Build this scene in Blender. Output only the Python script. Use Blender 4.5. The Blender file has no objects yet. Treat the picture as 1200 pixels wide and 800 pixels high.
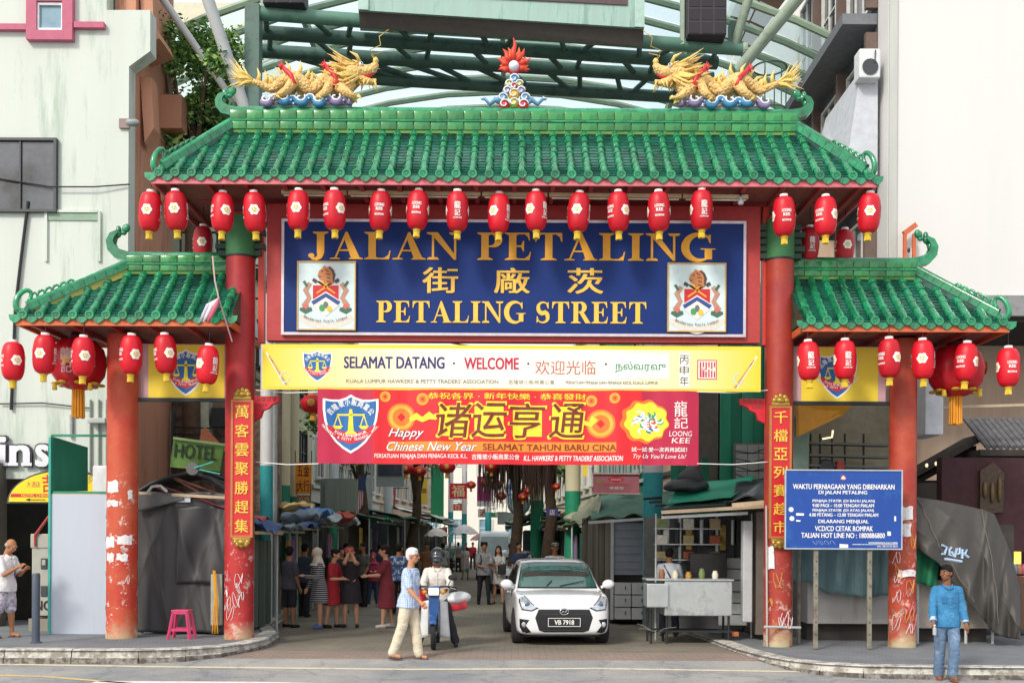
import bpy,bmesh,math,random
from mathutils import Vector,Matrix,noise
from mathutils.bvhtree import BVHTree
random.seed(7)
S = bpy.context.scene
COL = S.collection
R = math.radians
PI = math.pi
# ---------------- camera ----------------
F = 1242.0            # focal length in photo pixels (1200 wide)
CZ = 1.8
CX0,CY0 = 600.0,634.0
ROLL = R(0.3)
cd = bpy.data.cameras.new('camera'); cam = bpy.data.objects.new('camera',cd); COL.objects.link(cam)
cd.sensor_width = 36.0; cd.lens = 36.0 * F / 1200.0
cd.shift_y = (CY0 - 400.0) / 1200.0
cd.clip_start = 0.1; cd.clip_end = 2000
cam.location = (0,0,CZ)
cam.rotation_euler = (Matrix.Rotation(R(90),3,'X') @ Matrix.Rotation(ROLL,3,'Z')).to_euler()
# ---------------- world, sun, exposure ----------------
SUN_EL,SUN_AZ = R(37),R(214)     # compass azimuth: sun stands behind the camera, to its left
w = bpy.data.worlds.new('World'); S.world = w; w.use_nodes = True
nt = w.node_tree; bg = nt.nodes['Background']
sky = nt.nodes.new('ShaderNodeTexSky'); sky.sky_type = 'NISHITA'; sky.sun_disc = False
sky.sun_elevation = SUN_EL; sky.sun_rotation = SUN_AZ; sky.air_density = 1.0; sky.dust_density = 4.0
mixw = nt.nodes.new('ShaderNodeMixRGB'); mixw.inputs[0].default_value = 0.72
mixw.inputs[2].default_value = (7.6,7.6,7.7,1)      # bright hazy white cloud cover
nt.links.new(sky.outputs[0],mixw.inputs[1]); nt.links.new(mixw.outputs[0],bg.inputs[0])
bg.inputs[1].default_value = 0.15
sl = bpy.data.lights.new('sun','SUN'); so = bpy.data.objects.new('sun',sl); COL.objects.link(so)
sl.energy = 2.1; sl.angle = R(10); sl.color = (1.0,0.93,0.82)
sd = Vector((math.sin(SUN_AZ) * math.cos(SUN_EL),math.cos(SUN_AZ) * math.cos(SUN_EL),math.sin(SUN_EL)))
so.rotation_euler = sd.to_track_quat('Z','Y').to_euler()
so.location = sd * 60
S.view_settings.view_transform = 'Standard'; S.view_settings.look = 'None'
S.view_settings.exposure = 0.2; S.view_settings.gamma = 1.0
S.render.engine = 'CYCLES'
S.cycles.max_bounces = 6; S.cycles.transparent_max_bounces = 12
# ---------------- pixel -> world helpers (used once, to measure real positions) ----------------
def W(px,py,Y):
 x,y = px - CX0,py - CY0
 c,s = math.cos(ROLL),math.sin(ROLL)
 x0,y0 = x * c + y * s,-x * s + y * c
 return Vector((x0 * Y / F,Y,CZ - y0 * Y / F))
def sm(t):
 t = max(0.0,min(1.0,t)); return t * t * (3 - 2 * t)
def road_z(x,y):
 return -0.12 * sm((17.2 - y) / 2.4)
def GY(px,py,z=None):
 """depth of the ground point seen at this photo pixel"""
 y0 = -(px - CX0) * math.sin(ROLL) + (py - CY0) * math.cos(ROLL)
 Y = 18.0
 for _ in range(30):
  zz = road_z(0,Y) if z is None else z
  Y = (CZ - zz) * F / y0
 return Y
def G(px,py,z=None):
 Y = GY(px,py,z); p = W(px,py,Y); p.z = road_z(0,Y) if z is None else z
 return p
# ---------------- materials ----------------
MATS = {}
def lin(c):
 if isinstance(c,str):
  c = [int(c[i:i + 2],16) / 255 for i in (0,2,4)]
 return tuple(((v + 0.055) / 1.055) ** 2.4 if v > 0.04045 else v / 12.92 for v in c)
def mat(name,col,rough=0.6,metal=0.0,var=0.12,scale=6.0,bump=0.0,bscale=40.0,dirt=None,dirt_amt=0.0,
  dirt_scale=3.0,spec=0.5,objrand=0.0,emit=None,estr=0.0,alpha=1.0,coat=0.0,streak=False,trans=0.0,dirt_w=0.10):
 if name in MATS: return MATS[name]
 m = bpy.data.materials.new(name); m.use_nodes = True; n = m.node_tree.nodes; l = m.node_tree.links
 b = n['Principled BSDF']; c = lin(col)
 b.inputs['Roughness'].default_value = rough; b.inputs['Metallic'].default_value = metal
 b.inputs['Specular IOR Level'].default_value = spec
 b.inputs['Coat Weight'].default_value = coat; b.inputs['Coat Roughness'].default_value = 0.08
 if trans: b.inputs['Transmission Weight'].default_value = trans
 tc = n.new('ShaderNodeTexCoord')
 mp = n.new('ShaderNodeMapping'); l.new(tc.outputs['Object'],mp.inputs[0])
 if streak: mp.inputs['Scale'].default_value = (1,1,0.12)
 last = None
 if var > 0:
  nz = n.new('ShaderNodeTexNoise'); nz.inputs['Scale'].default_value = scale; nz.inputs['Detail'].default_value = 5
  nz.inputs['Roughness'].default_value = 0.6
  l.new(mp.outputs[0],nz.inputs['Vector'])
  mr = n.new('ShaderNodeMapRange'); mr.inputs[1].default_value = 0.3; mr.inputs[2].default_value = 0.7
  mr.inputs[3].default_value = 1 - var; mr.inputs[4].default_value = 1 + var
  l.new(nz.outputs[0],mr.inputs[0])
  vm = n.new('ShaderNodeVectorMath'); vm.operation = 'SCALE'; vm.inputs[0].default_value = c
  l.new(mr.outputs[0],vm.inputs['Scale']); last = vm.outputs[0]
 if dirt is not None:
  nz2 = n.new('ShaderNodeTexNoise'); nz2.inputs['Scale'].default_value = dirt_scale; nz2.inputs['Detail'].default_value = 8
  nz2.inputs['Roughness'].default_value = 0.72
  l.new(mp.outputs[0],nz2.inputs['Vector'])
  r2 = n.new('ShaderNodeMapRange'); a = 0.62 - 0.3 * dirt_amt
  r2.inputs[1].default_value = a; r2.inputs[2].default_value = a + dirt_w; r2.inputs[3].default_value = 0; r2.inputs[4].default_value = min(1,0.35 + dirt_amt)
  l.new(nz2.outputs[0],r2.inputs[0])
  mx = n.new('ShaderNodeMixRGB'); mx.inputs[2].default_value = (*lin(dirt),1)
  if last: l.new(last,mx.inputs[1])
  else: mx.inputs[1].default_value = (*c,1)
  l.new(r2.outputs[0],mx.inputs[0]); last = mx.outputs[0]
 if objrand and last:
  oi = n.new('ShaderNodeObjectInfo'); ro = n.new('ShaderNodeMapRange'); ro.inputs[3].default_value = 1 - objrand; ro.inputs[4].default_value = 1 + objrand; l.new(oi.outputs['Random'],ro.inputs[0])
  vo = n.new('ShaderNodeVectorMath'); vo.operation = 'SCALE'; l.new(last,vo.inputs[0]); l.new(ro.outputs[0],vo.inputs['Scale']); last = vo.outputs[0]
 if last: l.new(last,b.inputs['Base Color'])
 else: b.inputs['Base Color'].default_value = (*c,1)
 if bump > 0:
  nb = n.new('ShaderNodeTexNoise'); nb.inputs['Scale'].default_value = bscale; nb.inputs['Detail'].default_value = 4
  l.new(mp.outputs[0],nb.inputs['Vector'])
  bp = n.new('ShaderNodeBump'); bp.inputs['Strength'].default_value = bump; bp.inputs['Distance'].default_value = 0.02
  l.new(nb.outputs[0],bp.inputs['Height']); l.new(bp.outputs[0],b.inputs['Normal'])
 if emit is not None:
  b.inputs['Emission Color'].default_value = (*lin(emit),1); b.inputs['Emission Strength'].default_value = estr
 b.inputs['Alpha'].default_value = alpha
 MATS[name] = m; return m
def prod(name,col,**k): return mat(name,col,**k)
def glass_mat(name,tint,alpha=0.35,rough=0.05,milky=0.0):
 if name in MATS: return MATS[name]
 m = bpy.data.materials.new(name); m.use_nodes = True; n = m.node_tree.nodes; l = m.node_tree.links
 for x in list(n):
  if x.type != 'OUTPUT_MATERIAL': n.remove(x)
 out = [x for x in n if x.type == 'OUTPUT_MATERIAL'][0]
 tr = n.new('ShaderNodeBsdfTransparent'); tr.inputs[0].default_value = (*lin(tint),1)
 b = n.new('ShaderNodeBsdfPrincipled'); b.inputs['Base Color'].default_value = (*lin(tint),1); b.inputs['Roughness'].default_value = rough
 mx = n.new('ShaderNodeMixShader'); mx.inputs[0].default_value = alpha
 l.new(tr.outputs[0],mx.inputs[1]); l.new(b.outputs[0],mx.inputs[2])
 if milky:
  tl = n.new('ShaderNodeBsdfTranslucent'); tl.inputs[0].default_value = (*lin(tint),1); m3 = n.new('ShaderNodeMixShader'); m3.inputs[0].default_value = milky; l.new(mx.outputs[0],m3.inputs[1]); l.new(tl.outputs[0],m3.inputs[2]); l.new(m3.outputs[0],out.inputs[0])
 else: l.new(mx.outputs[0],out.inputs[0])
 MATS[name] = m; return m
# ---------------- objects ----------------
ORG = {}
def props(o,label=None,cat=None,group=None,kind=None):
 if label: o['label'] = label
 if cat: o['category'] = cat
 if group: o['group'] = group
 if kind: o['kind'] = kind
 return o
def thing(name,loc,label,cat,group=None):
 o = bpy.data.objects.new(name,None); COL.objects.link(o); o.location = loc
 o.empty_display_size = 0.2
 props(o,label,cat,group); ORG[o.name] = Vector(loc); return o
def link_mesh(name,me,parent=None,loc=(0,0,0),rot=None):
 o = bpy.data.objects.new(name,me); COL.objects.link(o)
 if parent: o.parent = parent
 o.location = loc
 if rot: o.rotation_euler = rot
 return o
_tmp = bpy.data.scenes.new('workbench'); _tl = _tmp.view_layers[0]
def evaluated(o):
 """evaluate one object in a small scratch scene (fast), return its mesh"""
 _tmp.collection.objects.link(o); _tl.update(); dg = _tl.depsgraph; dg.update()
 me = bpy.data.meshes.new_from_object(o.evaluated_get(dg)); _tmp.collection.objects.unlink(o); return me
class MB:
 def __init__(s): s.v = []; s.f = []; s.m = []; s.mi = 0
 def add(s,vs,fs):
  b = len(s.v); s.v += [tuple(v) for v in vs]
  for f in fs: s.f.append([b + i for i in f]); s.m.append(s.mi)
  return s
 def box(s,c,d,rot=None):
  c = Vector(c); hx,hy,hz = d[0] / 2,d[1] / 2,d[2] / 2
  vs = [Vector((x,y,z)) for x in (-hx,hx) for y in (-hy,hy) for z in (-hz,hz)]
  if rot is not None: vs = [rot @ v for v in vs]
  return s.add([v + c for v in vs],[(0,1,3,2),(4,6,7,5),(0,4,5,1),(2,3,7,6),(0,2,6,4),(1,5,7,3)])
 def bevbox(s,c,d,b=0.01,rot=None):
  bm = bmesh.new(); bmesh.ops.create_cube(bm,size=1)
  for v in bm.verts: v.co = Vector((v.co.x * d[0],v.co.y * d[1],v.co.z * d[2]))
  bmesh.ops.bevel(bm,geom=bm.edges[:],offset=b,segments=2,affect='EDGES',profile=0.6)
  vs = [v.co.copy() for v in bm.verts]; fs = [[v.index for v in f.verts] for f in bm.faces]; bm.free()
  if rot is not None: vs = [rot @ v for v in vs]
  return s.add([v + Vector(c) for v in vs],fs)
 def quad(s,a,b,c,d): return s.add([a,b,c,d],[(0,1,2,3)])
 def bar(s,p,q,w_,h_,up=(0,0,1)):
  p,q = Vector(p),Vector(q); d = (q - p); L = d.length; d.normalize()
  u = Vector(up); x = d.cross(u)
  if x.length < 1e-4: x = d.cross(Vector((0,1,0)))
  x.normalize(); z = x.cross(d)
  m = Matrix((x,d,z)).transposed()
  return s.box((p + q) / 2,(w_,L,h_),m)
 def tube(s,pts,rad,n=8,caps=True,closed=False):
  pts = [Vector(p) for p in pts]; k = len(pts)
  if not hasattr(rad,'__len__'): rad = [rad] * k
  rings = []; up = None
  for i,p in enumerate(pts):
   if closed: t = pts[(i + 1) % k] - pts[i - 1]
   else: t = pts[min(i + 1,k - 1)] - pts[max(i - 1,0)]
   if t.length < 1e-9: t = Vector((0,0,1))
   t.normalize()
   if up is None:
    up = Vector((0,0,1)) if abs(t.z) < 0.9 else Vector((1,0,0))
   x = t.cross(up)
   if x.length < 1e-4: x = t.cross(Vector((0.3,1,0.2)))
   x.normalize(); up = x.cross(t)
   rings.append([p + (x * math.cos(a) + up * math.sin(a)) * rad[i] for a in [2 * PI * j / n for j in range(n)]])
  vs = [v for r in rings for v in r]; fs = []
  m = k if closed else k - 1
  for i in range(m):
   for j in range(n):
    a,b = i * n + j,i * n + (j + 1) % n; c,d = ((i + 1) % k) * n + (j + 1) % n,((i + 1) % k) * n + j
    fs.append((a,b,c,d))
  if caps and not closed:
   fs.append(tuple(range(n - 1,-1,-1))); fs.append(tuple((k - 1) * n + j for j in range(n)))
  return s.add(vs,fs)
 def lathe(s,prof,c=(0,0,0),n=16,axis='Z',lobes=0,lob=0.0):
  c = Vector(c); vs = []; fs = []; k = len(prof)
  for r,z in prof:
   for j in range(n):
    a = 2 * PI * j / n; rr = r * (1 - lob * (0.5 - 0.5 * math.cos(lobes * a))) if lobes else r
    x,y = rr * math.cos(a),rr * math.sin(a)
    if axis == 'Z': p = Vector((x,y,z))
    elif axis == 'Y': p = Vector((x,z,y))
    else: p = Vector((z,x,y))
    vs.append(c + p)
  for i in range(k - 1):
   for j in range(n):
    a,b = i * n + j,i * n + (j + 1) % n
    fs.append((a,b,b + n,a + n))
  if prof[0][0] > 1e-5: fs.append(tuple(range(n - 1,-1,-1)))
  if prof[-1][0] > 1e-5: fs.append(tuple((k - 1) * n + j for j in range(n)))
  return s.add(vs,fs)
 def ell(s,c,r,n=12,m=8,rot=None):
  c = Vector(c); vs = []; fs = []
  for i in range(m + 1):
   t = PI * i / m
   for j in range(n):
    a = 2 * PI * j / n
    v = Vector((r[0] * math.sin(t) * math.cos(a),r[1] * math.sin(t) * math.sin(a),r[2] * math.cos(t)))
    if rot is not None: v = rot @ v
    vs.append(c + v)
  for i in range(m):
   for j in range(n):
    a,b = i * n + j,i * n + (j + 1) % n
    fs.append((a,a + n,b + n,b))
  return s.add(vs,fs)
 def prism(s,poly,y0,y1):
  """poly in (x,z), extruded from y0 (front) to y1"""
  n = len(poly)
  vs = [(x,y0,z) for x,z in poly] + [(x,y1,z) for x,z in poly]
  fs = [tuple(range(n)),tuple(range(2 * n - 1,n - 1,-1))] + [(i,i + n,(i + 1) % n + n,(i + 1) % n) for i in range(n)]
  return s.add(vs,fs)
 def grid(s,fn,nu,nv):
  vs = [fn(i / nu,j / nv) for j in range(nv + 1) for i in range(nu + 1)]
  fs = [(j * (nu + 1) + i,j * (nu + 1) + i + 1,(j + 1) * (nu + 1) + i + 1,(j + 1) * (nu + 1) + i) for j in range(nv) for i in range(nu)]
  return s.add(vs,fs)
 def mesh(s,name,mats,off=Vector((0,0,0)),smooth=False,recalc=True):
  me = bpy.data.meshes.new(name)
  me.from_pydata([(v[0] - off[0],v[1] - off[1],v[2] - off[2]) for v in s.v],[],s.f)
  if not isinstance(mats,(list,tuple)): mats = [mats]
  for m in mats: me.materials.append(m)
  if len(mats) > 1: me.polygons.foreach_set('material_index',s.m)
  if recalc:
   bm = bmesh.new(); bm.from_mesh(me)
   bmesh.ops.remove_doubles(bm,verts=bm.verts,dist=1e-6) if len(bm.verts) < 60000 else None
   bmesh.ops.recalc_face_normals(bm,faces=bm.faces); bm.to_mesh(me); bm.free()
  if smooth == 'auto':
   me.polygons.foreach_set('use_smooth',[True] * len(me.polygons)); me.update()
   bm = bmesh.new(); bm.from_mesh(me)
   for e in bm.edges:
    if len(e.link_faces) == 2 and e.calc_face_angle(0) > R(38): e.smooth = False
   bm.to_mesh(me); bm.free()
  elif smooth: me.polygons.foreach_set('use_smooth',[True] * len(me.polygons))
  me.update(); return me
 def build(s,name,mats,parent=None,smooth=False,label=None,cat=None,group=None,kind=None,org=None,recalc=True):
  if parent is not None:
   off = ORG[parent.name]; loc = (0,0,0)
  else:
   if org is not None: off = Vector(org)
   else:
    xs = [v[0] for v in s.v]; ys = [v[1] for v in s.v]; zs = [v[2] for v in s.v]
    off = Vector(((min(xs) + max(xs)) / 2,(min(ys) + max(ys)) / 2,min(zs)))
    if kind == 'structure': off = Vector((0,0,0))
   loc = off
  me = s.mesh(name,mats,off,smooth,recalc)
  o = link_mesh(name,me,parent,loc); ORG[o.name] = Vector(off)
  return props(o,label,cat,group,kind)
def copy_tree(o,parent=None,loc=None,rz=None,label=None,group=None):
 c = o.copy(); COL.objects.link(c); c.parent = parent
 if loc is not None: c.location = loc
 if rz is not None: c.rotation_euler = (0,0,rz)
 if label: c['label'] = label
 if group: c['group'] = group
 for ch in [x for x in o.children]: copy_tree(ch,c)
 return c
def resample(poly,step):
 out = []
 for i in range(len(poly)):
  a = Vector(poly[i]); b = Vector(poly[(i + 1) % len(poly)]); k = max(1,int((b - a).length / step))
  for j in range(k): out.append(a.lerp(b,j / k))
 return out
# ---------------- flat print on a board: text and shapes in the plane facing -Y ----------------
def text_mesh(body,bold=0.0,shear=0.0,space=1.0,align='LEFT',lsp=1.0):
 cu = bpy.data.curves.new('lettering','FONT'); cu.body = body; cu.size = 1.0; cu.shear = shear
 cu.space_character = space; cu.fill_mode = 'FRONT'; cu.resolution_u = 3; cu.align_x = align; cu.space_line = lsp
 ob = bpy.data.objects.new('tmp',cu); me = evaluated(ob); bpy.data.objects.remove(ob); bpy.data.curves.remove(cu)
 if bold and me.vertices:          # heavier weight: the same outline struck four times, each a hair apart
  vs = [v.co.copy() for v in me.vertices]; fs = [tuple(p.vertices) for p in me.polygons]; V = []; P_ = []
  for i,(dx,dy) in enumerate(((-1,-.5),(1,-.5),(-1,.5),(1,.5))):
   b = len(V); V += [(v.x + dx * bold,v.y + dy * bold,.0006 * i) for v in vs]; P_ += [[b + k for k in f] for f in fs]
  me2 = bpy.data.meshes.new('lettering'); me2.from_pydata(V,[],P_); bpy.data.meshes.remove(me); me = me2
 return me
def lettering(parent,body,box,y,m,bold=0.0,shear=0.0,space=1.0,align='LEFT',rot=0.0,name='lettering',thick=0.0,lsp=1.0,keep=False,xf=None):
 """fit text in box (x0,x1,z0,z1) world coords on plane y"""
 me = text_mesh(body,bold,shear,space,align,lsp)
 if not me.vertices: return None
 xs = [v.co.x for v in me.vertices]; ys = [v.co.y for v in me.vertices]
 x0,x1,z0,z1 = box; mx,Mx,my,My = min(xs),max(xs),min(ys),max(ys)
 sx = (x1 - x0) / (Mx - mx); sy = (z1 - z0) / (My - my)
 cx,cz = (x0 + x1) / 2,(z0 + z1) / 2
 if keep:
  sx = sy = min(sx,sy)
 off = ORG[parent.name] if parent else Vector((0,0,0))
 for v in me.vertices:
  lx,lz = (v.co.x - (mx + Mx) / 2) * sx,(v.co.y - (my + My) / 2) * sy
  if rot: lx,lz = lx * math.cos(rot) - lz * math.sin(rot),lx * math.sin(rot) + lz * math.cos(rot)
  p = Vector((cx + lx,y - v.co.z,cz + lz))
  if xf: p = xf(p)
  v.co = p - off
 if thick:
  bm = bmesh.new(); bm.from_mesh(me)
  r = bmesh.ops.extrude_face_region(bm,geom=bm.faces[:])
  for v in [g for g in r['geom'] if isinstance(g,bmesh.types.BMVert)]: v.co.y -= thick
  bmesh.ops.recalc_face_normals(bm,faces=bm.faces); bm.to_mesh(me); bm.free()
 me.materials.clear(); me.materials.append(m)
 o = link_mesh(name,me,parent); ORG[o.name] = off.copy()
 return o
def arc_text(parent,body,c,rad,a0,a1,h,y,m,up=True,bold=0.02,name='lettering',wfac=0.9):
 """letters one by one along an arc, joined into one part"""
 off = ORG[parent.name]; vs = []; fs = []; n = len(body)
 for i,ch in enumerate(body):
  if ch == ' ': continue
  me = text_mesh(ch,bold)
  if not me.vertices: continue
  xs = [v.co.x for v in me.vertices]; t = (i + 0.5) / n; a = a0 + (a1 - a0) * t
  wch = abs(a1 - a0) * rad / n * wfac
  sx = wch / max(0.35,(max(xs) - min(xs))); sx = min(sx,h * 1.35)
  ca,sa = math.cos(a),math.sin(a)
  b = len(vs)
  for v in me.vertices:
   lx = (v.co.x - (max(xs) + min(xs)) / 2) * sx; ly = v.co.y / 0.72 * h
   if up: p = (c[0] + (rad + ly) * ca + lx * sa,c[1] + (rad + ly) * sa - lx * ca)
   else: p = (c[0] + (rad - ly) * ca - lx * sa,c[1] + (rad - ly) * sa + lx * ca)
   vs.append((p[0],y - v.co.z,p[1]))
  fs += [[b + k for k in p.vertices] for p in me.polygons]
  bpy.data.meshes.remove(me)
 mb = MB(); mb.add(vs,fs)
 return mb.build(name,m,parent,recalc=False)
def flat(parent,poly,y,m,name='print',**k):
 """flat printed shape, concave allowed: poly in (x,z)"""
 from mathutils.geometry import tessellate_polygon
 vs = [Vector((p[0],y,p[1])) for p in poly]
 tr = tessellate_polygon([[Vector((p[0],p[1],0)) for p in poly]])
 fs = []
 for t in tr:
  a,b,c = [Vector(poly[i]) for i in t]
  cr = (b - a).cross(c - a) if False else (b.x - a.x) * (c.y - a.y) - (b.y - a.y) * (c.x - a.x)
  fs.append(tuple(t) if cr > 0 else tuple(reversed(t)))
 return MB().add(vs,fs).build(name,m,parent,recalc=False,**k)
def circ(cx,cz,r,n=20,r2=None,a0=0): return [(cx + r * math.cos(a0 + 2 * PI * i / n),cz + (r2 or r) * math.sin(a0 + 2 * PI * i / n)) for i in range(n)]
def fill_polys(parent,polys,y,m,name='print',**k):
 from mathutils.geometry import tessellate_polygon
 mb = MB()
 for poly in polys:
  tr = tessellate_polygon([[Vector((p[0],p[1],0)) for p in poly]]); fs = []
  for t in tr:
   a,b,c = [poly[i] for i in t]
   cr = (b[0] - a[0]) * (c[1] - a[1]) - (b[1] - a[1]) * (c[0] - a[0])
   fs.append(tuple(t) if cr > 0 else tuple(reversed(t)))
  mb.add([(p[0],y,p[1]) for p in poly],fs)
 if len(polys) > 1: k.setdefault('kind','stuff')
 return mb.build(name,m,parent,recalc=False,**k)
def ribbon(pts,wds):
 """2D thick stroke polygon"""
 L,Rr = [],[]; n = len(pts)
 if not hasattr(wds,'__len__'): wds = [wds] * n
 for i in range(n):
  a = Vector(pts[max(0,i - 1)]); b = Vector(pts[min(n - 1,i + 1)]); t = (b - a).normalized(); nn = Vector((-t.y,t.x))
  p = Vector(pts[i]); L.append(tuple(p + nn * wds[i] / 2)); Rr.append(tuple(p - nn * wds[i] / 2))
 return L + Rr[::-1]
# ======================= MATERIALS OF THE GATE =======================
RED = mat('red_paint','c4372b',0.45,var=0.14,scale=3,dirt='7d2a22',dirt_amt=0.15,bump=0.05,streak=True)
REDORANGE = mat('orange_red_paint','d9563a',0.5,var=0.12,scale=3,dirt='a83a2a',dirt_amt=0.25,streak=True)
REDDARK = mat('dark_red_beam_paint','9c3a38',0.6,var=0.12)
PINKBEAM = mat('faded_pink_beam','cf6f78',0.55,var=0.15,scale=8,dirt='a84a55',dirt_amt=0.3)
BROWNBOARD = mat('brown_soffit','8a4f45',0.8,var=0.2)
GLAZE = mat('green_glazed_tile','1f8c5e',0.22,var=0.28,scale=4,dirt='145a46',dirt_amt=0.38,dirt_scale=7,objrand=.28,coat=0.6,bump=0.06,bscale=30)
GLAZE2 = mat('green_glazed_pan_tile','15604f',0.3,var=0.35,scale=9,dirt='0a332c',dirt_amt=0.45,coat=0.3)
GLAZEY = mat('green_yellow_ridge_tile','2f8a48',0.25,var=0.25,scale=3,dirt='1a6636',dirt_amt=0.4,dirt_scale=6,objrand=.22,coat=0.5)
YELLOWGLAZE = mat('yellow_glaze','9fa04a',0.4,var=0.2,dirt='7a7a30',dirt_amt=0.3)
JOINT = mat('tile_joint','5d8a48',0.8,var=0.2)
ORANGEWOOD = mat('orange_fascia','c8673f',0.6,var=0.18,dirt='8a3f28',dirt_amt=0.2)
GREENBAND = mat('green_column_band','3d7a4c',0.6,var=0.12)
DARKIRON = mat('dark_iron','2b2f33',0.5,metal=0.3,var=0.2)
WHITE = mat('white_print','f1f1ee',0.6,var=0.02)
GOLD = mat('gold_lettering','e5a52c',0.45,var=0.08)
GOLD2 = mat('pale_gold_lettering','f2c24a',0.45,var=0.06)
NAVY = mat('navy_sign_blue','0f2f72',0.5,spec=.25,var=0.06,scale=2,dirt='16387c',dirt_amt=0.1)
YELLOW = mat('banner_yellow','eed23a',0.45,var=0.03)
CREAM = mat('banner_cream','f3ecc8',0.5,var=0.03)
BANRED = mat('banner_red','d81f2a',0.4,var=0.05,scale=3)
BANCRIM = mat('banner_crimson','b81e44',0.4,var=0.06,scale=3)
SHBLUE = mat('shield_blue','2266a8',0.5,var=0.03)
SHRED = mat('shield_red','cf2233',0.5,var=0.03)
SHYEL = mat('print_yellow','f3e23a',0.5,var=0.02)
ORANGE = mat('print_orange','ea7a28',0.5,var=0.03)
BROWNINK = mat('brown_ink','7a2d1c',0.5,var=0.03)
BLACKINK = mat('black_ink','1d1d22',0.5,var=0.0)
NAVYINK = mat('navy_ink','2b2a6e',0.5,var=0.0)
MAGINK = mat('magenta_ink','c01f4c',0.5,var=0.0)
REDINK = mat('faded_red_ink','bd6254',0.5,var=0.0)
TEALINK = mat('teal_ink','2f8f74',0.5,var=0.0)
GREYINK = mat('grey_ink','807a62',0.5,var=0.0)
GY_ = 18.0            # plane of the gate columns
# ---- peeling painted column: red paint, pale patches of torn posters near the bottom ----
def peel_mat(name,base,base2,patch,seed=0.0,zlo=0.2,zhi=2.6):
 m = bpy.data.materials.new(name); m.use_nodes = True; n = m.node_tree.nodes; l = m.node_tree.links; b = n['Principled BSDF']
 tc = n.new('ShaderNodeTexCoord'); mp = n.new('ShaderNodeMapping'); mp.inputs['Location'].default_value = (seed,seed * 2,seed); l.new(tc.outputs['Object'],mp.inputs[0])
 def nz(sc,det=6,rg=0.65):
  t = n.new('ShaderNodeTexNoise'); t.inputs['Scale'].default_value = sc; t.inputs['Detail'].default_value = det; t.inputs['Roughness'].default_value = rg
  l.new(mp.outputs[0],t.inputs['Vector']); return t
 def rng(src,a,c,lo=0.0,hi=1.0):
  t = n.new('ShaderNodeMapRange'); t.inputs[1].default_value = a; t.inputs[2].default_value = c; t.inputs[3].default_value = lo; t.inputs[4].default_value = hi
  l.new(src,t.inputs[0]); return t.outputs[0]
 sp = n.new('ShaderNodeSeparateXYZ'); l.new(tc.outputs['Object'],sp.inputs[0])
 low = rng(sp.outputs[2],zhi,zhi - 0.7)
 n1 = nz(1.6); m1 = n.new('ShaderNodeMixRGB'); m1.inputs[1].default_value = (*lin(base),1); m1.inputs[2].default_value = (*lin(base2),1)
 l.new(rng(n1.outputs[0],0.4,0.6),m1.inputs[0])
 n2 = nz(4.5,9,0.75); f2 = rng(n2.outputs[0],0.56,0.60)
 mu = n.new('ShaderNodeMath'); mu.operation = 'MULTIPLY'; l.new(f2,mu.inputs[0]); l.new(low,mu.inputs[1])
 m2 = n.new('ShaderNodeMixRGB'); m2.inputs[2].default_value = (*lin(patch),1); l.new(mu.outputs[0],m2.inputs[0]); l.new(m1.outputs[0],m2.inputs[1])
 n3 = nz(9,6); f3 = rng(n3.outputs[0],0.60,0.64)
 mu3 = n.new('ShaderNodeMath'); mu3.operation = 'MULTIPLY'; l.new(f3,mu3.inputs[0]); l.new(low,mu3.inputs[1])
 m3 = n.new('ShaderNodeMixRGB'); m3.inputs[2].default_value = (*lin('8d7f6a'),1); l.new(mu3.outputs[0],m3.inputs[0]); l.new(m2.outputs[0],m3.inputs[1])
 foot = rng(sp.outputs[2],0.45,0.05); n4 = nz(3.0); mu4 = n.new('ShaderNodeMath'); mu4.operation = 'MULTIPLY'; l.new(foot,mu4.inputs[0]); l.new(rng(n4.outputs[0],0.35,0.5),mu4.inputs[1])
 m4 = n.new('ShaderNodeMixRGB'); m4.inputs[2].default_value = (*lin('b3ab86'),1); l.new(mu4.outputs[0],m4.inputs[0]); l.new(m3.outputs[0],m4.inputs[1])
 l.new(m4.outputs[0],b.inputs['Base Color']); b.inputs['Roughness'].default_value = 0.5
 bp = n.new('ShaderNodeBump'); bp.inputs['Strength'].default_value = 0.35; bp.inputs['Distance'].default_value = 0.006; l.new(f2,bp.inputs['Height']); l.new(bp.outputs[0],b.inputs['Normal'])
 return m
def zpx(py,Y,px=600): return W(px,py,Y).z
def xpx(px,Y,py=634): return W(px,py,Y).x
gate = thing('street_gate',(0,GY_,0),'tall red street arch with green glazed tile roofs spanning the entrance of the market street','gate')
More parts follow.
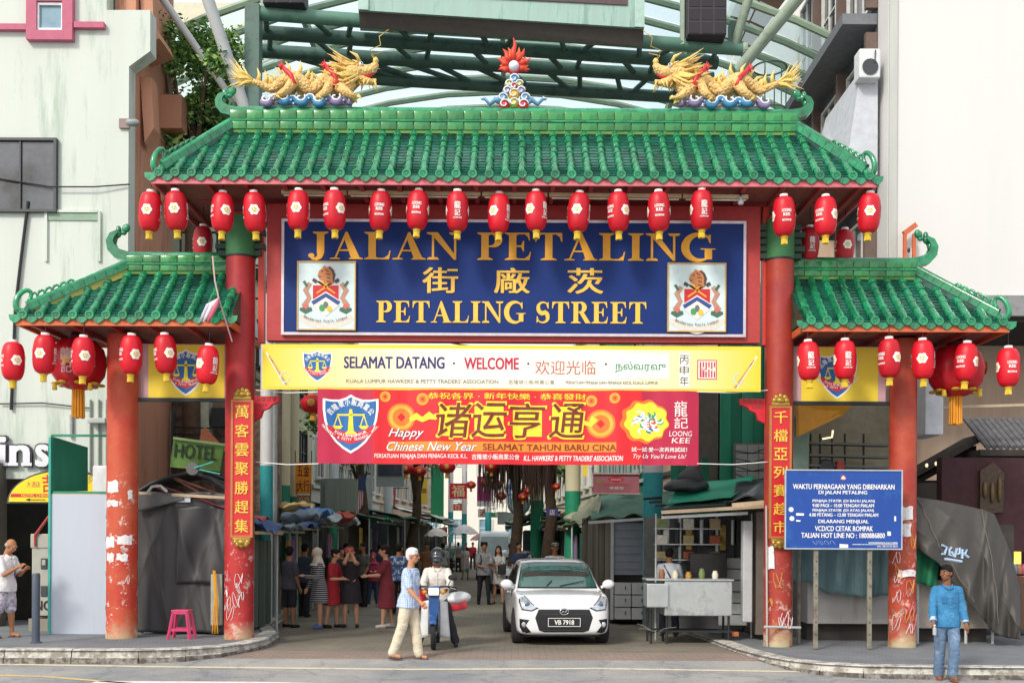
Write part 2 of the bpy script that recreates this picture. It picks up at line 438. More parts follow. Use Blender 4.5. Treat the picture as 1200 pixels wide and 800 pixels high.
# columns
colspec = [(-4.63,0.245,7.3,0.13,'main','left'),(4.52,0.24,7.3,0.05,'main','right'),(-6.62,0.255,5.25,0.13,'outer','left'),(6.63,0.225,5.25,0.05,'outer','right')]
pm = {('main','left'): peel_mat('peeling_red_paint','b32a28','a1202b','d9a0a0',1.3,zhi=2.2),
  ('main','right'): peel_mat('peeling_dark_red_paint','992e2f','a83c2a','c9a79a',4.1,zhi=1.9),
  ('outer','left'): peel_mat('peeling_orange_paint','bb3c29','c05636','ecdcd6',7.7,zhi=3.0),
  ('outer','right'): peel_mat('peeling_rust_paint','a3372d','b54d31','e2b2a2',2.2,zhi=2.6)}
for x,r,h,z0,kind,side in colspec:
 c = MB().lathe([(r * 1.02,z0),(r * 1.02,z0 + 0.05),(r,z0 + 0.06)] + [(r,z0 + 0.06 + (h - z0 - .1) * k / 10) for k in range(1,10)] + [(r,h)],(x,GY_,0),32).build('column',pm[(kind,side)],gate,smooth='auto')
 if kind == 'main':
  zb = zpx(303,GY_); zt = zpx(258,GY_)
  MB().lathe([(r * 1.015,zb),(r * 1.03,zb + .01),(r * 1.03,zt)],(x,GY_,0),32).build('painted_band',GREENBAND,c,smooth='auto')
  MB().lathe([(r * 1.04,zb - .03),(r * 1.04,zb)],(x,GY_,0),32).build('band_ring',DARKIRON,c)
  # stepped bracket wings carved in the beam beside the band
  for sgn in (-1,1):
   for k in range(5):
    MB().box((x + sgn * (r + .05 + (k % 2) * .03),GY_,zb + .05 + k * .12),(.12 + (k % 2) * .06,.16,.09)).build('bracket_block',mat('dark_green_bracket','29483a',0.6),gate)
# ---- the tile roofs ----
def roof(name,xe0,xe1,xr0,xr1,ye,ze,yr,zr,hipL,hipR,pitch,nseg,budget,ridge_h,bright=GLAZE,curlL=True,curlR=True,fascia=PINKBEAM):
 off = Vector((0,GY_,0))
 depth = yr - ye
 def surf(x,s): return Vector((x,ye + depth * s,ze + (zr - ze) * (s * 0.88 + s * s * 0.12)))
 def smax(x):
  if x < xr0: return max(0.0,1 - (xr0 - x) / (xr0 - xe0)) if hipL else 1.0
  if x > xr1: return max(0.0,1 - (x - xr1) / (xe1 - xr1)) if hipR else 1.0
  return 1.0
 # deck with the underside: closed solid
 yb = yr + depth
 d = MB(); t = 0.05
 P = lambda x,y,z: (x,y,z)
 a0,a1 = P(xe0,ye,ze),P(xe1,ye,ze); r0,r1 = P(xr0,yr,zr),P(xr1,yr,zr); b0,b1 = P(xe0,yb,ze),P(xe1,yb,ze)
 lo = lambda p: (p[0],p[1],p[2] - t)
 if not hipL: r0 = P(xe0,yr,zr)
 if not hipR: r1 = P(xe1,yr,zr)
 d.add([a0,a1,r1,r0],[(0,1,2,3)]); d.add([b0,b1,r1,r0],[(1,0,3,2)])
 d.add([a0,r0,b0],[(0,1,2)]); d.add([a1,b1,r1],[(0,1,2)])
 deck = d.build('roof_deck',GLAZE2,gate,recalc=False)
 # soffit + rafters (seen from the street)
 s_ = MB(); s_.add([(xe0 + .03,ye + .03,ze - .07),(xe1 - .03,ye + .03,ze - .07),(xe1 - .03,yb - .03,ze - .07),(xe0 + .03,yb - .03,ze - .07)],[(0,1,2,3)])
 s_.build('soffit',BROWNBOARD,gate)
 k = 0; xx = xe0 + .25
 while xx < xe1 - .1:
  MB().box((xx,(ye + yb) / 2,ze - .11),(.07,yb - ye - .12,.075)).build('rafter',REDDARK,gate); xx += 0.62
 # fascia round the eaves
 f = MB()
 f.box(((xe0 + xe1) / 2,ye + .02,ze - .085),(xe1 - xe0,.04,.11)); f.box(((xe0 + xe1) / 2,yb - .02,ze - .085),(xe1 - xe0,.04,.11))
 f.box((xe0 + .02,yr,ze - .085),(.04,yb - ye - .08,.11)); f.box((xe1 - .02,yr,ze - .085),(.04,yb - ye - .08,.11))
 f.build('fascia_board',fascia,gate)
 # pan tiles (too fine to pick apart): one joined part
 n = int(round((xe1 - xe0) / pitch)); pitch = (xe1 - xe0) / n
 xs = [xe0 + pitch * (i + .5) for i in range(n)]
 pan = MB(); courses = 15
 for side in (0,1):
  for i in range(n + 1):
   xc = xe0 + pitch * i
   for k in range(courses):
    sa,sb = k / courses,(k + 1.25) / courses
    if sa > smax(xc) - .02: break
    sb = min(sb,1)
    vs = []
    for s,lift in ((sa,.045),(sb,.012)):
     for u in (-.5,-.2,.2,.5):
      p = surf(xc + u * pitch * .95,s); p.x = min(max(p.x,xe0),xe1)
      p += Vector((0,-.7,.7)) * (lift - .03 * (1 - (2 * u) ** 2) + .012)
      if s == 0 or k == 0 and s == sa: p.y -= .02
      if side: p.y = 2 * yr - p.y
      vs.append(p)
    if side and k % 3: continue
    pan.add(vs,[(0,1,5,4),(1,2,6,5),(2,3,7,6)])
    # the front lip of the course
    if not side:
     lp = [v.copy() for v in vs[:4]] + [v + Vector((0,.012,-.022)) for v in vs[:4]]
     pan.add(lp,[(0,4,5,1),(1,5,6,2),(2,6,7,3)])
 pan.build('pan_tiles',GLAZE2,gate,kind='stuff',smooth=False,recalc=False)
 # cover tiles: half round segments in columns
 seg = 1.0 / nseg; L = math.hypot(depth,zr - ze) * seg
 cm = MB(); rr = .062
 vs = []; fs = []
 prof = [(0,rr * 1.12),(.02,rr * 1.18),(.05,rr * 1.14),(.06,rr * 1.0),(L * 1.02,rr * .93)]
 for q,(yy,r_) in enumerate(prof):
  for j in range(7):
   a = PI * j / 6; vs.append((r_ * math.cos(a),yy,r_ * math.sin(a)))
 for q in range(len(prof) - 1):
  for j in range(6): fs.append((q * 7 + j,q * 7 + j + 1,(q + 1) * 7 + j + 1,(q + 1) * 7 + j))
 fs.append(tuple(range(6,-1,-1)))
 cm.add(vs,fs); tile = cm.mesh('cover_tile',GLAZE,smooth='auto')
 ang = math.atan2(zr - ze,depth)
 rest = MB(); cnt = 0
 rt = Matrix.Rotation(ang,3,'X')
 for k in range(nseg):
  for x in xs:
   s0 = k * seg
   if s0 + seg * .45 > smax(x): continue
   p = surf(x,s0) + Vector((0,-.7,.7)) * .03
   p.x += random.uniform(-.006,.006); p.z += random.uniform(-.004,.004)
   if cnt < budget:
    link_mesh('cover_tile',tile,deck,p - off,(ang,random.uniform(-.03,.03),random.uniform(-.02,.02))); cnt += 1
   else: rest.add([rt @ Vector(v) + p for v in vs],fs)
   pb = Vector((p.x,2 * yr - p.y,p.z)); rb = Matrix.Rotation(PI,3,'Z') @ rt
   if k % 2 == 0: rest.add([rb @ Vector((v[0],v[1] * 2,v[2])) + pb for v in vs],fs)
 # hipped ends get covers too
 for hip,xe,xr,sg in ((hipL,xe0,xr0,-1),(hipR,xe1,xr1,1)):
  if not hip: continue
  m_ = int(2 * depth / pitch)
  for i in range(m_):
   yy = ye + (i + .5) * 2 * depth / m_; fr = 1 - abs(yy - yr) / depth
   p0 = Vector((xe,yy,ze + .03)); p1 = Vector((xe + (xr - xe) * fr,yy,ze + (zr - ze) * fr + .03))
   if fr > .12: rest.tube([p0,p1],rr,8)
 rest.build('upper_cover_tiles',GLAZE,gate,kind='stuff',smooth='auto',recalc=False)
 # round eave caps with a boss, and pointed drip tiles between
 cap = MB(); cap.lathe([(0.0,-.012),(.02,-.014),(.028,-.004),(.045,-.004),(.05,-.014),(.072,-.014),(.078,0),(.076,.03)],(0,0,0),16,'Y')
 capm = cap.mesh('eave_cap',GLAZE,smooth='auto',recalc=True)
 dr = MB(); poly = [(-.5 * pitch + .03,.03),(-.09,-.045),(-.045,-.085),(0,-.105),(.045,-.085),(.09,-.045),(.5 * pitch - .03,.03)]
 dr.prism(poly,0,.015); drm = dr.mesh('drip_tile',GLAZE)
 for i,x in enumerate(xs):
  p = surf(x,0) + Vector((0,-.045,.03)); link_mesh('eave_cap',capm,deck,p - off)
 for i in range(n + 1):
  p = surf(xe0 + pitch * i,0) + Vector((0,-.03,.0)); link_mesh('drip_tile',drm,deck,p - off)
 # ridge wall of glazed blocks, two rows, a cap roll and curled finials
 xa,xb = (xr0 if hipL else xe0),(xr1 if hipR else xe1); bw = .285; nb = int(round((xb - xa) / bw)); bw = (xb - xa) / nb
 h1,h2 = ridge_h * .42,ridge_h * .38
 MB().box(((xa + xb) / 2,yr,zr + ridge_h * .38),(xb - xa,.16,ridge_h * .9)).build('ridge_core',JOINT,gate)
 bl = {}
 for row,(zz,hh) in enumerate(((zr + .02,h1 * .95),(zr + .02 + h1,h2))):
  b_ = MB(); b_.bevbox((0,0,hh / 2),(bw - .014,.2,hh - .014),.012); me = b_.mesh('ridge_tile',GLAZEY,smooth='auto')
  for i in range(nb):
   link_mesh('ridge_tile',me,gate,Vector((xa + (i + .5) * bw,yr + random.uniform(-.004,.004),zz)) - off)
 MB().tube([(xa - .02,yr,zr + ridge_h * .88),(xb + .02,yr,zr + ridge_h * .88)],.075,12).build('ridge_cap',GLAZE,gate,smooth='auto')
 MB().tube([(xa - .02,yr - .1,zr + ridge_h * .42),(xb + .02,yr - .1,zr + ridge_h * .42)],.02,8).build('ridge_bead',GLAZE,gate,smooth='auto')
 for do,x,sg in ((curlL,xa,-1),(curlR,xb,1)):
  if not do: continue
  m = MB(); zt = zr + ridge_h * .8; fsz = .5 if name == 'main' else .72
  pts = [(x - sg * .5,zt + .0),(x,zt + .02),(x + sg * .22,zt + .08),(x + sg * .36,zt + .22),(x + sg * .40,zt + .38),(x + sg * .34,zt + .52),(x + sg * .22,zt + .60)]
  pts = [(x + (a_ - x) * (fsz if (a_ - x) * sg > 0 else 1),zt + (b_ - zt) * fsz) for a_,b_ in pts]
  poly = ribbon(pts,[.06,.16,.17,.15,.12,.10,.05])
  m.prism(poly,yr - .09,yr + .09)
  c = m.build('ridge_finial',GLAZE,gate)
  m = MB()   # crest leaves on the finial
  for q in range(5):
   px_,pz_ = pts[3 + min(q,3)]
   m.ell((px_ - sg * (.02 + .03 * q) ,yr,pz_ + .02 * q),(.06,.05,.075),8,6)
  m.ell((pts[-1][0],yr,pts[-1][1] + .03),(.05,.05,.09),8,6); m.ell((pts[-1][0] - sg * .08,yr,pts[-1][1] - .01),(.06,.045,.035),8,6)
  m.build('finial_crest',GLAZE,c,smooth=True)
 # hip ridges ending in scrolls
 for hip,xe,xr,sg in ((hipL,xe0,xr0,-1),(hipR,xe1,xr1,1)):
  if not hip: continue
  for back in (0,1):
   yy = (lambda v: 2 * yr - v) if back else (lambda v: v)
   p0 = Vector((xr,yy(yr - .05),zr + .12)); p1 = Vector((xe - sg * .12,yy(ye + .12),ze + .16))
   hm = MB(); nn = 9
   for q in range(nn):
    a = p0.lerp(p1,q / nn); b = p0.lerp(p1,(q + .96) / nn)
    hm.bar(a,b,.16,.1)
   hb = hm.build('hip_ridge',GLAZE,gate)
   MB().bar(p0 - Vector((0,0,.10)),p1 - Vector((0,0,.10)),.12,.13).build('hip_side',YELLOWGLAZE if xe < -7 else GLAZE2,gate)
   MB().tube([p0 + Vector((0,0,.06)),p1 + Vector((0,0,.06))],.055,10).build('hip_cap',GLAZE,gate,smooth='auto')
   dirx = (p1 - p0).normalized(); q0 = p1; up = Vector((0,0,1))
   sc = MB(); pts = []
   for q in range(15):     # spiral scroll
    a = -PI / 2 + q / 14 * 2 * PI * .9; rad = .2 * (1 - .6 * q / 14)
    pts.append(q0 + dirx * (.02 + rad * math.cos(a)) + up * (.17 + rad * math.sin(a)))
   sc.tube([p1 - dirx * .4] + pts,[.05] + [.055 * (1 - .5 * q / 14) for q in range(15)],8)
   sc.build('scroll_finial',GLAZE,gate,smooth=True)
   sc = MB()
   for q in range(6):
    c0 = p1 - dirx * (.12 + .13 * q) + up * (.13 - .008 * q)
    aa = [c0 + dirx * (.07 * math.cos(w_)) + up * (.075 * math.sin(w_)) for w_ in [j / 8 * 1.6 * PI for j in range(9)]]
    sc.tube(aa,.022,6)
   sc.build('scroll_leaf',GLAZE,gate,smooth=True)
ZE = zpx(207,17.0); ZR = zpx(157,18.2)
roof('main',-5.82,5.82,-4.86,4.86,17.0,ZE,18.2,ZR,True,True,.262,8,170,.42)
ZE2 = zpx(374,17.2); ZR2 = zpx(323,18.2)
roof('side',xpx(17,17.2),xpx(270,17.2),xpx(148,18.2),-4.6,17.2,ZE2,18.2,ZR2,True,False,.262,7,65,.34,curlR=False,fascia=ORANGEWOOD)
roof('side',xpx(939,17.2),xpx(1182,17.2),4.85,xpx(1072,18.2),17.2,ZE2 - .03,18.2,ZR2 - .03,False,True,.262,7,65,.34,curlL=False,fascia=ORANGEWOOD)
# beams and the red frame that carries the sign
m = MB(); m.box((0,18.15,zpx(232,18.15)),(9.6,.3,.36)); m.build('top_beam',REDDARK,gate)
MB().box((0,18.12,ZE + .02),(10.8,.22,.2)).build('wall_plate',REDDARK,gate)
MB().box((0,18.0,zpx(322,18.0)),(xpx(889,18) - xpx(314,18),.2,zpx(243,18) - zpx(402,18))).build('sign_frame',mat('frame_red','b23c3c',.55,var=.1),gate)
for xx in (-4.28,4.28):
 MB().box((xx,18.05,zpx(322,18)),(.1,.14,zpx(243,18) - zpx(405,18))).build('frame_post',RED,gate)
for zz in (ZE2 + .12,):
 for x0,x1 in ((-8.0,-4.85),(4.75,8.0)): MB().box(((x0 + x1) / 2,18.0,zz),(x1 - x0,.2,.22)).build('side_beam',REDDARK,gate)
for x0,x1 in ((-6.4,-4.86),(4.76,6.4)):
 MB().box(((x0 + x1) / 2,18.05,zpx(470,18)),(x1 - x0,.08,.06)).build('sign_rail',DARKIRON,gate)
for x,sg in ((-4.63,1),(4.52,-1)):   # carved red corner brackets on the inner side of the columns
 b = MB(); z0 = zpx(466,18)
 b.prism([(x + sg * .24,z0),(x + sg * .68,z0),(x + sg * .66,z0 - .1),(x + sg * .55,z0 - .14),(x + sg * .5,z0 - .2),(x + sg * .4,z0 - .24),(x + sg * .36,z0 - .36),(x + sg * .24,z0 - .42)][::sg],17.95,18.05)
 c = b.build('corner_bracket',SHRED,gate)
 m = MB()
 for q in range(4): m.box((x + sg * (.32 + .09 * q),17.945,z0 - .05),(.05,.01,.05)); m.box((x + sg * (.3 + .05 * q),17.945,z0 - .14),(.03,.01,.04))
 m.build('fretwork',REDDARK,c)
# ---- fluorescent tube fitting under the main eave ----
th = thing('tube_light',(0,17.35,zpx(232,17.35)),'long row of slim white tube lights under the main eave of the gate','tube light')
m = MB(); a,b = W(330,225,17.35),W(879,231,17.35); nseg_ = 7
for q in range(nseg_):
 p,r_ = a.lerp(b,q / nseg_),a.lerp(b,(q + .97) / nseg_)
 MB().bar(p,r_,.05,.06).build('batten',mat('cream_batten','cdbf9a',.5),th)
 MB().tube([p + Vector((.04,-.01,-.055)),r_ + Vector((-.04,-.01,-.055))],.014,8).build('tube',mat('tube_glass','d8d2c0',.3),th)
for q in range(5):
 p = a.lerp(b,(q + .5) / 5); MB().tube([p,p + Vector((0,0,.3))],.008,6).build('hanger',DARKIRON,th)
sp = W(868,236,17.3)
t = thing('spot_bulb',sp,'small clear hanging bulb at the right end of the tube lights under the main eave','bulb')
MB().lathe([(.012,.08),(.025,.06),(.03,.03),(.05,-.02),(.042,-.05),(0,-.06)],sp,12).build('glass_bulb',mat('bulb_glass','c7d0d8',.15),t,smooth=True)
MB().tube([sp + Vector((0,0,.07)),sp + Vector((0,0,.34))],.012,6).build('cord',DARKIRON,t)
# ======================= SIGNS =======================
def P2(px,py,Y): p = W(px,py,Y); return (p.x,p.z)
def board(name,px0,py0,px1,py1,Y,m,label,cat,th_=.05,frame=None,fw=.05,root=None,part='panel'):
 c = W((px0 + px1) / 2,(py0 + py1) / 2,Y)
 x0,z1 = P2(px0,py0,Y); x1,z0 = P2(px1,py1,Y)
 x0 = c.x - (px1 - px0) / 2 * Y / F; x1 = c.x + (px1 - px0) / 2 * Y / F; hh = (py1 - py0) / 2 * Y / F; z0,z1 = c.z - hh,c.z + hh
 t = root or thing(name,(c.x,Y,z0),label,cat)
 MB().box((c.x,Y + th_ / 2,c.z),(x1 - x0,th_,z1 - z0)).build(part,m,t)
 if frame:
  for q in range(2):
   MB().box((c.x,Y + th_ / 2 - .006,(z0 - fw / 2,z1 + fw / 2)[q]),(x1 - x0 + 2 * fw,th_ + .02,fw)).build('frame_rail',frame,t)
   MB().box(((x0 - fw / 2,x1 + fw / 2)[q],Y + th_ / 2 - .006,c.z),(fw,th_ + .02,z1 - z0)).build('frame_stile',frame,t)
 # map photo pixel to board plane
 t_ = dict(c=c,px=(px0 + px1) / 2,py=(py0 + py1) / 2,k=Y / F,Y=Y)
 return t,t_
def M2(b,px,py): return (b['c'].x + (px - b['px']) * b['k'],b['c'].z - (py - b['py']) * b['k'])
def BX(b,px0,py0,px1,py1): a = M2(b,px0,py1); c = M2(b,px1,py0); return (a[0],c[0],a[1],c[1])
# --- serif alphabet built as strokes (cap height 1) ---
def arc(cx,cy,rx,ry,a0,a1,n=14): return [(cx + rx * math.cos(R(a0 + (a1 - a0) * i / n)),cy + ry * math.sin(R(a0 + (a1 - a0) * i / n))) for i in range(n + 1)]
def rect(x0,z0,x1,z1): return [(x0,z0),(x1,z0),(x1,z1),(x0,z1)]
def lens(pts,wmax,wmin,f): return ribbon(pts,[wmin + (wmax - wmin) * f(i / (len(pts) - 1)) for i in range(len(pts))])
def serif(xc,z,w_,top): # bracketed serif
 h = .045; s = -1 if top else 1
 return [(xc - w_,z),(xc + w_,z),(xc + w_,z + s * h * .7),(xc + .11,z + s * .09),(xc - .11,z + s * .09),(xc - w_,z + s * h * .7)]
bump_ = lambda t: math.sin(PI * t) ** 1.3
GLY = {
 'I': (.44,[rect(.12,0,.32,1),serif(.22,0,.21,0),serif(.22,1,.21,1)]),
 'L': (.74,[rect(.12,0,.32,1),serif(.22,0,.21,0),serif(.22,1,.21,1),rect(.3,0,.68,.055),[(.54,.05),(.68,.0),(.72,.32),(.69,.32),(.66,.17)]]),
 'E': (.76,[rect(.12,0,.32,1),serif(.22,0,.21,0),serif(.22,1,.21,1),rect(.3,0,.68,.055),[(.54,.05),(.68,.0),(.72,.30),(.69,.30),(.66,.17)],
    rect(.3,.945,.66,1),[(.54,.95),(.67,1),(.69,.72),(.66,.72),(.63,.85)],rect(.3,.48,.48,.535),[(.44,.5),(.5,.32),(.53,.32),(.53,.70),(.5,.70)]]),
 'T': (.78,[rect(.29,0,.49,1),serif(.39,0,.22,0),rect(.03,.945,.75,1),[(.03,1),(.02,.68),(.05,.68),(.09,.85),(.2,.95)],[(.75,1),(.76,.68),(.73,.68),(.69,.85),(.58,.95)]]),
 'P': (.70,[rect(.12,0,.32,1),serif(.22,0,.21,0),serif(.22,1,.21,1),lens([(.3,.97)] + arc(.4,.735,.19,.235,90,-90) + [(.3,.5)],.2,.05,bump_)]),
 'R': (.84,[rect(.12,0,.32,1),serif(.22,0,.21,0),serif(.22,1,.21,1),lens([(.3,.97)] + arc(.4,.745,.19,.225,90,-90) + [(.3,.52)],.2,.05,bump_),[(.36,.52),(.55,.52),(.84,.03),(.88,0),(.64,0)]]),
 'N': (.92,[rect(.14,0,.20,1),serif(.17,0,.16,0),[(0,1),(.30,1),(.80,.12),(.80,0),(.74,0),(.14,.9),(0,.955)],rect(.74,0,.80,1),serif(.77,1,.16,1)]),
 'A': (.86,[[(.10,.03),(.15,.03),(.43,.88),(.40,.98)],[(.40,1.0),(.46,1.0),(.80,.04),(.56,.04),(.36,.80)],rect(.22,.30,.60,.355),[(-.02,0),(.26,0),(.26,.035),(.16,.06),(.09,.06),(-.02,.035)],[(.5,0),(.88,0),(.88,.035),(.80,.07),(.58,.07),(.5,.035)]]),
 'J': (.56,[rect(.24,.22,.44,1),serif(.34,1,.21,1),lens([(.34,.28),(.335,.16),(.30,.06),(.22,.01),(.13,.02),(.07,.08)],.19,.05,lambda t: (1 - t) ** .7),circ(.09,.13,.085,14)]),
 'G': (.92,[lens(arc(.48,.5,.38,.475,42,318,24),.22,.045,lambda t: math.sin(PI * min(1,max(0,t))) ** 1.2),rect(.63,.06,.83,.42),[(.52,.46),(.92,.46),(.92,.42),(.52,.42)],[(.75,.96),(.79,.96),(.79,.66),(.76,.66),(.7,.84),(.66,.86)]]),
 'S': (.64,[lens(arc(.33,.745,.22,.225,20,180,12) + arc(.42,.70,.31,.28,195,240,4) + [(.33,.47)] + arc(.22,.30,.30,.27,50,0,4) + arc(.30,.255,.23,.225,-10,-160,12),.2,.05,lambda t: math.exp(-((t - .5) / .26) ** 2)),
    [(.53,.98),(.56,.98),(.56,.68),(.53,.68),(.47,.84)],[(.04,.02),(.07,.02),(.13,.14),(.08,.32),(.05,.32)]]),
 ' ': (.34,[])}
def serif_text(parent,body,box,y,m,th_=.012,gap=.05):
 tot = sum(GLY[c][0] + gap for c in body) - gap; x0,x1,z0,z1 = box; sx = (x1 - x0) / tot; sz = z1 - z0; x = 0
 for c in body:
  wd,polys = GLY[c]
  if polys:
   mb = MB()
   for i,pl in enumerate(polys):
    q = [(x0 + (x + a) * sx,z0 + b * sz) for a,b in pl]
    ar = sum(q[k][0] * q[(k + 1) % len(q)][1] - q[(k + 1) % len(q)][0] * q[k][1] for k in range(len(q)))
    if ar < 0: q = q[::-1]
    from mathutils.geometry import tessellate_polygon
    tr = tessellate_polygon([[Vector((p[0],p[1],0)) for p in q]]); n = len(q); yf = y - th_ - .0006 * i
    fs = []
    for t in tr:
     a,b,d = [q[k] for k in t]
     fs.append(tuple(t) if (b[0] - a[0]) * (d[1] - a[1]) - (b[1] - a[1]) * (d[0] - a[0]) > 0 else tuple(reversed(t)))
    fs += [(k,k + n,(k + 1) % n + n,(k + 1) % n) for k in range(n)]
    mb.add([(p[0],yf,p[1]) for p in q] + [(p[0],y,p[1]) for p in q],fs)
   mb.build('letter',m,parent,recalc=False)
  x += wd + gap
sg,b = board('name_sign',333,261,871,390.5,17.84,NAVY,'large navy name sign with gold serif lettering and two crests under the main roof','sign',.05,mat('silver_frame','cfc4cb',.35,metal=.4),.045)
yS = 17.84 - .004
serif_text(sg,'JALAN PETALING',BX(b,361,273,838,305),yS,GOLD)
serif_text(sg,'PETALING STREET',BX(b,441,353.5,758,378.5),yS,GOLD2)
for ch,cx in (('街',516),('廠',600),('茨',686)):
 lettering(sg,ch,BX(b,cx - 21,314,cx + 21,344),yS,GOLD2,bold=.014,thick=.012)
def shape(b,pts): return [M2(b,*p) for p in pts]
def crest(cx,cy):
 """coat of arms print, 66x78 px"""
 q = lambda u,v: (cx + u * 1.08,cy + v * 1.08)
 pl = board('x',cx - 33,cy - 39,cx + 33,cy + 39,17.80,mat('crest_ground','cfe3e6',.5,var=.06,scale=8),'','',.035,mat('crest_gold_frame','c9a45a',.4),.02,root=sg,part='crest_panel')[1]
 y = 17.80
 def lay(k,polys,m): fill_polys(sg,[[M2(b,*q(*p)) for p in poly] for poly in polys],y - .002 - .0012 * k,m,'crest_print')
 col = lambda n,c: mat(n,c,.5,var=.1,scale=20)
 lay(1,[ribbon([(-29,24),(-18,31),(0,36),(18,31),(29,24)],7)],col('crest_scroll','d6d3c9'))
 lay(2,[[(-18 - 5 * math.cos(a * .7) * s_ * 0 + s_ * 0 + (-1 if s_ < 0 else 1) * 0,0) for a in range(0)] for s_ in ()] + [ribbon([(s_ * 17,-12),(s_ * 22,-4),(s_ * 18,4),(s_ * 23,12),(s_ * 19,18)],[5,6,5,7,6]) for s_ in (-1,1)],col('crest_tiger','b88a76'))
 lay(3,[ribbon([(s_ * 15,16),(s_ * 22,18),(s_ * 28,16)],[4,7,3]) for s_ in (-1,1)] + [ribbon([(s_ * 20,-8),(s_ * 24,-14)],[3,3]) for s_ in (-1,1)],col('crest_leaf','3f6a55'))
 lay(4,[ribbon([(s_ * 20,11),(s_ * 23,15)],[5,5]) for s_ in (-1,1)],col('crest_rose','cf6a66'))
 lay(5,[[(-15,-10),(15,-10),(15,12),(0,24),(-15,12)]],col('crest_white','e6e2dc'))
 lay(6,[[(-14,-9.5),(14,-9.5),(14,6),(0,-3),(-14,6)]],col('crest_red','c8252c'))
 lay(7,[ribbon([(-14.5,10),(0,1),(14.5,10)],4.5)],col('crest_blue','2a4d8f'))
 lay(8,[ribbon([(-10,-1),(9,-14)],1.8),ribbon([(10,-1),(-9,-14)],1.8),[(-10,-14),(10,-14),(4,-9),(-4,-9)]],col('crest_gold','e5a63a'))
 lay(9,[[(-9,-20),(-7.5,-25),(-4,-28),(-2,-31),(1,-29),(5,-30),(8.5,-26),(10,-19),(8,-12),(-2,-11),(-3,-15),(-7,-16)]],col('crest_tiger_head','c07a45'))
 lay(10,[ribbon([(3,-29),(7,-26),(9,-21),(8,-14)],[1.5,2.6,3,1.5]),ribbon([(-1,-27),(3,-24)],1.2),ribbon([(0,-22),(5,-21)],1.2),ribbon([(1,-18),(5,-17)],1.2),ribbon([(-5,-24),(-3,-25)],1.3),ribbon([(-8,-19),(-5,-18.5)],1.1),ribbon([(1,-14),(5,-13)],1.1),ribbon([(-13,-13),(-11,-16)],5),ribbon([(13,-13),(11,-16)],5)],col('crest_black','4a3a38'))
 lay(11,[circ(-4,15,3.2,10,3.8)],col('crest_green','3f9a5a')); lay(12,[circ(4,16,3,10,3.2)],col('crest_yellow','e6c23a')); lay(13,[circ(0,11.5,2.6,10,3.6)],col('crest_grey','6d6f78'))
 # motto on the scroll
 c0 = M2(b,*q(0,-29)); arc_text(sg,'Bandaraya Kuala Lumpur',c0,64 * b['k'],R(-114),R(-66),3.2 * b['k'],y - .004 - .0012 * 14,BROWNINK,up=False,bold=.01,name='motto')
crest(382.5,346.5); crest(816.5,348.5)
# --- shield emblem with scales ---
def shield(parent,b,cx,cy,w_,h_,y,border=WHITE):
 q = lambda u,v: M2(b,cx + u * w_ / 2,cy + v * h_ / 2)
 base = [(0,-1),(-.18,-.9),(-.42,-.83),(-.7,-.82),(-1,-.86),(-1.0,-.5),(-.94,-.1),(-.8,.28),(-.55,.62),(-.28,.84),(0,1)]
 full = base + [(-u,v) for u,v in base[-2:0:-1]]
 sc = lambda k: [q(u * k,v * k) for u,v in full]
 flat(parent,sc(1.0),y,border,'shield_border'); flat(parent,sc(.91),y - .001,SHBLUE,'shield_field')
 band = [(-.86,.02),(-.5,.2),(0,.3),(.5,.2),(.86,.02),(.76,.32),(.45,.55),(0,.68),(-.45,.55),(-.76,.32)]
 flat(parent,[q(u,v) for u,v in band],y - .002,SHRED,'shield_band')
 k = b['k']
 S_ = [[(-.5,-.34),(.5,-.34),(.5,-.28),(-.5,-.28)],[(-.06,-.42),(.06,-.42),(.10,.22),(.24,.34),(-.24,.34),(-.10,.22)],[(-.05,-.5),(.05,-.5),(.05,-.42),(-.05,-.42)]]
 for s_ in (-1,1):
  S_ += [ribbon([(s_ * .47,-.3),(s_ * .60,.08)],.035),ribbon([(s_ * .47,-.3),(s_ * .34,.08)],.035),[(s_ * .47 - .19,.06),(s_ * .47 + .19,.06),(s_ * .47 + .09,.17),(s_ * .47 - .09,.17)]]
 fill_polys(parent,[[q(u,v) for u,v in pl] for pl in S_],y - .003,SHYEL,'scales_emblem')
 c0 = q(0,.05)
 arc_text(parent,'吉隆坡小販商業公會'[:8],q(0,.15),h_ * .40 * k,R(148),R(32),h_ * .09 * k,y - .003,WHITE,up=True,bold=.02)
 arc_text(parent,'KUALA LUMPUR',q(0,-.55),h_ * .50 * k,R(-124),R(-56),h_ * .05 * k,y - .004,WHITE,up=False)
 arc_text(parent,"HAWKERS' & PETTY TRADERS' ASSN.",q(0,-.60),h_ * .585 * k,R(-146),R(-34),h_ * .045 * k,y - .004,WHITE,up=False)
 lettering(parent,'1982',BX(b,cx - w_ * .09,cy + h_ * .175,cx + w_ * .09,cy + h_ * .215),y - .004,WHITE)
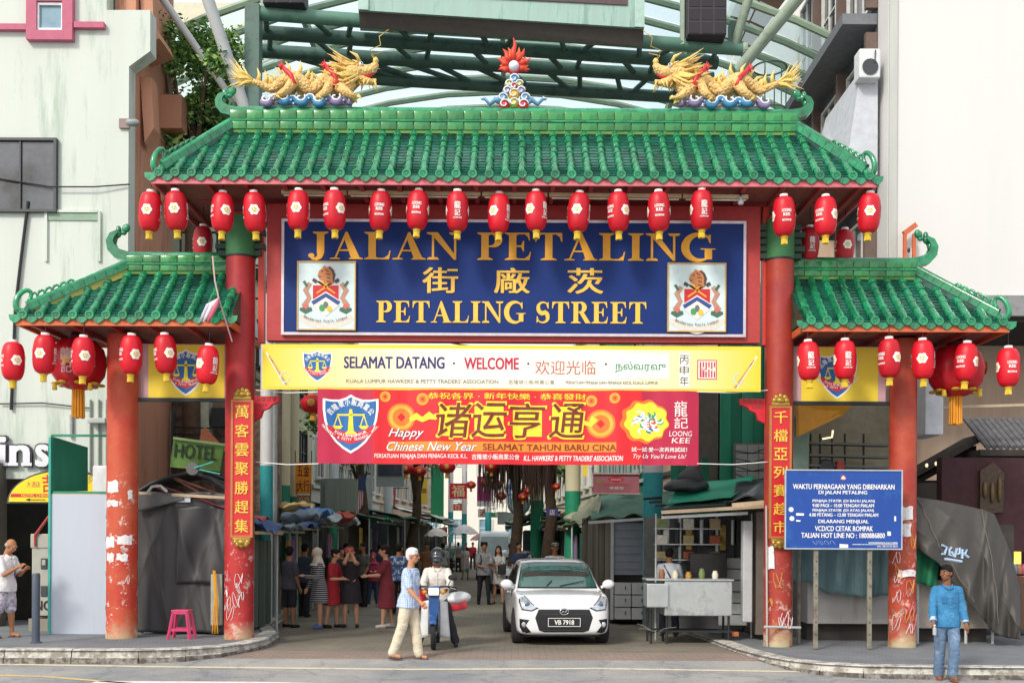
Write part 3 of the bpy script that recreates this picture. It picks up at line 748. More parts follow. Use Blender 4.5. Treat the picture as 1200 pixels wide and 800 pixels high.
# --- yellow welcome banner ---
wb,b = board('welcome_banner',307.5,404.5,891.5,457.5,17.72,YELLOW,'long yellow and white welcome banner in four languages just below the navy sign','banner',.03)
y = 17.715
def gradm(name,c1,c2,x0,x1,x2,x3):
 """printed ground: yellow ends melting into a cream middle, along x of the object"""
 m = bpy.data.materials.new(name); m.use_nodes = True; n = m.node_tree.nodes; l = m.node_tree.links; bb = n['Principled BSDF']; bb.inputs['Roughness'].default_value = .45
 tc = n.new('ShaderNodeTexCoord'); sp = n.new('ShaderNodeSeparateXYZ'); l.new(tc.outputs['Object'],sp.inputs[0])
 cr = n.new('ShaderNodeValToRGB'); mr = n.new('ShaderNodeMapRange'); mr.inputs[1].default_value = x0; mr.inputs[2].default_value = x3; l.new(sp.outputs[0],mr.inputs[0]); l.new(mr.outputs[0],cr.inputs[0])
 e = cr.color_ramp.elements; e[0].position = 0; e[0].color = (*lin(c1),1); e[1].position = 1; e[1].color = (*lin(c1),1)
 for p in (x1,x2): q = e.new((p - x0) / (x3 - x0)); q.color = (*lin(c2),1)
 l.new(cr.outputs[0],bb.inputs['Base Color']); return m
bg_ = gradm('banner_ground','eed23a','f1eee0',-4.1,-1.4,1.6,4.1)
bx = BX(b,311,409,888,455); flat(wb,[(bx[0],bx[2]),(bx[1],bx[2]),(bx[1],bx[3]),(bx[0],bx[3])],y,bg_,'printed_ground')
shield(wb,b,372,430,35,37,y - .002)
T = lambda s,x0,y0,x1,y1,m,**k: lettering(wb,s,BX(b,x0,y0,x1,y1),y - .003,m,**k)
T('SELAMAT DATANG',403,418.5,521,432.5,NAVYINK,bold=.026); T('WELCOME',544,419,608,433,MAGINK,bold=.028)
T('欢迎光临',627,422,698,438.5,REDINK)
w2 = BX(b,716,413,784,442); flat(wb,[(w2[0],w2[2]),(w2[1],w2[2]),(w2[1],w2[3]),(w2[0],w2[3])],y - .001,mat('pale_patch','f4f3e6',.5,var=0),'print_patch')
T('நல்வரவு',721,423,780,436,TEALINK,bold=.01)
w2 = BX(b,796,412,808,452); flat(wb,[(w2[0],w2[2]),(w2[1],w2[2]),(w2[1],w2[3]),(w2[0],w2[3])],y - .001,mat('pale_patch','f4f3e6',.5,var=0),'print_patch')
for i,ch in enumerate('丙申年'): T(ch,796.5,415 + 12.5 * i,807,425.5 + 12.5 * i,BLACKINK)
fill_polys(wb,[[M2(b,*p) for p in circ(cx,426,1.3,10)] for cx in (532,619,710)],y - .003,BLACKINK,'dot')
T("KUALA LUMPUR HAWKERS' & PETTY TRADERS' ASSOCIATION",406,445,584,449.5,GREYINK,bold=.01); T('吉隆坡小販商業公會',596,445,650,450,GREYINK); T('PERSATUAN PENJAJA DAN PENIAGA KECIL KUALA LUMPUR',663,446,771,450.5,GREYINK,bold=.01)
s1 = BX(b,817,420.5,840,443.5)
flat(wb,[(s1[0],s1[2]),(s1[1],s1[2]),(s1[1],s1[3]),(s1[0],s1[3])],y - .001,MAGINK,'seal_print')
s2 = BX(b,818,421.5,839,442.5); flat(wb,[(s2[0],s2[2]),(s2[1],s2[2]),(s2[1],s2[3]),(s2[0],s2[3])],y - .002,mat('seal_pale','f0dcd0',.5,var=0),'seal_print')
pl = []
for i in range(6): pl += [rect(820 + i * 3.3,423,821.6 + i * 3.3,431 - (i % 2) * 2),rect(820 + i * 3.3,432 + (i % 3),821.6 + i * 3.3,441)]
for i in range(4): pl += [rect(820.2,431.2 + i * 2.6,828 - (i % 2) * 2,432.2 + i * 2.6)]
fill_polys(wb,[[M2(b,*p) for p in q][::-1] for q in pl[:12]],y - .003,MAGINK,'seal_print'); fill_polys(wb,[[M2(b,*p) for p in q][::-1] for q in pl[12:]],y - .0036,MAGINK,'seal_print')
for cx,s_ in ((312,1),(887,-1)):    # printed building drawing at both ends
 for i,(c,w3) in enumerate((('fbf3c8',2.5),('d85a3a',1.2),('4a6fa8',1.2),('e9b04a',1.6))):
  fill_polys(wb,[[M2(b,*p) for p in ribbon([(cx + s_ * i * 3 - (0 if s_ > 0 else 0),414 + i * 4),(cx + s_ * (22 + i),452)] if s_ > 0 else [(cx - i * 3,416 + i * 4),(cx - 24 - i,453)],w3)]],y - .002 - .0007 * i,mat('bp%d' % i,c,.5,var=0),'print')
 fill_polys(wb,[[M2(b,*p) for p in ribbon([(cx + s_ * 22 + 5 * math.cos(a / 3),443 + 6 * math.sin(a / 3)) for a in range(16)],1.6)]],y - .005,mat('pale_blue_print','bfd6c9',.5,var=0),'print')
# --- red new year banner (cloth, slightly rippled) ---
bY = 17.62
rb = thing('festival_banner',W(595,543,bY),'red festival greeting banner with gold characters and crimson ends hanging below the yellow banner','banner')
b = dict(c=W(595.5,500.5,bY),px=595.5,py=500.5,k=bY / F,Y=bY)
_cn = [.03 * math.sin(i * .1 * 2.3) + .022 * math.sin(i * .1 * 6.1) + .012 * math.sin(i * 1.7) for i in range(-60,61)]
def cloth(x,z=0):
 t = x / .1 + 60; i = int(math.floor(t)); return _cn[i] * (1 - (t - i)) + _cn[i + 1] * (t - i)
def warp(o):
 me = o.data; off = ORG[o.name]
 bm = bmesh.new(); bm.from_mesh(me); xs = [v.co.x + off.x for v in bm.verts]
 for i in range(int(math.floor(min(xs) / .1)) + 1,int(math.ceil(max(xs) / .1))):
  bmesh.ops.bisect_plane(bm,geom=bm.verts[:] + bm.edges[:] + bm.faces[:],plane_co=(i * .1 - off.x,0,0),plane_no=(1,0,0),dist=1e-6)
 bm.to_mesh(me); bm.free()
 for v in me.vertices: v.co.y += cloth(v.co.x + off.x,v.co.z + off.z)
 return o
def cut(poly,step=.25):   # printed area as a fine grid strip so it follows the ripples
 return poly
def panel(x0,x1,y0,y1,m,name,yo,nx):
 g = BX(b,x0,y0,x1,y1)
 o = MB().grid(lambda u,v: (g[0] + (g[1] - g[0]) * u,bY + yo,g[2] + (g[3] - g[2]) * v),1,1).build(name,m,rb,smooth=True,recalc=False); warp(o); return o
m = MB(); g = BX(b,372.5,457,819,544)
def clf(u,v): return (g[0] + (g[1] - g[0]) * u,bY + .012,g[2] + (g[3] - g[2]) * v)
panel(372.5,437,457,544,BANCRIM,'crimson_end',0,12); panel(437,752,457,544,BANRED,'red_cloth',0,50); panel(752,819,457,544,BANCRIM,'crimson_end',0,12)
panel(372.5,819,457,544,mat('banner_back','9c2038',.6),'backing',.006,60)
panel(455,722,517.5,529,mat('orange_strip','f08a2a',.45,var=.12,scale=2),'orange_strip',-.003,40)
def TB(s,x0,y0,x1,y1,m,yo=-.006,**k):
 o = lettering(rb,s,BX(b,x0,y0,x1,y1),bY + yo,m,**k); return warp(o) if o else None
def FB(polys,yo,m,name='print'): return warp(fill_polys(rb,[[M2(b,*p) for p in q] for q in polys],bY + yo,m,name))
n0 = len(COL.objects)
shield(rb,b,411,497.5,65,69,bY - .004)
for o in list(COL.objects)[n0:]: warp(o)
for cx,cy,r_ in ((470,489,16.5),(704,496,17),(451,465,6.5),(495,468,7.5),(693,469,7),(720,466,6.5)):
 FB([circ(cx,cy,r_,24)],-.003,ORANGE,'coin'); FB([circ(cx,cy,r_ * .86,24)],-.0045,mat('coin_light','f8b03a',.5,var=.1),'coin'); FB([circ(cx,cy,r_ * .62,20)],-.006,ORANGE,'coin')
 FB([circ(cx,cy,r_ * .3,4)],-.0075,BANRED,'coin_hole')
FB([ribbon([(480,492),(488,488),(495,492),(503,487),(512,491)],[5,8,6,9,3])],-.009,SHYEL,'cloud_print'); FB([ribbon([(676,500),(684,494),(692,497),(697,489)],[3,6,5,9])],-.009,SHYEL,'cloud_print')
for cx,ch in ((532,'诸'),(573,'运'),(618,'亨'),(664,'通')):
 FB([rect(cx - 17,476,cx + 17,511)[::-1]],-.004,SHYEL,'yellow_square')
 TB(ch,cx - 23,470,cx + 23,515,SHYEL,yo=-.009,bold=.018,shear=.12); TB(ch,cx - 21,472,cx + 21,513,BROWNINK,yo=-.012,bold=.008,shear=.12)
TB('恭祝各界 · 新年快樂 · 恭喜發財',501,460.5,687,468,SHYEL,bold=.01)
TB('Happy',455,502,497,515,NAVYINK,yo=-.010,bold=.02,shear=.4); TB('Happy',455,502,497,515,WHITE,yo=-.013,bold=.005,shear=.4)
TB('Chinese New Year',453,518,559,528.5,NAVYINK,yo=-.010,bold=.02,shear=.4); TB('Chinese New Year',453,518,559,528.5,WHITE,yo=-.013,bold=.005,shear=.4)
TB('SELAMAT TAHUN BARU CINA',566,520,722,527.5,BROWNINK,bold=.012,yo=-.010)
TB('PERSATUAN PENJAJA DAN PENIAGA KECIL K.L.',439,532,548,538.5,WHITE,bold=.012); TB('吉隆坡小販商業公會',553,532,609,538.5,WHITE,bold=.012); TB("K.L. HAWKERS' & PETTY TRADERS' ASSOCIATION",614,533,730,539.5,WHITE,bold=.02,shear=.15)
FB([[(755 + 28 * math.cos(a) * (1 + .06 * math.sin(9 * a)),493 + 25 * math.sin(a) * (1 + .06 * math.sin(9 * a + 1))) for a in [2 * PI * i / 60 for i in range(60)]]],-.004,ORANGE,'glow_print')
FB([[(757 + 25 * math.cos(a) * (1 + .07 * math.sin(9 * a)),493 + 22 * math.sin(a) * (1 + .07 * math.sin(9 * a + 1))) for a in [2 * PI * i / 60 for i in range(60)]]],-.0055,SHYEL,'glow_print')
random.seed(11)
for c,ct in (('e9f3f5',16),('2f9a6a',9),('d8432e',9),('2f6fb8',6),('f0f4f4',8)):
 polys = []
 for i in range(ct):
  a = random.uniform(0,2 * PI); rr_ = random.uniform(3,16); cx,cy = 757 + rr_ * math.cos(a),493 + rr_ * math.sin(a) * .85
  polys.append(ribbon([(cx + 4 * math.cos(t + a),cy + 3.2 * math.sin(t + a)) for t in [j * .7 for j in range(6)]],[1.2,2,2.4,2.2,1.8,1]))
 for i,q in enumerate(polys): FB([q],-.007 - .0006 * i - .0001 * ct,mat('pp' + c,c,.5,var=0),'picture_print')
TB('龍',790,469,805,487,WHITE,bold=.0); TB('記',790,488,806,501,WHITE); TB('LOONG',784,504,811,510,WHITE,shear=.1); TB('KEE',787,512,809,518,WHITE,shear=.1)
TB('試一試·愛一次再再試試！',740,523,805,528.5,WHITE,bold=.015); TB("Try Us You'll Love Us!",742,531,804,537.5,WHITE,shear=.35)
# cords that hold the banner
for px_,py_ in ((374,459),(817,459),(374,543),(817,543)):
 m = MB(); p = W(px_,py_,bY); q = W(300 if px_ < 600 else 900,py_ - 2,17.9); m.tube([p,(p + q) / 2 + Vector((0,0,-.03)),q],.008,5); m.build('cord',WHITE,rb)
# --- small yellow signs at both sides ---
for nm,x0,x1,y0,y1,sc_,lab in (('l',165,272,403,470,218,'square yellow sign with a blue shield between the two left columns'),('r',930,1038,406,474,981,'square yellow sign with a blue shield between the two right columns')):
 t,b = board('shield_sign',x0,y0,x1,y1,18.06,mat('lilac_margin','c9a0a8',.5,var=.1),lab,'sign',.05)
 bx = BX(b,x0 + 9,y0 + 1,x1 - 9,y1 - 1); flat(t,[(bx[0],bx[2]),(bx[1],bx[2]),(bx[1],bx[3]),(bx[0],bx[3])],18.056,YELLOW,'yellow_face')
 shield(t,b,sc_,(y0 + y1) / 2,47,55,18.052)
# --- couplet plaques on the columns ---
for cx,y0,y1,txt,lab,colx in ((283.5,471,627,'萬客雲聚勝趕集','narrow red couplet plaque with seven gold characters on the left main column',-4.63),(914.5,478,628,'千檔亞列賽趁市','narrow red couplet plaque with seven gold characters on the right main column',4.52)):
 Yp = GY_ - .30; t,b = board('couplet_plaque',cx - 10.5,y0,cx + 10.5,y1,Yp,mat('plaque_red','c8222a',.45,var=.06),lab,'plaque',.04,mat('plaque_wood','b4703c',.5),.035)
 n = len(txt); st = (y1 - y0) / n
 for i,ch in enumerate(txt):
  lettering(t,ch,BX(b,cx - 8,y0 + st * i + 3.5,cx + 8,y0 + st * (i + 1) - 3.5),Yp - .004,GOLD2,bold=.012,thick=.008)
 for yy,nm in ((y0 - 9,'crown_ornament'),(y1 + 8,'foot_ornament')):
  c = M2(b,cx,yy); m = MB()
  for q in range(5):
   a = PI * q / 4; m.ell((c[0] + .1 * math.cos(a),Yp + .0,c[1] + (.07 * math.sin(a) if yy < y0 else -.05 * math.sin(a))),(.045,.03,.05),8,6)
  m.ell((c[0],Yp - .01,c[1]),(.08,.04,.05),8,6); m.bevbox((c[0],Yp + .01,c[1] + (-.06 if yy < y0 else .05)),(.3,.05,.05),.01)
  m.build(nm,mat('old_gold','a8873a',.35,metal=.4,var=.25,scale=20),t,smooth='auto')
 MB().box((M2(b,cx,0)[0],Yp + .09,M2(b,cx,(y0 + y1) / 2)[1]),(.06,.1,1.6)).build('fixing_bar',DARKIRON,t)
# ======================= GROUND =======================
def surface_mat(name,base,base2,crack=.0,rough=.85,sc=1.2,fine=60,speck=.12,brick=None):
 m = bpy.data.materials.new(name); m.use_nodes = True; n = m.node_tree.nodes; l = m.node_tree.links; b = n['Principled BSDF']; b.inputs['Roughness'].default_value = rough
 tc = n.new('ShaderNodeTexCoord')
 def nz(s_,d=6,r_=.6):
  t = n.new('ShaderNodeTexNoise'); t.inputs['Scale'].default_value = s_; t.inputs['Detail'].default_value = d; t.inputs['Roughness'].default_value = r_; l.new(tc.outputs['Object'],t.inputs['Vector']); return t
 def rng(src,a,c,lo=0.,hi=1.):
  t = n.new('ShaderNodeMapRange'); t.inputs[1].default_value = a; t.inputs[2].default_value = c; t.inputs[3].default_value = lo; t.inputs[4].default_value = hi; l.new(src,t.inputs[0]); return t.outputs[0]
 a = nz(sc,8,.7); f = nz(fine,3)
 mx = n.new('ShaderNodeMixRGB'); mx.inputs[1].default_value = (*lin(base),1); mx.inputs[2].default_value = (*lin(base2),1); l.new(rng(a.outputs[0],.38,.62),mx.inputs[0])
 vm = n.new('ShaderNodeVectorMath'); vm.operation = 'SCALE'; l.new(mx.outputs[0],vm.inputs[0]); l.new(rng(f.outputs[0],.3,.7,1 - speck,1 + speck),vm.inputs['Scale']); last = vm.outputs[0]
 h = f.outputs[0]
 if brick:
  bt = n.new('ShaderNodeTexBrick'); mp = n.new('ShaderNodeMapping'); mp.inputs['Rotation'].default_value = (0,0,brick[2]); l.new(tc.outputs['Object'],mp.inputs[0]); l.new(mp.outputs[0],bt.inputs['Vector'])
  bt.inputs['Scale'].default_value = 1; bt.inputs['Brick Width'].default_value = brick[0]; bt.inputs['Row Height'].default_value = brick[1]; bt.inputs['Mortar Size'].default_value = .012
  bt.inputs['Color1'].default_value = (.93,.93,.93,1); bt.inputs['Color2'].default_value = (1.05,1.05,1.05,1); bt.inputs['Mortar'].default_value = (.76,.76,.76,1)
  mu = n.new('ShaderNodeMixRGB'); mu.blend_type = 'MULTIPLY'; mu.inputs[0].default_value = 1; l.new(last,mu.inputs[1]); l.new(bt.outputs[0],mu.inputs[2]); last = mu.outputs[0]
 if crack:
  v = n.new('ShaderNodeTexVoronoi'); v.feature = 'DISTANCE_TO_EDGE'; v.inputs['Scale'].default_value = .7
  nd = nz(2.5); ad = n.new('ShaderNodeMixRGB'); ad.blend_type = 'ADD'; ad.inputs[0].default_value = .6; l.new(tc.outputs['Object'],ad.inputs[1]); l.new(nd.outputs[1],ad.inputs[2]); l.new(ad.outputs[0],v.inputs['Vector'])
  mu = n.new('ShaderNodeMixRGB'); mu.blend_type = 'MULTIPLY'; mu.inputs[0].default_value = crack; l.new(last,mu.inputs[1]); l.new(rng(v.outputs[0],0,.025,.55,1),mu.inputs[2]); last = mu.outputs[0]
 l.new(last,b.inputs['Base Color'])
 bp = n.new('ShaderNodeBump'); bp.inputs['Strength'].default_value = .3; bp.inputs['Distance'].default_value = .01; l.new(h,bp.inputs['Height']); l.new(bp.outputs[0],b.inputs['Normal'])
 return m
ROADM = surface_mat('worn_asphalt','a3a29e','80858a',crack=.55,sc=.45,speck=.22,fine=45)
STREETM = surface_mat('worn_street_paving','87806f','6f6a60',crack=0,sc=.6,brick=(.22,.11,0))
STREETM2 = surface_mat('pink_paving_band','96857a','877a70',crack=0,sc=.9,brick=(.22,.11,0))
PAVEM = surface_mat('grey_block_paving','7f8489','70757b',sc=1.0,brick=(.2,.1,.0))
KERBM = mat('whitewashed_kerb','c9c7bf',.85,var=.12,scale=6,dirt='8a837a',dirt_amt=.55,dirt_scale=5,bump=.3,bscale=25)
KERBF = mat('weathered_kerb_face','8f8a84',.9,var=.25,scale=12,dirt='57514c',dirt_amt=.6,dirt_scale=7,bump=.5,bscale=20)
MB().grid(lambda u,v: (-600 + 1200 * u,-300 + 1200 * v,-.35),2,2).build('ground',mat('far_ground','8a8780',.9),kind='structure')
MB().grid(lambda u,v: (-60 + 120 * u,-20 + 36.4 * v,road_z(0,-20 + 36.4 * v)),2,180).build('road',ROADM,kind='structure',smooth=True)
MB().grid(lambda u,v: (-60 + 120 * u,16.4 + .9 * v,road_z(0,16.4 + .9 * v)),2,6).build('paving_band',STREETM2,kind='structure',smooth=True)
MB().grid(lambda u,v: (-30 + 60 * u,17.3 + 110 * v,0),2,2).build('street',STREETM,kind='structure')
def strip(name,pts,wd,m,dz=.004):
 mb = MB(); poly = ribbon([(p[0],p[1]) for p in pts],wd); n = len(pts)
 L = poly[:n]; Rr = poly[n:][::-1]
 for i in range(n - 1):
  k = 6
  for j in range(k):
   a = [Vector(L[i]).lerp(Vector(L[i + 1]),t) for t in (j / k,(j + 1) / k)]; c = [Vector(Rr[i]).lerp(Vector(Rr[i + 1]),t) for t in (j / k,(j + 1) / k)]
   q = [(v.x,v.y,road_z(0,v.y) + dz) for v in (c[0],c[1],a[1],a[0])]
   mb.add(q,[(0,1,2,3)])
 return mb.build(name,m,kind='structure',recalc=False)
LINE = mat('worn_cream_road_paint','d9d3b4',.7,var=.12,dirt='9a9a93',dirt_amt=.35,dirt_scale=6)
LINEY = mat('worn_yellow_road_paint','dcc27a',.7,var=.1,dirt='a3a090',dirt_amt=.35,dirt_scale=6)
LINEW = mat('white_band_surface','e6e4df',.7,var=.08,dirt='a7a7a4',dirt_amt=.3,dirt_scale=6)  # white with greyer blotches, for the broad near band
strip('road_line',[G(-60,777),G(200,781),G(480,784),G(700,783),G(960,787)],.10,LINE)
strip('yellow_road_line',[G(-60,788),G(60,793),G(160,801),G(200,806)],.10,LINEY)
strip('white_road_band',[G(110,799),G(300,800),G(560,806)],.26,LINEW)
def pavement(name,outer,inner_x,z):
 """outer: kerb line points; filled to inner side"""
 n = len(outer); mb = MB()
 from mathutils.geometry import tessellate_polygon
 poly = outer + inner_x
 tr = tessellate_polygon([[Vector((p[0],p[1],0)) for p in poly]])
 mb.add([(p[0],p[1],z) for p in poly],[tuple(t) for t in tr])
 o = mb.build(name,PAVEM,kind='structure');
 for p in o.data.polygons:
  pass
 bm = bmesh.new(); bm.from_mesh(o.data)
 for f in bm.faces:
  if f.normal.z < 0: f.normal_flip()
 bm.to_mesh(o.data); bm.free()
 # kerb stones laid along the line
 pts = []
 for i in range(n - 1):
  a,b_ = Vector(outer[i]),Vector(outer[i + 1]); k = max(1,int(round((b_ - a).length / .85)))
  if (b_ - a).length > 12: k = max(1,int((b_ - a).length / 1.2))
  pts += [a.lerp(b_,j / k) for j in range(k)]
 pts.append(Vector(outer[-1])); cnt = 0
 for i in range(len(pts) - 1):
  a,b_ = pts[i],pts[i + 1]
  if max(a.y,b_.y) > 45 or abs(a.x) > 16: continue
  t = (b_ - a).normalized(); nn = Vector((t.y,-t.x))
  cx_,cy_ = sum(p[0] for p in poly) / len(poly),sum(p[1] for p in poly) / len(poly)
  inn = nn if nn.dot(Vector((cx_,cy_)) - a) > 0 else -nn
  a2,b2 = a + t * .008,b_ - t * .008; zb = min(road_z(0,a.y),road_z(0,b_.y)) - .06; zt = z + .012 + random.uniform(-.003,.004)
  ins = .3; zm = zb + (zt - zb) * .55
  prof = [(0,zb),(0,zm),(.03,zm + .012),(.035,zt - .03),(.06,zt),(ins,zt),(ins,zb)]
  vs = [(q.x + inn.x * u,q.y + inn.y * u,v) for q in (a2,b2) for u,v in prof]; fs = [(j,(j + 1) % 7,(j + 1) % 7 + 7,j + 7) for j in range(7)] + [(6,5,4,3,2,1,0),(7,8,9,10,11,12,13)]
  k = MB(); k.add(vs,fs); k.m = [1,0,0,0,0,0,1,1,1]
  k.build('kerb_stone',[KERBM,KERBF],o)
 return o
pavement('left_pavement',[(-30,15.8),(-7.6,15.85),(-5.6,15.9),(-4.95,16.1),(-4.5,16.5),(-4.2,17.1),(-4.1,17.8),(-4.2,19.2),(-4.75,21),(-5.8,30),(-6.6,60)],[(-30,60)],.13)
pavement('right_pavement',[(30,14.85),(6.2,14.95),(5.0,15.05),(4.45,15.3),(4.1,15.7),(3.88,16.3),(3.68,17.4),(3.58,18.9),(3.3,22),(2.75,27.8),(1.6,40),(1.2,60)],[(30,60)],.05)
# ======================= BUILDING HELPERS =======================
GLASS = mat('dark_window_glass','39434d',.08,var=.35,scale=1.5,spec=.8)
GLASSB = mat('blue_window_glass','7c9db0',.12,var=.25,scale=2)
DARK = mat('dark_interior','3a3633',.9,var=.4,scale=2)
FRAMEW = mat('pale_window_frame','d3d4cf',.5)
FRAMED = mat('dark_window_frame','3d4246',.5)
def win(parent,c,w_,h_,n,frame=FRAMEW,pane=GLASS,mull=1,trans=0,fw=.06,d=.10,name='window',sill=False):
 c = Vector(c); n = Vector(n).normalized(); u = Vector((0,0,1)).cross(n).normalized(); m = Matrix((u,n,Vector((0,0,1)))).transposed()
 mb = MB(); P_ = lambda a,b,z: c + u * a + n * b + Vector((0,0,z))
 for s_ in (-1,1):
  mb.box(P_(s_ * (w_ / 2 - fw / 2),d / 2,0),(fw,d,h_),m); mb.box(P_(0,d / 2 - .001,s_ * (h_ / 2 - fw / 2)),(w_ - 2 * fw,d - .004,fw),m)
 for k in range(mull): mb.box(P_(-w_ / 2 + w_ * (k + 1) / (mull + 1),d / 2 - .01,0),(fw * .6,d * .7,h_ - 2 * fw),m)
 for k in range(trans): mb.box(P_(0,d / 2 - .013,-h_ / 2 + h_ * (k + 1) / (trans + 1)),(w_ - 2 * fw,d * .6,fw * .6),m)
 f = mb.build(name,frame,parent)
 MB().box(P_(0,.025,0),(w_ - 2 * fw + .01,.02,h_ - 2 * fw + .01),m).build('pane',pane,f)
 if sill: MB().box(P_(0,d / 2 + .05,-h_ / 2 - .04),(w_ + .1,d + .1,.06),m).build('sill',frame,f)
 return f
# ======================= LEFT CORNER BUILDING =======================
MINT = mat('mint_render','cdd6cf',.85,var=.06,scale=.8,dirt='9fb3a3',dirt_amt=.32,dirt_scale=1.5,streak=True,bump=.08)
MINTLOW = mat('mint_render_shaded','a3b9ac',.85,var=.1,scale=1.2,dirt='8aa090',dirt_amt=.25,streak=True)  # mint render darkened: the side roof's shade is put into the colour
PINKT = mat('pink_trim','b9637c',.7,var=.08)
BROWN = mat('terracotta_render','c08c72',.85,var=.12,scale=1,dirt='8c5a48',dirt_amt=.25,streak=True)
YL = 20.4
lb = thing('corner_building',(-11,YL,.13),'pale mint corner building with pink trimmed window rising behind the left arch','building')
q = lambda px,py: P2(px,py,YL)
xr = q(150,300)[0]
# facade wall: with the stepped top corner block
wall = [q(-420,560),(xr,q(0,560)[1]),(xr,q(150,78)[1]),q(176,60),q(176,12),q(125,12),q(125,-80),q(-420,-80)]
MB().prism([(p[0],p[1]) for p in wall],YL,YL + .35).build('wall',MINT,lb)
MB().prism([q(-420,560),q(-420,745),q(-15,745),q(-15,560)][::-1],YL + .02,YL + .35).build('lower_wall',MINTLOW,lb)
x0,x1 = q(62,600)[0],q(150,600)[0]; MB().box(((x0 + x1) / 2,YL + .19,q(0,655)[1]),(x1 - x0,.3,q(0,560)[1] - q(0,750)[1])).build('lower_wall',MINTLOW,lb)
MB().box(((q(116,0)[0] + q(150,0)[0]) / 2,YL + .5,q(0,-20)[1]),(.55,.1,1.2)).build('louvre_panel',mat('grey_louvre','7c8c86',.7),lb)
# brown return wall and its sun breakers
MB().box((xr - .2,YL + 1.5,7),(.4,2.3,14.4)).build('side_wall',BROWN,lb)
for k,(dy,z,h_,dep) in enumerate(((.6,10.3,1.3,.45),(.5,12.2,1.6,.5),(1.6,9.2,.8,.5))):
 MB().prism([(xr,z + h_ / 2),(xr + dep * .5,z + h_ / 2),(xr + dep * .62,z - h_ / 2 + .3),(xr + .1,z - h_ / 2)],YL + dy,YL + dy + .35).build('sun_breaker',BROWN,lb)
MB().box((xr + .22,YL + .8,zpx(64,YL + 1)),(.45,.9,.2),Matrix.Rotation(R(-20),3,'Y')).build('ledge',BROWN,lb)
MB().box((xr + .2,YL + 2.0,zpx(137,YL + 2)),(.5,.4,.7)).build('balcony',BROWN,lb)
win(lb,(xr + .005,YL + 1.6,6.3),1.2,1.6,(1,0,0),FRAMED)
m = MB()
pc = q(61,22); pk = YL / F
f = MB(); W_,H_ = 54 * pk,56 * pk
for s_ in (-1,1):
 f.box((pc[0] + s_ * (W_ / 2 - 6 * pk),YL - .06,pc[1]),(12 * pk,.14,H_)); f.box((pc[0],YL - .061,pc[1] + s_ * (H_ / 2 - 5.5 * pk)),(W_ - 24 * pk,.138,11 * pk))
w1 = f.build('window_surround',PINKT,lb)
win(lb,(pc[0],YL - .002,pc[1]),32 * pk,33 * pk,(0,-1,0),mat('white_frame','dfe3e4',.5),GLASSB,0,fw=.05,d=.09)
for a,b_ in ((-420,34),(89,124)):
 p0,p1 = q(a,32),q(b_,32); MB().box(((p0[0] + p1[0]) / 2,YL - .05,p0[1]),(p1[0] - p0[0],.12,.11)).build('string_course',PINKT,lb)
p0,p1 = q(-60,163),q(68,250); f = win(lb,((p0[0] + p1[0]) / 2,YL - .002,(p0[1] + p1[1]) / 2),p1[0] - p0[0],p0[1] - p1[1],(0,-1,0),FRAMED,mat('reflecting_glass','4b5158',.05,var=.8,scale=1.1,spec=.9),2,0,.05)
p0,p1 = q(55,248),q(117,307)     # shallow framed panel in the render
for c_,d_ in (((p0[0],(p0[1] + p1[1]) / 2),(.05,p0[1] - p1[1])),((p1[0],(p0[1] + p1[1]) / 2),(.05,p0[1] - p1[1])),(((p0[0] + p1[0]) / 2,p0[1]),(p1[0] - p0[0] - .06,.05))):
 MB().box((c_[0],YL - .02,c_[1]),(d_[0],.06,d_[1])).build('plaster_bead',MINT,lb)
MB().box(((p0[0] + p1[0]) / 2,YL - .01,p0[1] - .1),(p1[0] - p0[0] - .06,.03,.14)).build('painted_panel_shade',mat('panel_shade_paint','8fa894',.8),lb)  # darker strip paints the shade under the panel's top edge
m = MB(); m.tube([W(33,236,YL - .05),W(25,300,YL - .05),W(18,360,YL - .05),W(13,480,YL - .05)],.03,8); m.build('downpipe',DARKIRON,lb)
MB().tube([W(-10,208,YL - .08),W(60,219,YL - .1),W(110,219,YL - .1),W(152,216,YL - .05)],.014,6).build('cable',DARKIRON,lb)
MB().tube([W(0,473,YL - .05),W(50,472,YL - .06),W(105,478,YL - .05)],.014,6).build('cable',DARKIRON,lb)
MB().tube([W(83,486,YL - .05),W(83,512,YL - .05)],.04,8).build('drain_pipe',mat('grey_pipe','b9c0c0',.5),lb)
for xx in (106,116,125): MB().tube([W(xx,468,YL - .04),W(xx,575,YL - .04)],.02,6).build('conduit',mat('conduit_grey','8a9a92',.6),lb)
MB().bevbox(W(115,493,YL - .12),(.34,.2,.1),.02).build('junction_box',mat('box_grey','b7c0bb',.6),lb)
m = thing('camera_mount',W(152,144,YL - .1),'small grey bracket light fixed to the edge of the mint building','lamp')
MB().box(W(146,145,YL - .03),(.2,.05,.18)).build('bracket',mat('rust_grey','8f7f7c',.7),m); MB().lathe([(.05,-.14),(.07,-.1),(.07,.05),(.03,.1)],W(157,144,YL - .15),12,'X').build('lamp_head',mat('lamp_grey','8f9496',.5),m,smooth='auto')
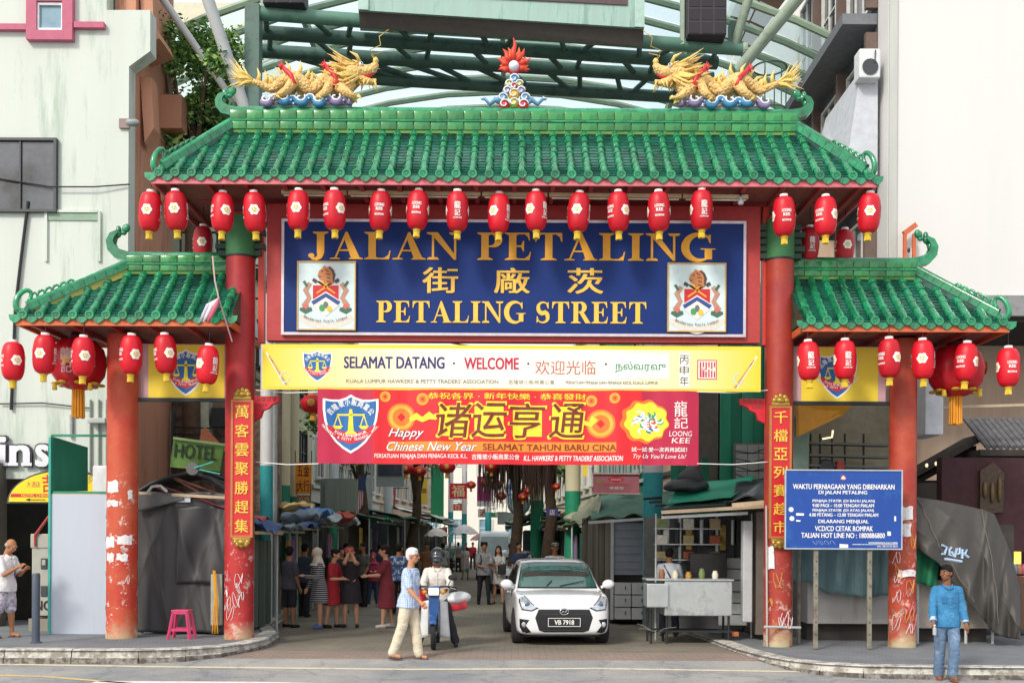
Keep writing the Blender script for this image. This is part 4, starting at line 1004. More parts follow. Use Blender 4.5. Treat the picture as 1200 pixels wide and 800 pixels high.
# tiled shop pier, doorway, letters and arched hotel sign
pier = MB().box(W(-8,645,YL - .1),(.38,.3,3.35)).build('pier',mat('pier_core','6f6a62',.8),lb)
for r_ in range(9):
 for c_ in range(1):
  MB().box((W(-8,645,YL).x,YL - .262,.13 + .2 + r_ * .365),(.36,.03,.345)).build('tile',mat('beige_stone_tile','b7a28c',.6,var=.15,scale=2),pier)
MB().box(W(20,668,YL + 1.5),(2.4,.1,3.2)).build('shop_back',DARK,lb)
MB().box(W(30,735,YL + .7),(1.8,1.5,.05)).build('shop_step',mat('step_grey','7b7f84',.8),lb)
ls = thing('shop_letters',W(30,545,YL - .12),'white raised serif shop letters with dark edges on the mint wall at far left','sign')
for (ch,x0,x1,y0,y1) in (('f',-18,-2,510,546),('i',3,13,512,546),('n',17,41,522,546),('s',47,63,521,547)):
 kk = YL / F; box_ = (W(x0,0,YL).x,W(x1,0,YL).x,W(30,y1,YL).z,W(30,y0,YL).z); dd = .03
 lettering(ls,ch,(box_[0] - dd,box_[1] + dd,box_[2] - dd,box_[3] + dd),YL - .05,mat('letter_edge','3c3d4a',.6),bold=.035,thick=.04,name='letter_backing')
 lettering(ls,ch,box_,YL - .095,mat('letter_white','dfe2ea',.5,var=.08,scale=30),bold=.03,thick=.02,name='letter')
 if ch != 's':
  for xs_ in ((x0 + 5,) if ch in 'fi' else (x0 + 4,x1 - 4)):
   MB().box((W(xs_,0,YL).x,YL - .106,box_[2] + .03),(.2,.02,.06)).build('letter_serif',mat('letter_white',''),ls)
YH = YL - .4
hs = thing('arched_hotel_sign',W(58,589,YH),'yellow half-round hotel sign with red band over the dark shop doorway','sign')
c0 = W(75,588,YH); rx,rz = 64 * YH / F,36 * YH / F
arcp = [(c0.x + rx * math.cos(a),c0.z + rz * math.sin(a)) for a in [PI * i / 24 for i in range(25)]]
MB().prism([(c0.x + rx * 1.05 * math.cos(a),c0.z - .03 + rz * 1.12 * math.sin(a)) for a in [PI * i / 24 for i in range(25)]],YH,YH + .25).build('canopy_edge',FRAMED,hs)
MB().prism(arcp,YH - .03,YH - .002).build('sign_face',mat('sign_yellow','f5d71e',.4,var=.04),hs)
k = YH / F; bb = dict(c=c0,px=75,py=588,k=k,Y=YH)
fill_polys(hs,[[M2(bb,*p) for p in ((13,582.5),(137,582.5),(136,578.5),(14,578.5))]],YH - .034,SHRED,'red_band')
lettering(hs,'HOTEL CHINATOWN',BX(bb,26,579,75,582),YH - .037,SHYEL); lettering(hs,'大酒店',BX(bb,32,564,48,571),YH - .034,REDINK); lettering(hs,'吉',BX(bb,50,556,62,577),YH - .034,SHRED,bold=.02)
fill_polys(hs,[[M2(bb,*p) for p in q_] for q_ in ([(30,585.5),(36,583.8),(36,587.2)],[(36,585),(54,585),(54,586),(36,586)])],YH - .034,BLACKINK,'arrow')
# ======================= RIGHT BUILDING =======================
WALLW = mat('white_render','d9dad9',.85,var=.02,scale=.6,dirt='cfd1d0',dirt_amt=.25,dirt_scale=.8,dirt_w=.3,streak=True,bump=.06)
YR = 21.0
rbd = thing('white_building',(13,YR,.05),'tall plain white end-wall building with dark louvred side facing the street on the right','building')
xl = xpx(1038,YR)
zb = zpx(345,YR)
MB().box(((xl + 24) / 2,YR + .3,(zb + 26) / 2),(24 - xl,.6,26 - zb)).build('end_wall',WALLW,rbd)
MB().box((xl + .09,YR - .02,(zb + 26) / 2),(.16,.06,26 - zb)).build('corner_strip',mat('grey_strip','b9bdb8',.7,var=.15,scale=2,streak=True),rbd)
MB().box((xl + .25,YR + 3.3,15.6),(.5,5.4,20.6)).build('side_wall',mat('dark_side_wall','50565e',.8,var=.15,scale=1),rbd)
for lev,zz in enumerate((5.6,9.0,12.4,15.8)):
 MB().box((xl - .35,YR + 3.3,zz + .1),(.72,5.3,.22)).build('floor_slab',mat('slab_grey','72767c',.8),rbd)
 for k in range(3):
  win(rbd,(xl - .002,YR + 1.6 + k * 1.9,zz + 1.7),1.5,2.6,(-1,0,0),FRAMEW,GLASS,2,1)
  MB().box((xl - .13,YR + .65 + k * 1.9,zz + 1.75),(.24,.12,2.9)).build('concrete_fin',mat('fin_paint','6a5a54' if k % 2 else '6a5a54',.8),rbd)
ys = YR + .3
MB().add([(xl - .75,ys,9.2),(xl - .1,ys,9.2),(xl - .1,ys,11.3),(xl - .45,ys + 0,11.3),(xl - .95,ys + 2.2,9.2),(xl - .1,ys + 2.2,9.2),(xl - .1,ys + 2.2,11.2),(xl - .5,ys + 2.2,11.2)],
   [(0,1,2,3),(7,6,5,4),(0,3,7,4),(1,5,6,2),(3,2,6,7),(0,4,5,1)]).build('balcony_parapet',mat('pale_parapet','c3c9d2',.8,var=.1),rbd)
ac = W(1021,72,20.95)
a = thing('air_conditioner',(ac.x,21.2,ac.z - .5),'white air conditioner unit on the balcony beside the big white wall','air conditioner')
MB().bevbox((ac.x,21.2,ac.z),(.42,.36,.58),.03).build('casing',mat('ac_white','d9dde0',.5),a)
MB().lathe([(.0,0),(.15,0),(.16,-.02)],(ac.x,21.018,ac.z - .08),16,'Y').build('fan_grille',FRAMED,a); MB().tube([(ac.x + .1,21.0,ac.z + .25),(ac.x + .08,20.98,ac.z)],.012,6).build('pipe',DARKIRON,a)
# dark shop under the white wall: lintel, old roof, red interior wall, lit counters
sh = thing('coffee_shop',(9,YR,.05),'dark old coffee shop with red wall and small lit counters beneath the white wall','shop')
MB().box((16,YR + .1,zb - .2),(17,.5,.4)).build('lintel',mat('grey_beam','8b8d90',.8,dirt='5f6062',dirt_amt=.3),sh)
MB().box((13.2,YR + 4,3.3),(12,.2,6.6)).build('back_wall',mat('maroon_wall','43252a',.8,var=.2),sh)
MB().box((13.2,YR + 2,zb - .45),(12,4,.1)).build('ceiling',DARK,sh)
MB().box((8.0,YR + 3.9,2.6),(1.6,.2,3.2)).build('cream_wall',mat('cream_wall','9a907c',.8,var=.1),sh)
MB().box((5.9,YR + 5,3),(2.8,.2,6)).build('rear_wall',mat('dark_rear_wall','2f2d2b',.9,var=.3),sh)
bq = board('x',1098,556,1112,600,YR + 3.5,mat('yellow_notice','c9b52a',.5),'','',root=sh,part='notice')[1]
for i,ch in enumerate('福禄寿喜'): lettering(sh,ch,BX(bq,1100,558 + i * 10.5,1110,566 + i * 10.5),YR + 3.495,mat('olive_ink','5a5420',.6))
MB().box(W(1118,572,YR + 3.75),(.55,.05,.5)).build('lit_window',mat('lit_pane','fff3d0',.5,emit='fff0cc',estr=1.2),sh)
for q_ in (0,1): MB().prism([(p.x,p.z) for p in (W(1068,556 + q_ * 12,20.9),W(1152,508 + q_ * 12,20.9),W(1152,516 + q_ * 12,20.9),W(1068,562 + q_ * 12,20.9))],20.9 + q_ * .3,21.8 + q_ * .3).build('old_awning',mat('dark_old_awning','3c3937',.9,var=.3),sh)
for k in range(9): p = W(1086 + k * 11,545 - 2 * (k % 3),20.8); MB().ell(p,(.03,.03,.04),8,6).build('string_bulb',mat('string_bulb','fff0c8',.4,emit='ffe8b8',estr=1.0),sh,smooth=True)
# small decorative tile roof inside, end of the row of tiles
rr_ = MB();
eave = W(1158,524,20.4)
for r_ in range(5):
 for c_ in range(19):
  p = Vector((eave.x - .0 + c_ * .125,20.4 + r_ * .2,eave.z + r_ * .13)); MB().tube([p,p + Vector((0,.22,.14))],.055,7).build('roof_tile',mat('old_grey_tile','66666a',.8,var=.3,scale=8),sh)
MB().box((eave.x + 1.1,21.0,eave.z - .1),(2.5,1.2,.12)).build('tile_roof_deck',DARK,sh)
MB().box((eave.x + .8,20.5,eave.z - 1.1),(3.4,.25,1.8)).build('red_panel',mat('maroon_wall',''),sh)
pl = MB(); pc = W(1161,572,20.3); pl.prism([(pc.x - .2,pc.z - .5),(pc.x + .24,pc.z - .45),(pc.x + .26,pc.z + .3),(pc.x + .05,pc.z + .5),(pc.x - .2,pc.z + .34)],20.3,20.36); pp = pl.build('carved_panel',mat('dark_carving','4a3b2c',.6,var=.4,scale=14),sh)
for k in range(3): MB().ell((pc.x - .12 + .14 * k,20.28,pc.z - .03 - .05 * (k % 2)),(.045,.04,.16 + .04 * k),8,6).build('carved_figure',mat('dark_bronze','6a5634',.5,metal=.3),pp,smooth=True)
for k,(px_,py_,c_) in enumerate(((1185,596,'e8a020'),(1192,640,'ffd060'),(1178,640,'ffe9a0'))):
 g = MB(); g.bevbox(W(px_,py_,20.6),((.55,.14,.12)[k],.06,(.2,.95,.8)[k]),.02); g.build('lit_sign',mat('glow%d' % k,c_,.5,emit=c_,estr=1.3),sh)
for k in range(10):
 p = W(1176 + (k % 5) * 6,672 + (k // 5) * 14,20.3); MB().lathe([(.06,0),(.07,.12),(.05,.16),(.05,.19)],p,10).build('jar',mat('jar%d' % (k % 4),('b04a6a','c9b060','6a8a9a','9a6a4a')[k % 4],.4),sh,smooth='auto')
MB().box(W(1188,705,20.5),(.9,.6,1.0)).build('counter',mat('brown_counter','6a4a3a',.6),sh)
cp = MB(); cp.bar(W(1085,478,20.0),W(1210,474,20.0),.05,.05); cp.build('awning_pole',mat('pale_wood','b8a58a',.6),sh)
wp = thing('hanging_box_sign',W(1085,512,20.2),'hanging white box sign seen edge-on right of the outer right column','sign'); MB().bevbox(W(1084,478,20.2),(.34,.9,1.1),.02).build('box',mat('sign_white','d5dbe2',.5),wp); MB().bar(W(1079,445,20.2),W(1079,420,20.2),.03,.03).build('hanger',DARKIRON,wp)
# small orange street shrine frame above the right roof
po = W(1065,292,20.8); t = thing('wall_bracket',(po.x,20.8,po.z - .5),'small orange-red metal bracket on the white wall behind the right roof curl','bracket')
MB().bar(po + Vector((-.1,0,.3)),po + Vector((.14,0,.48)),.08,.1).build('arm',ORANGEWOOD,t)
for s_ in (-.08,.1): MB().box(po + Vector((s_,0,-.05)),(.06,.06,.7)).build('post',ORANGEWOOD,t)
MB().ell(po + Vector((.0,0,-.02)),(.03,.03,.05),8,6).build('insulator',BLACKINK,t)
# ======================= STREET BUILDINGS BEHIND THE GATE =======================
def shophouse(x,y0,y1,z1,side,wm,label,wins,wx=.0,name='shophouse',depth=6.0,floors=((3.9,1.5),),winm=FRAMEW,panem=GLASS,gap=2.0,ground=DARK):
 """side -1: stands left of the street (faces +x)"""
 n = Vector((-side,0,0)); xa = x if not hasattr(x,'__len__') else x[0]; xb = xa if not hasattr(x,'__len__') else x[1]
 t = thing(name,((xa + side * depth / 2),(y0 + y1) / 2,0),label,'building')
 def X(y): return xa + (xb - xa) * (y - y0) / (y1 - y0)
 vs = [(X(y0),y0,3.2),(X(y1),y1,3.2),(X(y1) + side * depth,y1,3.2),(X(y0) + side * depth,y0,3.2)]
 vs += [(v[0],v[1],z1) for v in vs]
 MB().add(vs,[(0,1,2,3),(4,5,6,7),(0,1,5,4),(1,2,6,5),(2,3,7,6),(3,0,4,7)]).build('upper_wall',wm,t)
 vs = [(X(y0) + side * 2.2,y0 + .05,0),(X(y1) + side * 2.2,y1 - .05,0),(X(y1) + side * depth * .98,y1 - .05,0),(X(y0) + side * depth * .98,y0 + .05,0)]; vs += [(v[0],v[1],3.2) for v in vs]
 MB().add(vs,[(0,1,2,3),(4,5,6,7),(0,1,5,4),(1,2,6,5),(2,3,7,6),(3,0,4,7)]).build('shop_front',ground,t)
 d = Vector((xb - xa,y1 - y0,0)).normalized(); nn = Vector((d.y,-d.x,0)); nn = nn if nn.x * side < 0 else -nn
 for zc,h_ in floors:
  y = y0 + gap * .6
  while y < y1 - .6:
   win(t,(X(y),y,zc + h_ / 2),gap * .6,h_,nn,winm,panem,1,1,sill=True); y += gap
  MB().bar(Vector((X(y0),y0,zc - .35)) + nn * .04,Vector((X(y1),y1,zc - .35)) + nn * .04,.1,.12).build('string_course',winm,t)
 MB().bar(Vector((X(y0),y0,z1 + .08)) + nn * .1,Vector((X(y1),y1,z1 + .08)) + nn * .1,.3,.18).build('cornice',winm,t)
 return t,X,nn
C1 = mat('olive_grey_render','a9b09c',.85,var=.12,dirt='7f8672',dirt_amt=.3,streak=True)
C2 = mat('cream_render','d2caae',.85,var=.1,dirt='a89f82',dirt_amt=.25,streak=True)
C3 = mat('pale_render','dcdcd4',.85,var=.08,dirt='b5b5ac',dirt_amt=.2,streak=True)
C4 = mat('sea_green_render','2f8f78',.8,var=.15,dirt='1f6a5a',dirt_amt=.3,streak=True)
C5 = mat('peach_render','c9b09a',.85,var=.1,streak=True)
shophouse((-7.6,-7.7),24.5,31,11,-1,C1,'olive grey shophouse behind the left stalls nearest the gate',3,floors=((4.2,1.5),(7.2,1.5)))
shophouse((-7.7,-7.6),31.1,40,9.6,-1,C2,'cream shophouse in the middle of the left row behind the stalls',3,floors=((4.2,1.5),(7.0,1.4)),winm=FRAMED)
shophouse((-7.6,-7.0),40.1,56,10.6,-1,C3,'long pale shophouse farther down the left row',3,floors=((4.2,1.6),(7.2,1.6)))
shophouse((-7.0,-5.6),56.1,80,12,-1,C5,'peach coloured shophouse at the far left end of the street',3,floors=((4.2,1.6),(7.2,1.6)),gap=3)
shophouse((5.4,4.6),23.5,33,8.5,1,C5,'peach shophouse behind the right stalls nearest the gate',3,floors=((4.2,1.5),),winm=FRAMED)
shophouse((4.6,3.6),33.1,44,10,1,C4,'sea green shophouse in the middle of the right row',3,floors=((4.2,1.5),(7.2,1.5)))
shophouse((3.6,2.2),44.1,62,11,1,C2,'cream shophouse farther down the right row',3,floors=((4.2,1.6),(7.2,1.6)))
shophouse((2.2,1.2),62.1,82,9.5,1,C3,'pale shophouse at the far right end of the street',3,floors=((4.2,1.6),),gap=3)
fe = thing('end_building',(-3,96,0),'bright pale building closing the far end of the street','building')
MB().box((-3,98,6),(26,4,12)).build('wall',mat('bright_render','e6e4dc',.8,var=.06),fe)
for i in range(9):
 for j in range(3): win(fe,(-12 + i * 2.4,96 - .003,3 + j * 3.2),1.3,1.7,(0,-1,0),FRAMEW,GLASSB,1,1,fw=.1)
# pale tower seen through the gap over the left side roof
tw = thing('pale_tower',(-9.5,36,0),'pale back building with blue windows seen in the gap left of the main column','building')
MB().box((-11.3,36,9),(7,8,18)).build('wall',mat('tower_render','d6d2bc',.8,var=.06),tw)
for i in range(6):
 for j in range(4): win(tw,(-14 + i * 1.1,31.998,9.5 + j * 1.6),.8,1.1,(0,-1,0),FRAMEW,GLASSB,1,1,fw=.05)
# scaffold-like window bars in front of it
gr = thing('iron_grille',(-6.0,24.2,0),'black iron window grille standing behind the left side roof','grille')
for i in range(5): MB().tube([(-7.6 + i * .42,24.2,5.6),(-7.6 + i * .42,24.2,9.9)],.03,6).build('bar',DARKIRON,gr)
for j in range(6): MB().tube([(-7.7,24.17,5.8 + j * .75),(-5.8,24.17,5.8 + j * .75)],.025,6).build('rail',DARKIRON,gr)
for s_ in (-7.6,-5.92): MB().tube([(s_,24.25,0),(s_,24.25,5.7)],.04,6).build('post',DARKIRON,gr)
# brown building mass seen through the left bay
bbg = thing('brown_building',(-6.6,23.3,0),'brown and peach back building seen through the left bay of the gate','building')
MB().box((-6.35,23.6,2.6),(2.3,.6,5.2)).build('wall',mat('dull_brown_wall','8a7868',.9,var=.3,scale=2,dirt='54483f',dirt_amt=.5),bbg)
for px_,w_,c_,y0,y1 in ((172,.45,'b98a70',470,590),(190,.12,'4a4a48',470,600),(196,.2,'8d8f90',480,600),(228,.28,'c58f74',468,520),(240,.2,'b9c0ae',470,530),(262,.5,'33363a',478,500)):
 a,b_ = W(px_,y0,23.0),W(px_,y1,23.0); MB().box(((a.x),23.1,(a.z + b_.z) / 2),(w_,.3,a.z - b_.z)).build('pilaster',mat('pil' + c_,c_,.8,var=.2),bbg)
MB().prism([(p.x,p.z) for p in (W(236,505,22.6),W(240,500,22.6),W(265,528,22.6),W(232,522,22.6))],22.6,22.65).build('awning',mat('orange_awning','d98a63',.7),bbg)
for i in range(4): MB().tube([W(205,500 + i * 8,22.7),W(262,502 + i * 8,22.7)],.015,5).build('wire',DARKIRON,bbg)
# ---- green hoarding building on the right ----
gh = thing('green_hoarding',(4.5,21.3,.05),'tall teal green board hoarding behind the right end of the banners','hoarding')
GH = [mat('hoarding_green%d' % i,c,.6,var=.18,scale=2,dirt='1a6a52',dirt_amt=.3,streak=True) for i,c in enumerate(('2a9a78','23876b','3aa585'))]
x = xpx(843,21.5); i = 0
while x < xpx(905,21.5):
 zt = zpx(330,21.5)
 MB().box((x + .11,21.5 + .03 * (i % 2),(2.4 + zt) / 2),(.215,.04,zt - 2.4)).build('board',GH[i % 3],gh); x += .22; i += 1
MB().box((xpx(873,21.6),21.7,4.4),(1.1,.06,5.0)).build('rear_rail',DARKIRON,gh)
x = xpx(786,21.5) ; i = 0
for k in range(6):
 h_ = (520,505,560,540,515,545)[k]; x0 = xpx(790 + k * 9,22.2)
 MB().box((x0,22.2,(2.4 + zpx(h_ + 20,22.2)) / 2),(.16,.04,zpx(h_ + 20,22.2) - 2.4)).build('board',GH[k % 3],gh)
bk = thing('block_wall',(4.75,21.0,.05),'grey white block wall with sagging wires above the right stall roof','wall')
for r_ in range(5):
 for c_ in range(3):
  p = W(869 + c_ * 13,526 + r_ * 10.5,21.1); MB().bevbox(p,(.21,.12,.165),.008).build('block',mat('pale_block','a9aeac',.85,var=.15,scale=5),bk)
MB().box(W(882,547,21.2),(.75,.05,.95)).build('mortar_core',mat('mortar','80807c',.9),bk)
MB().box((4.75,21.25,1.4),(.7,.1,2.7)).build('lower_wall',mat('mortar',''),bk)
for i in range(5):
 a,b_ = W(862,528 + i * 9,20.9),W(903,524 + i * 12,20.2); MB().tube([a,(a + b_) / 2 + Vector((0,0,-.08)),b_],.012,5).build('wire',DARKIRON,bk)
# ---- columns of the covered walkway ----
CREAMC = mat('cream_column_paint','d6cfae',.6,var=.06,streak=True); WHITEC = mat('white_column_paint','d9dde0',.6,var=.05)
def column(px,w_,yb,up,low,Y,label,ztop=9.0,z0=0.0):
 p = W(px,634,Y); r = w_ / 2 * Y / F; zb = zpx(yb,Y)
 t = thing('walkway_column',(p.x,Y,z0),label,'column','round painted columns along the street')
 MB().lathe([(r,zb),(r,ztop)],(p.x,Y,0),20).build('upper_shaft',up,t,smooth='auto'); MB().lathe([(r * 1.01,z0),(r * 1.01,zb - .002)],(p.x,Y,0),20).build('lower_shaft',low,t,smooth='auto')
TEALC = mat('teal_column_paint','2f9fa6',.55,var=.1,dirt='2a7f74',dirt_amt=.2); GRNC = mat('green_column_paint','1f8a68',.55,var=.12,dirt='175f4a',dirt_amt=.2)
def two(a): return a
column(312,15,547,WHITEC,TEALC,22.5,'white and aqua column just right of the left main column',7)
column(330,19,570,CREAMC,GRNC,25.5,'widest cream and green column beside the left main column',7)
column(344,12,583,CREAMC,GRNC,26.5,'slim cream column right of the widest left column',7)
column(391,12,563,WHITEC,GRNC,33,'short pale column behind the grey balcony on the left',7)
column(430,12,598,WHITEC,GRNC,40,'pale column with green foot beside the striped flag',7)
column(455,11,603,WHITEC,GRNC,46,'pale column right of the striped flag under the grey box',7)
column(528,6,600,WHITEC,TEALC,66,'thin white column by the red hanging banner far off',8)
column(544,6,602,WHITEC,TEALC,62,'thin white column under the far magenta banner',8)
column(572,7,600,WHITEC,TEALC,58,'thin white column left of the hanging roots',8)
column(765,23,553,WHITEC,TEALC,22.0,'thick white and teal column standing behind the cook stall',7)
column(671,18,575,CREAMC,GRNC,31,'cream and green column left of the red shop sign',7)
column(629,15,586,CREAMC,GRNC,39,'cream and green column right of the hanging roots',7)
MB().lathe([(.045,0),(.045,7)],(xpx(322,22.9),22.9,0),10).build('drainpipe',mat('grey_pipe',''),smooth='auto',label='grey drainpipe between the two leftmost walkway columns',cat='pipe')
# ======================= OVERHEAD STEEL AND GLASS CANOPY =======================
STEEL = mat('green_steel_paint','5f8a7a',.45,var=.12,scale=2,dirt='3f6a58',dirt_amt=.35,dirt_scale=2)
STEELD = mat('dark_green_steel_paint','46685f',.5,var=.15,scale=2,dirt='2f4a42',dirt_amt=.35)
WSTEEL = mat('white_steel_paint','c6cbcd',.45,var=.08,dirt='989d9d',dirt_amt=.2)
GSTEEL = mat('pale_green_steel','9fb0a0',.5,var=.12,dirt='6f8a70',dirt_amt=.3)
cn = thing('street_canopy',(0,24,0),'green steel truss with arched blue glass roof spanning the street above the gate','canopy')
chords = [((296,15,22.0),(872,58,23.6),.145),((303,38,22.8),(840,74,24.4),.15),((306,60,23.6),(835,92,25.2),.15),((430,92,24.4),(790,114,25.6),.14)]
cps = []
for a,b_,r_ in chords:
 p,q_ = W(*a),W(*b_); cps.append((p,q_)); MB().tube([p,q_],r_,14).build('chord',STEEL if r_ == .145 else STEELD,cn,smooth='auto')
for i in range(12):
 t0 = (i + .3) / 12; t1 = (i + .3 + (.55 if i % 2 else -.1)) / 12
 for c in range(3):
  MB().tube([cps[c][0].lerp(cps[c][1],t0),cps[c + 1][0].lerp(cps[c + 1][1],min(1,max(0,t1)))],.06,8).build('web_member',STEELD,cn,smooth='auto')
for px_,Y_,y0,y1,w_ in ((297,22.0,8,140,.3),(861,23.6,28,60,.25)):
 a,b_ = W(px_,y0,Y_),W(px_,y1,Y_); MB().box(((a + b_) / 2),(w_,.3,a.z - b_.z)).build('end_post',STEELD,cn)
MB().lathe([(.16,-.05),(.17,0),(.16,.05)],cps[0][1],16,'X').build('end_plate',GSTEEL,cn)
# arched glass with purlins
xc,half,crown,rise = -.3,11.5,zpx(50,27) ,2.8
def arch(x,y): return 14.9 - rise * ((x - xc) / 9.5) ** 2
GL = glass_mat('blue_canopy_glass','dcf1f5',.15,milky=.45)
for k in range(10):
 y = 23.6 + k * 1.0
 for j in range(8):
  xa,xb = xc - half + j * 2 * half / 8,xc - half + (j + 1) * 2 * half / 8
  if abs((xa + xb) / 2 - xc) < 0: continue
  MB().add([(xa + .02,y + .05,arch(xa,y)),(xb - .02,y + .05,arch(xb,y)),(xb - .02,y + .95,arch(xb,y)),(xa + .02,y + .95,arch(xa,y))],[(0,1,2,3)]).build('glass_pane',GL,cn)
 MB().tube([(xc - half + i * 2 * half / 14,y,arch(xc - half + i * 2 * half / 14,y) - .14) for i in range(15)],.085,6).build('purlin',mat('purlin_paint','93a893',.5,var=.1),cn,smooth='auto')
for j in range(5):
 xa = xc - half + (j + .5) * 2 * half / 5; MB().bar((xa,23.4,arch(xa,0) - .32),(xa,33.2,arch(xa,0) - .32),.12,.22).build('rib',mat('purlin_paint',''),cn)
# support struts
def strut(a,b_,r_,m,name='strut'): MB().tube([W(*a),W(*b_)],r_,12).build(name,m,cn,smooth='auto')
strut((183,-12,21.5),(276,122,22.5),.075,WSTEEL); strut((237,-20,21.0),(291,140,22.0),.125,WSTEEL); strut((176,-10,22.4),(205,60,24),.09,GSTEEL)
strut((945,-14,21.6),(866,82,23.0),.13,GSTEEL); strut((880,-10,23),(858,62,23.6),.1,GSTEEL)
strut((276,122,22.5),(276,350,22.5),.11,STEELD,'mast'); strut((866,80,23),(866,350,23),.12,STEELD,'mast')
m = MB(); cc = W(902,80,23.4)
for dz in (0,-.95): MB().tube([cc + Vector((.36 * math.cos(a),.36 * math.sin(a),dz)) for a in [2 * PI * i / 24 for i in range(24)]],.02,6,closed=True).build('ring',STEELD,cn)
for i in range(6): a = 2 * PI * i / 6; MB().tube([cc + Vector((.36 * math.cos(a),.36 * math.sin(a),0)),cc + Vector((.36 * math.cos(a),.36 * math.sin(a),-.95))],.015,5).build('ring_bar',STEELD,cn)
MB().tube([cc + Vector((-.4,0,-.95)),cc + Vector((-1.0,.2,-.6))],.05,6).build('ring_arm',STEELD,cn)
# led screen and speakers hung on the truss
a,b_,c_,d_ = W(420,-40,22.0),W(755,-30,22.6),W(755,33,22.6),W(420,12,22.0)
ld = thing('screen_housing',(a + c_) / 2,'big pale green screen housing hung from the truss at the top','screen')
def slab(pts,th_,m,name,par):
 n = (pts[1] - pts[0]).cross(pts[3] - pts[0]).normalized(); n = n if n.y > 0 else -n
 vs = list(pts) + [p + n * th_ for p in pts]; return MB().add(vs,[(0,1,2,3),(7,6,5,4),(0,4,5,1),(1,5,6,2),(2,6,7,3),(3,7,4,0)]).build(name,m,par)
slab([a,b_,c_,d_],.9,mat('mint_metal','9fbfb6',.5,var=.1,scale=3,dirt='6f8f84',dirt_amt=.3,streak=True),'housing',ld)
L_ = lambda u,v,o=0: (a.lerp(b_,u)).lerp(d_.lerp(c_,u),v) + Vector((0,-.03 - o,0))
slab([L_(.03,.1),L_(.94,.1),L_(.94,.60),L_(.03,.60)],.02,mat('screen_face','5c4a4a',.5,var=.3,scale=30),'screen_face',ld)
for u in (.0,.965): slab([L_(u,.0,.01),L_(u + .035,.0,.01),L_(u + .035,1,.01),L_(u,1,.01)],.02,mat('mint_metal2','a9c7be',.5),'side_trim',ld)
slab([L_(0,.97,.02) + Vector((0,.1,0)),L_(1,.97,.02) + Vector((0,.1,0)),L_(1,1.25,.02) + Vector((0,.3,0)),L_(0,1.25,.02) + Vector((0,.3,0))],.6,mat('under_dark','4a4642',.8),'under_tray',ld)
for nm,x0,y0,x1,y1,Y_ in (('l',311,-30,359,11,22.0),('r',804,-30,849,47,23.2)):
 p = W((x0 + x1) / 2,(y0 + y1) / 2,Y_); t = thing('loudspeaker',p - Vector((0,0,(y1 - y0) / 2 * Y_ / F)),'dark square box on the %s end of the overhead green truss' % ('left' if nm == 'l' else 'right'),'loudspeaker')
 w_,h_ = (x1 - x0) * Y_ / F,(y1 - y0) * Y_ / F; MB().bevbox(p,(w_,.5,h_),.02).build('cabinet',mat('speaker_black','34303a',.6),t)
 for i in range(5):
  for j in range(3): MB().box(p + Vector((-w_ / 2 + w_ * (j + .5) / 3,-.255,-h_ / 2 + h_ * (i + .5) / 5)),(w_ / 3.6,.01,h_ / 6)).build('grille',mat('grille_black','26232b',.7),t)
 MB().box(p + Vector((-w_ / 2 - .07,.1,0)),(.08,.12,h_ * 1.1)).build('bracket',GSTEEL,t)
# background right: white block, brown soffit, brick fins
wbk = thing('far_white_block',(13,42,0),'far white block with brown soffit and tall brick fins above the right dragon','building')
MB().box((14.8,42,14),(12,4,28)).build('wall',WALLW,wbk)
a,b_ = W(865,-30,30),W(925,-30,30)
MB().add([W(842,52,30),W(872,66,30),W(935,-20,27),W(880,-40,27)],[(0,1,2,3)]).build('soffit',mat('rust_soffit','9a7468',.8,var=.15,scale=3),wbk)
MB().bar(W(842,52,29.9),W(882,-44,26.9),.12,.3).build('soffit_edge',GSTEEL,wbk)
for px_,y0,y1,w_ in ((953,12,100,.62),(943,34,100,.3)):
 a,b_ = W(px_,y0,39.5),W(px_,y1,39.5); h_ = a.z - b_.z; nr = int(h_ / .22)
 fin = MB().prism([(a.x - w_ / 2,b_.z),(a.x + w_ / 2,b_.z),(a.x + w_ / 2,a.z - .2),(a.x,a.z + .3),(a.x - w_ / 2,a.z - .2)],39.5,39.9).build('brick_fin',mat('brick_mortar','9a8468',.9),wbk)
 bmx = MB()
 for r_ in range(nr):
  for c_ in range(2): bmx.box((a.x - w_ / 4 + c_ * w_ / 2,39.49,b_.z + (r_ + .5) * h_ / nr),(w_ * .47,.03,h_ / nr * .8))
 bmx.build('bricks',mat('ochre_brick','b08a5e',.8,var=.25,scale=3),fin,kind='stuff')
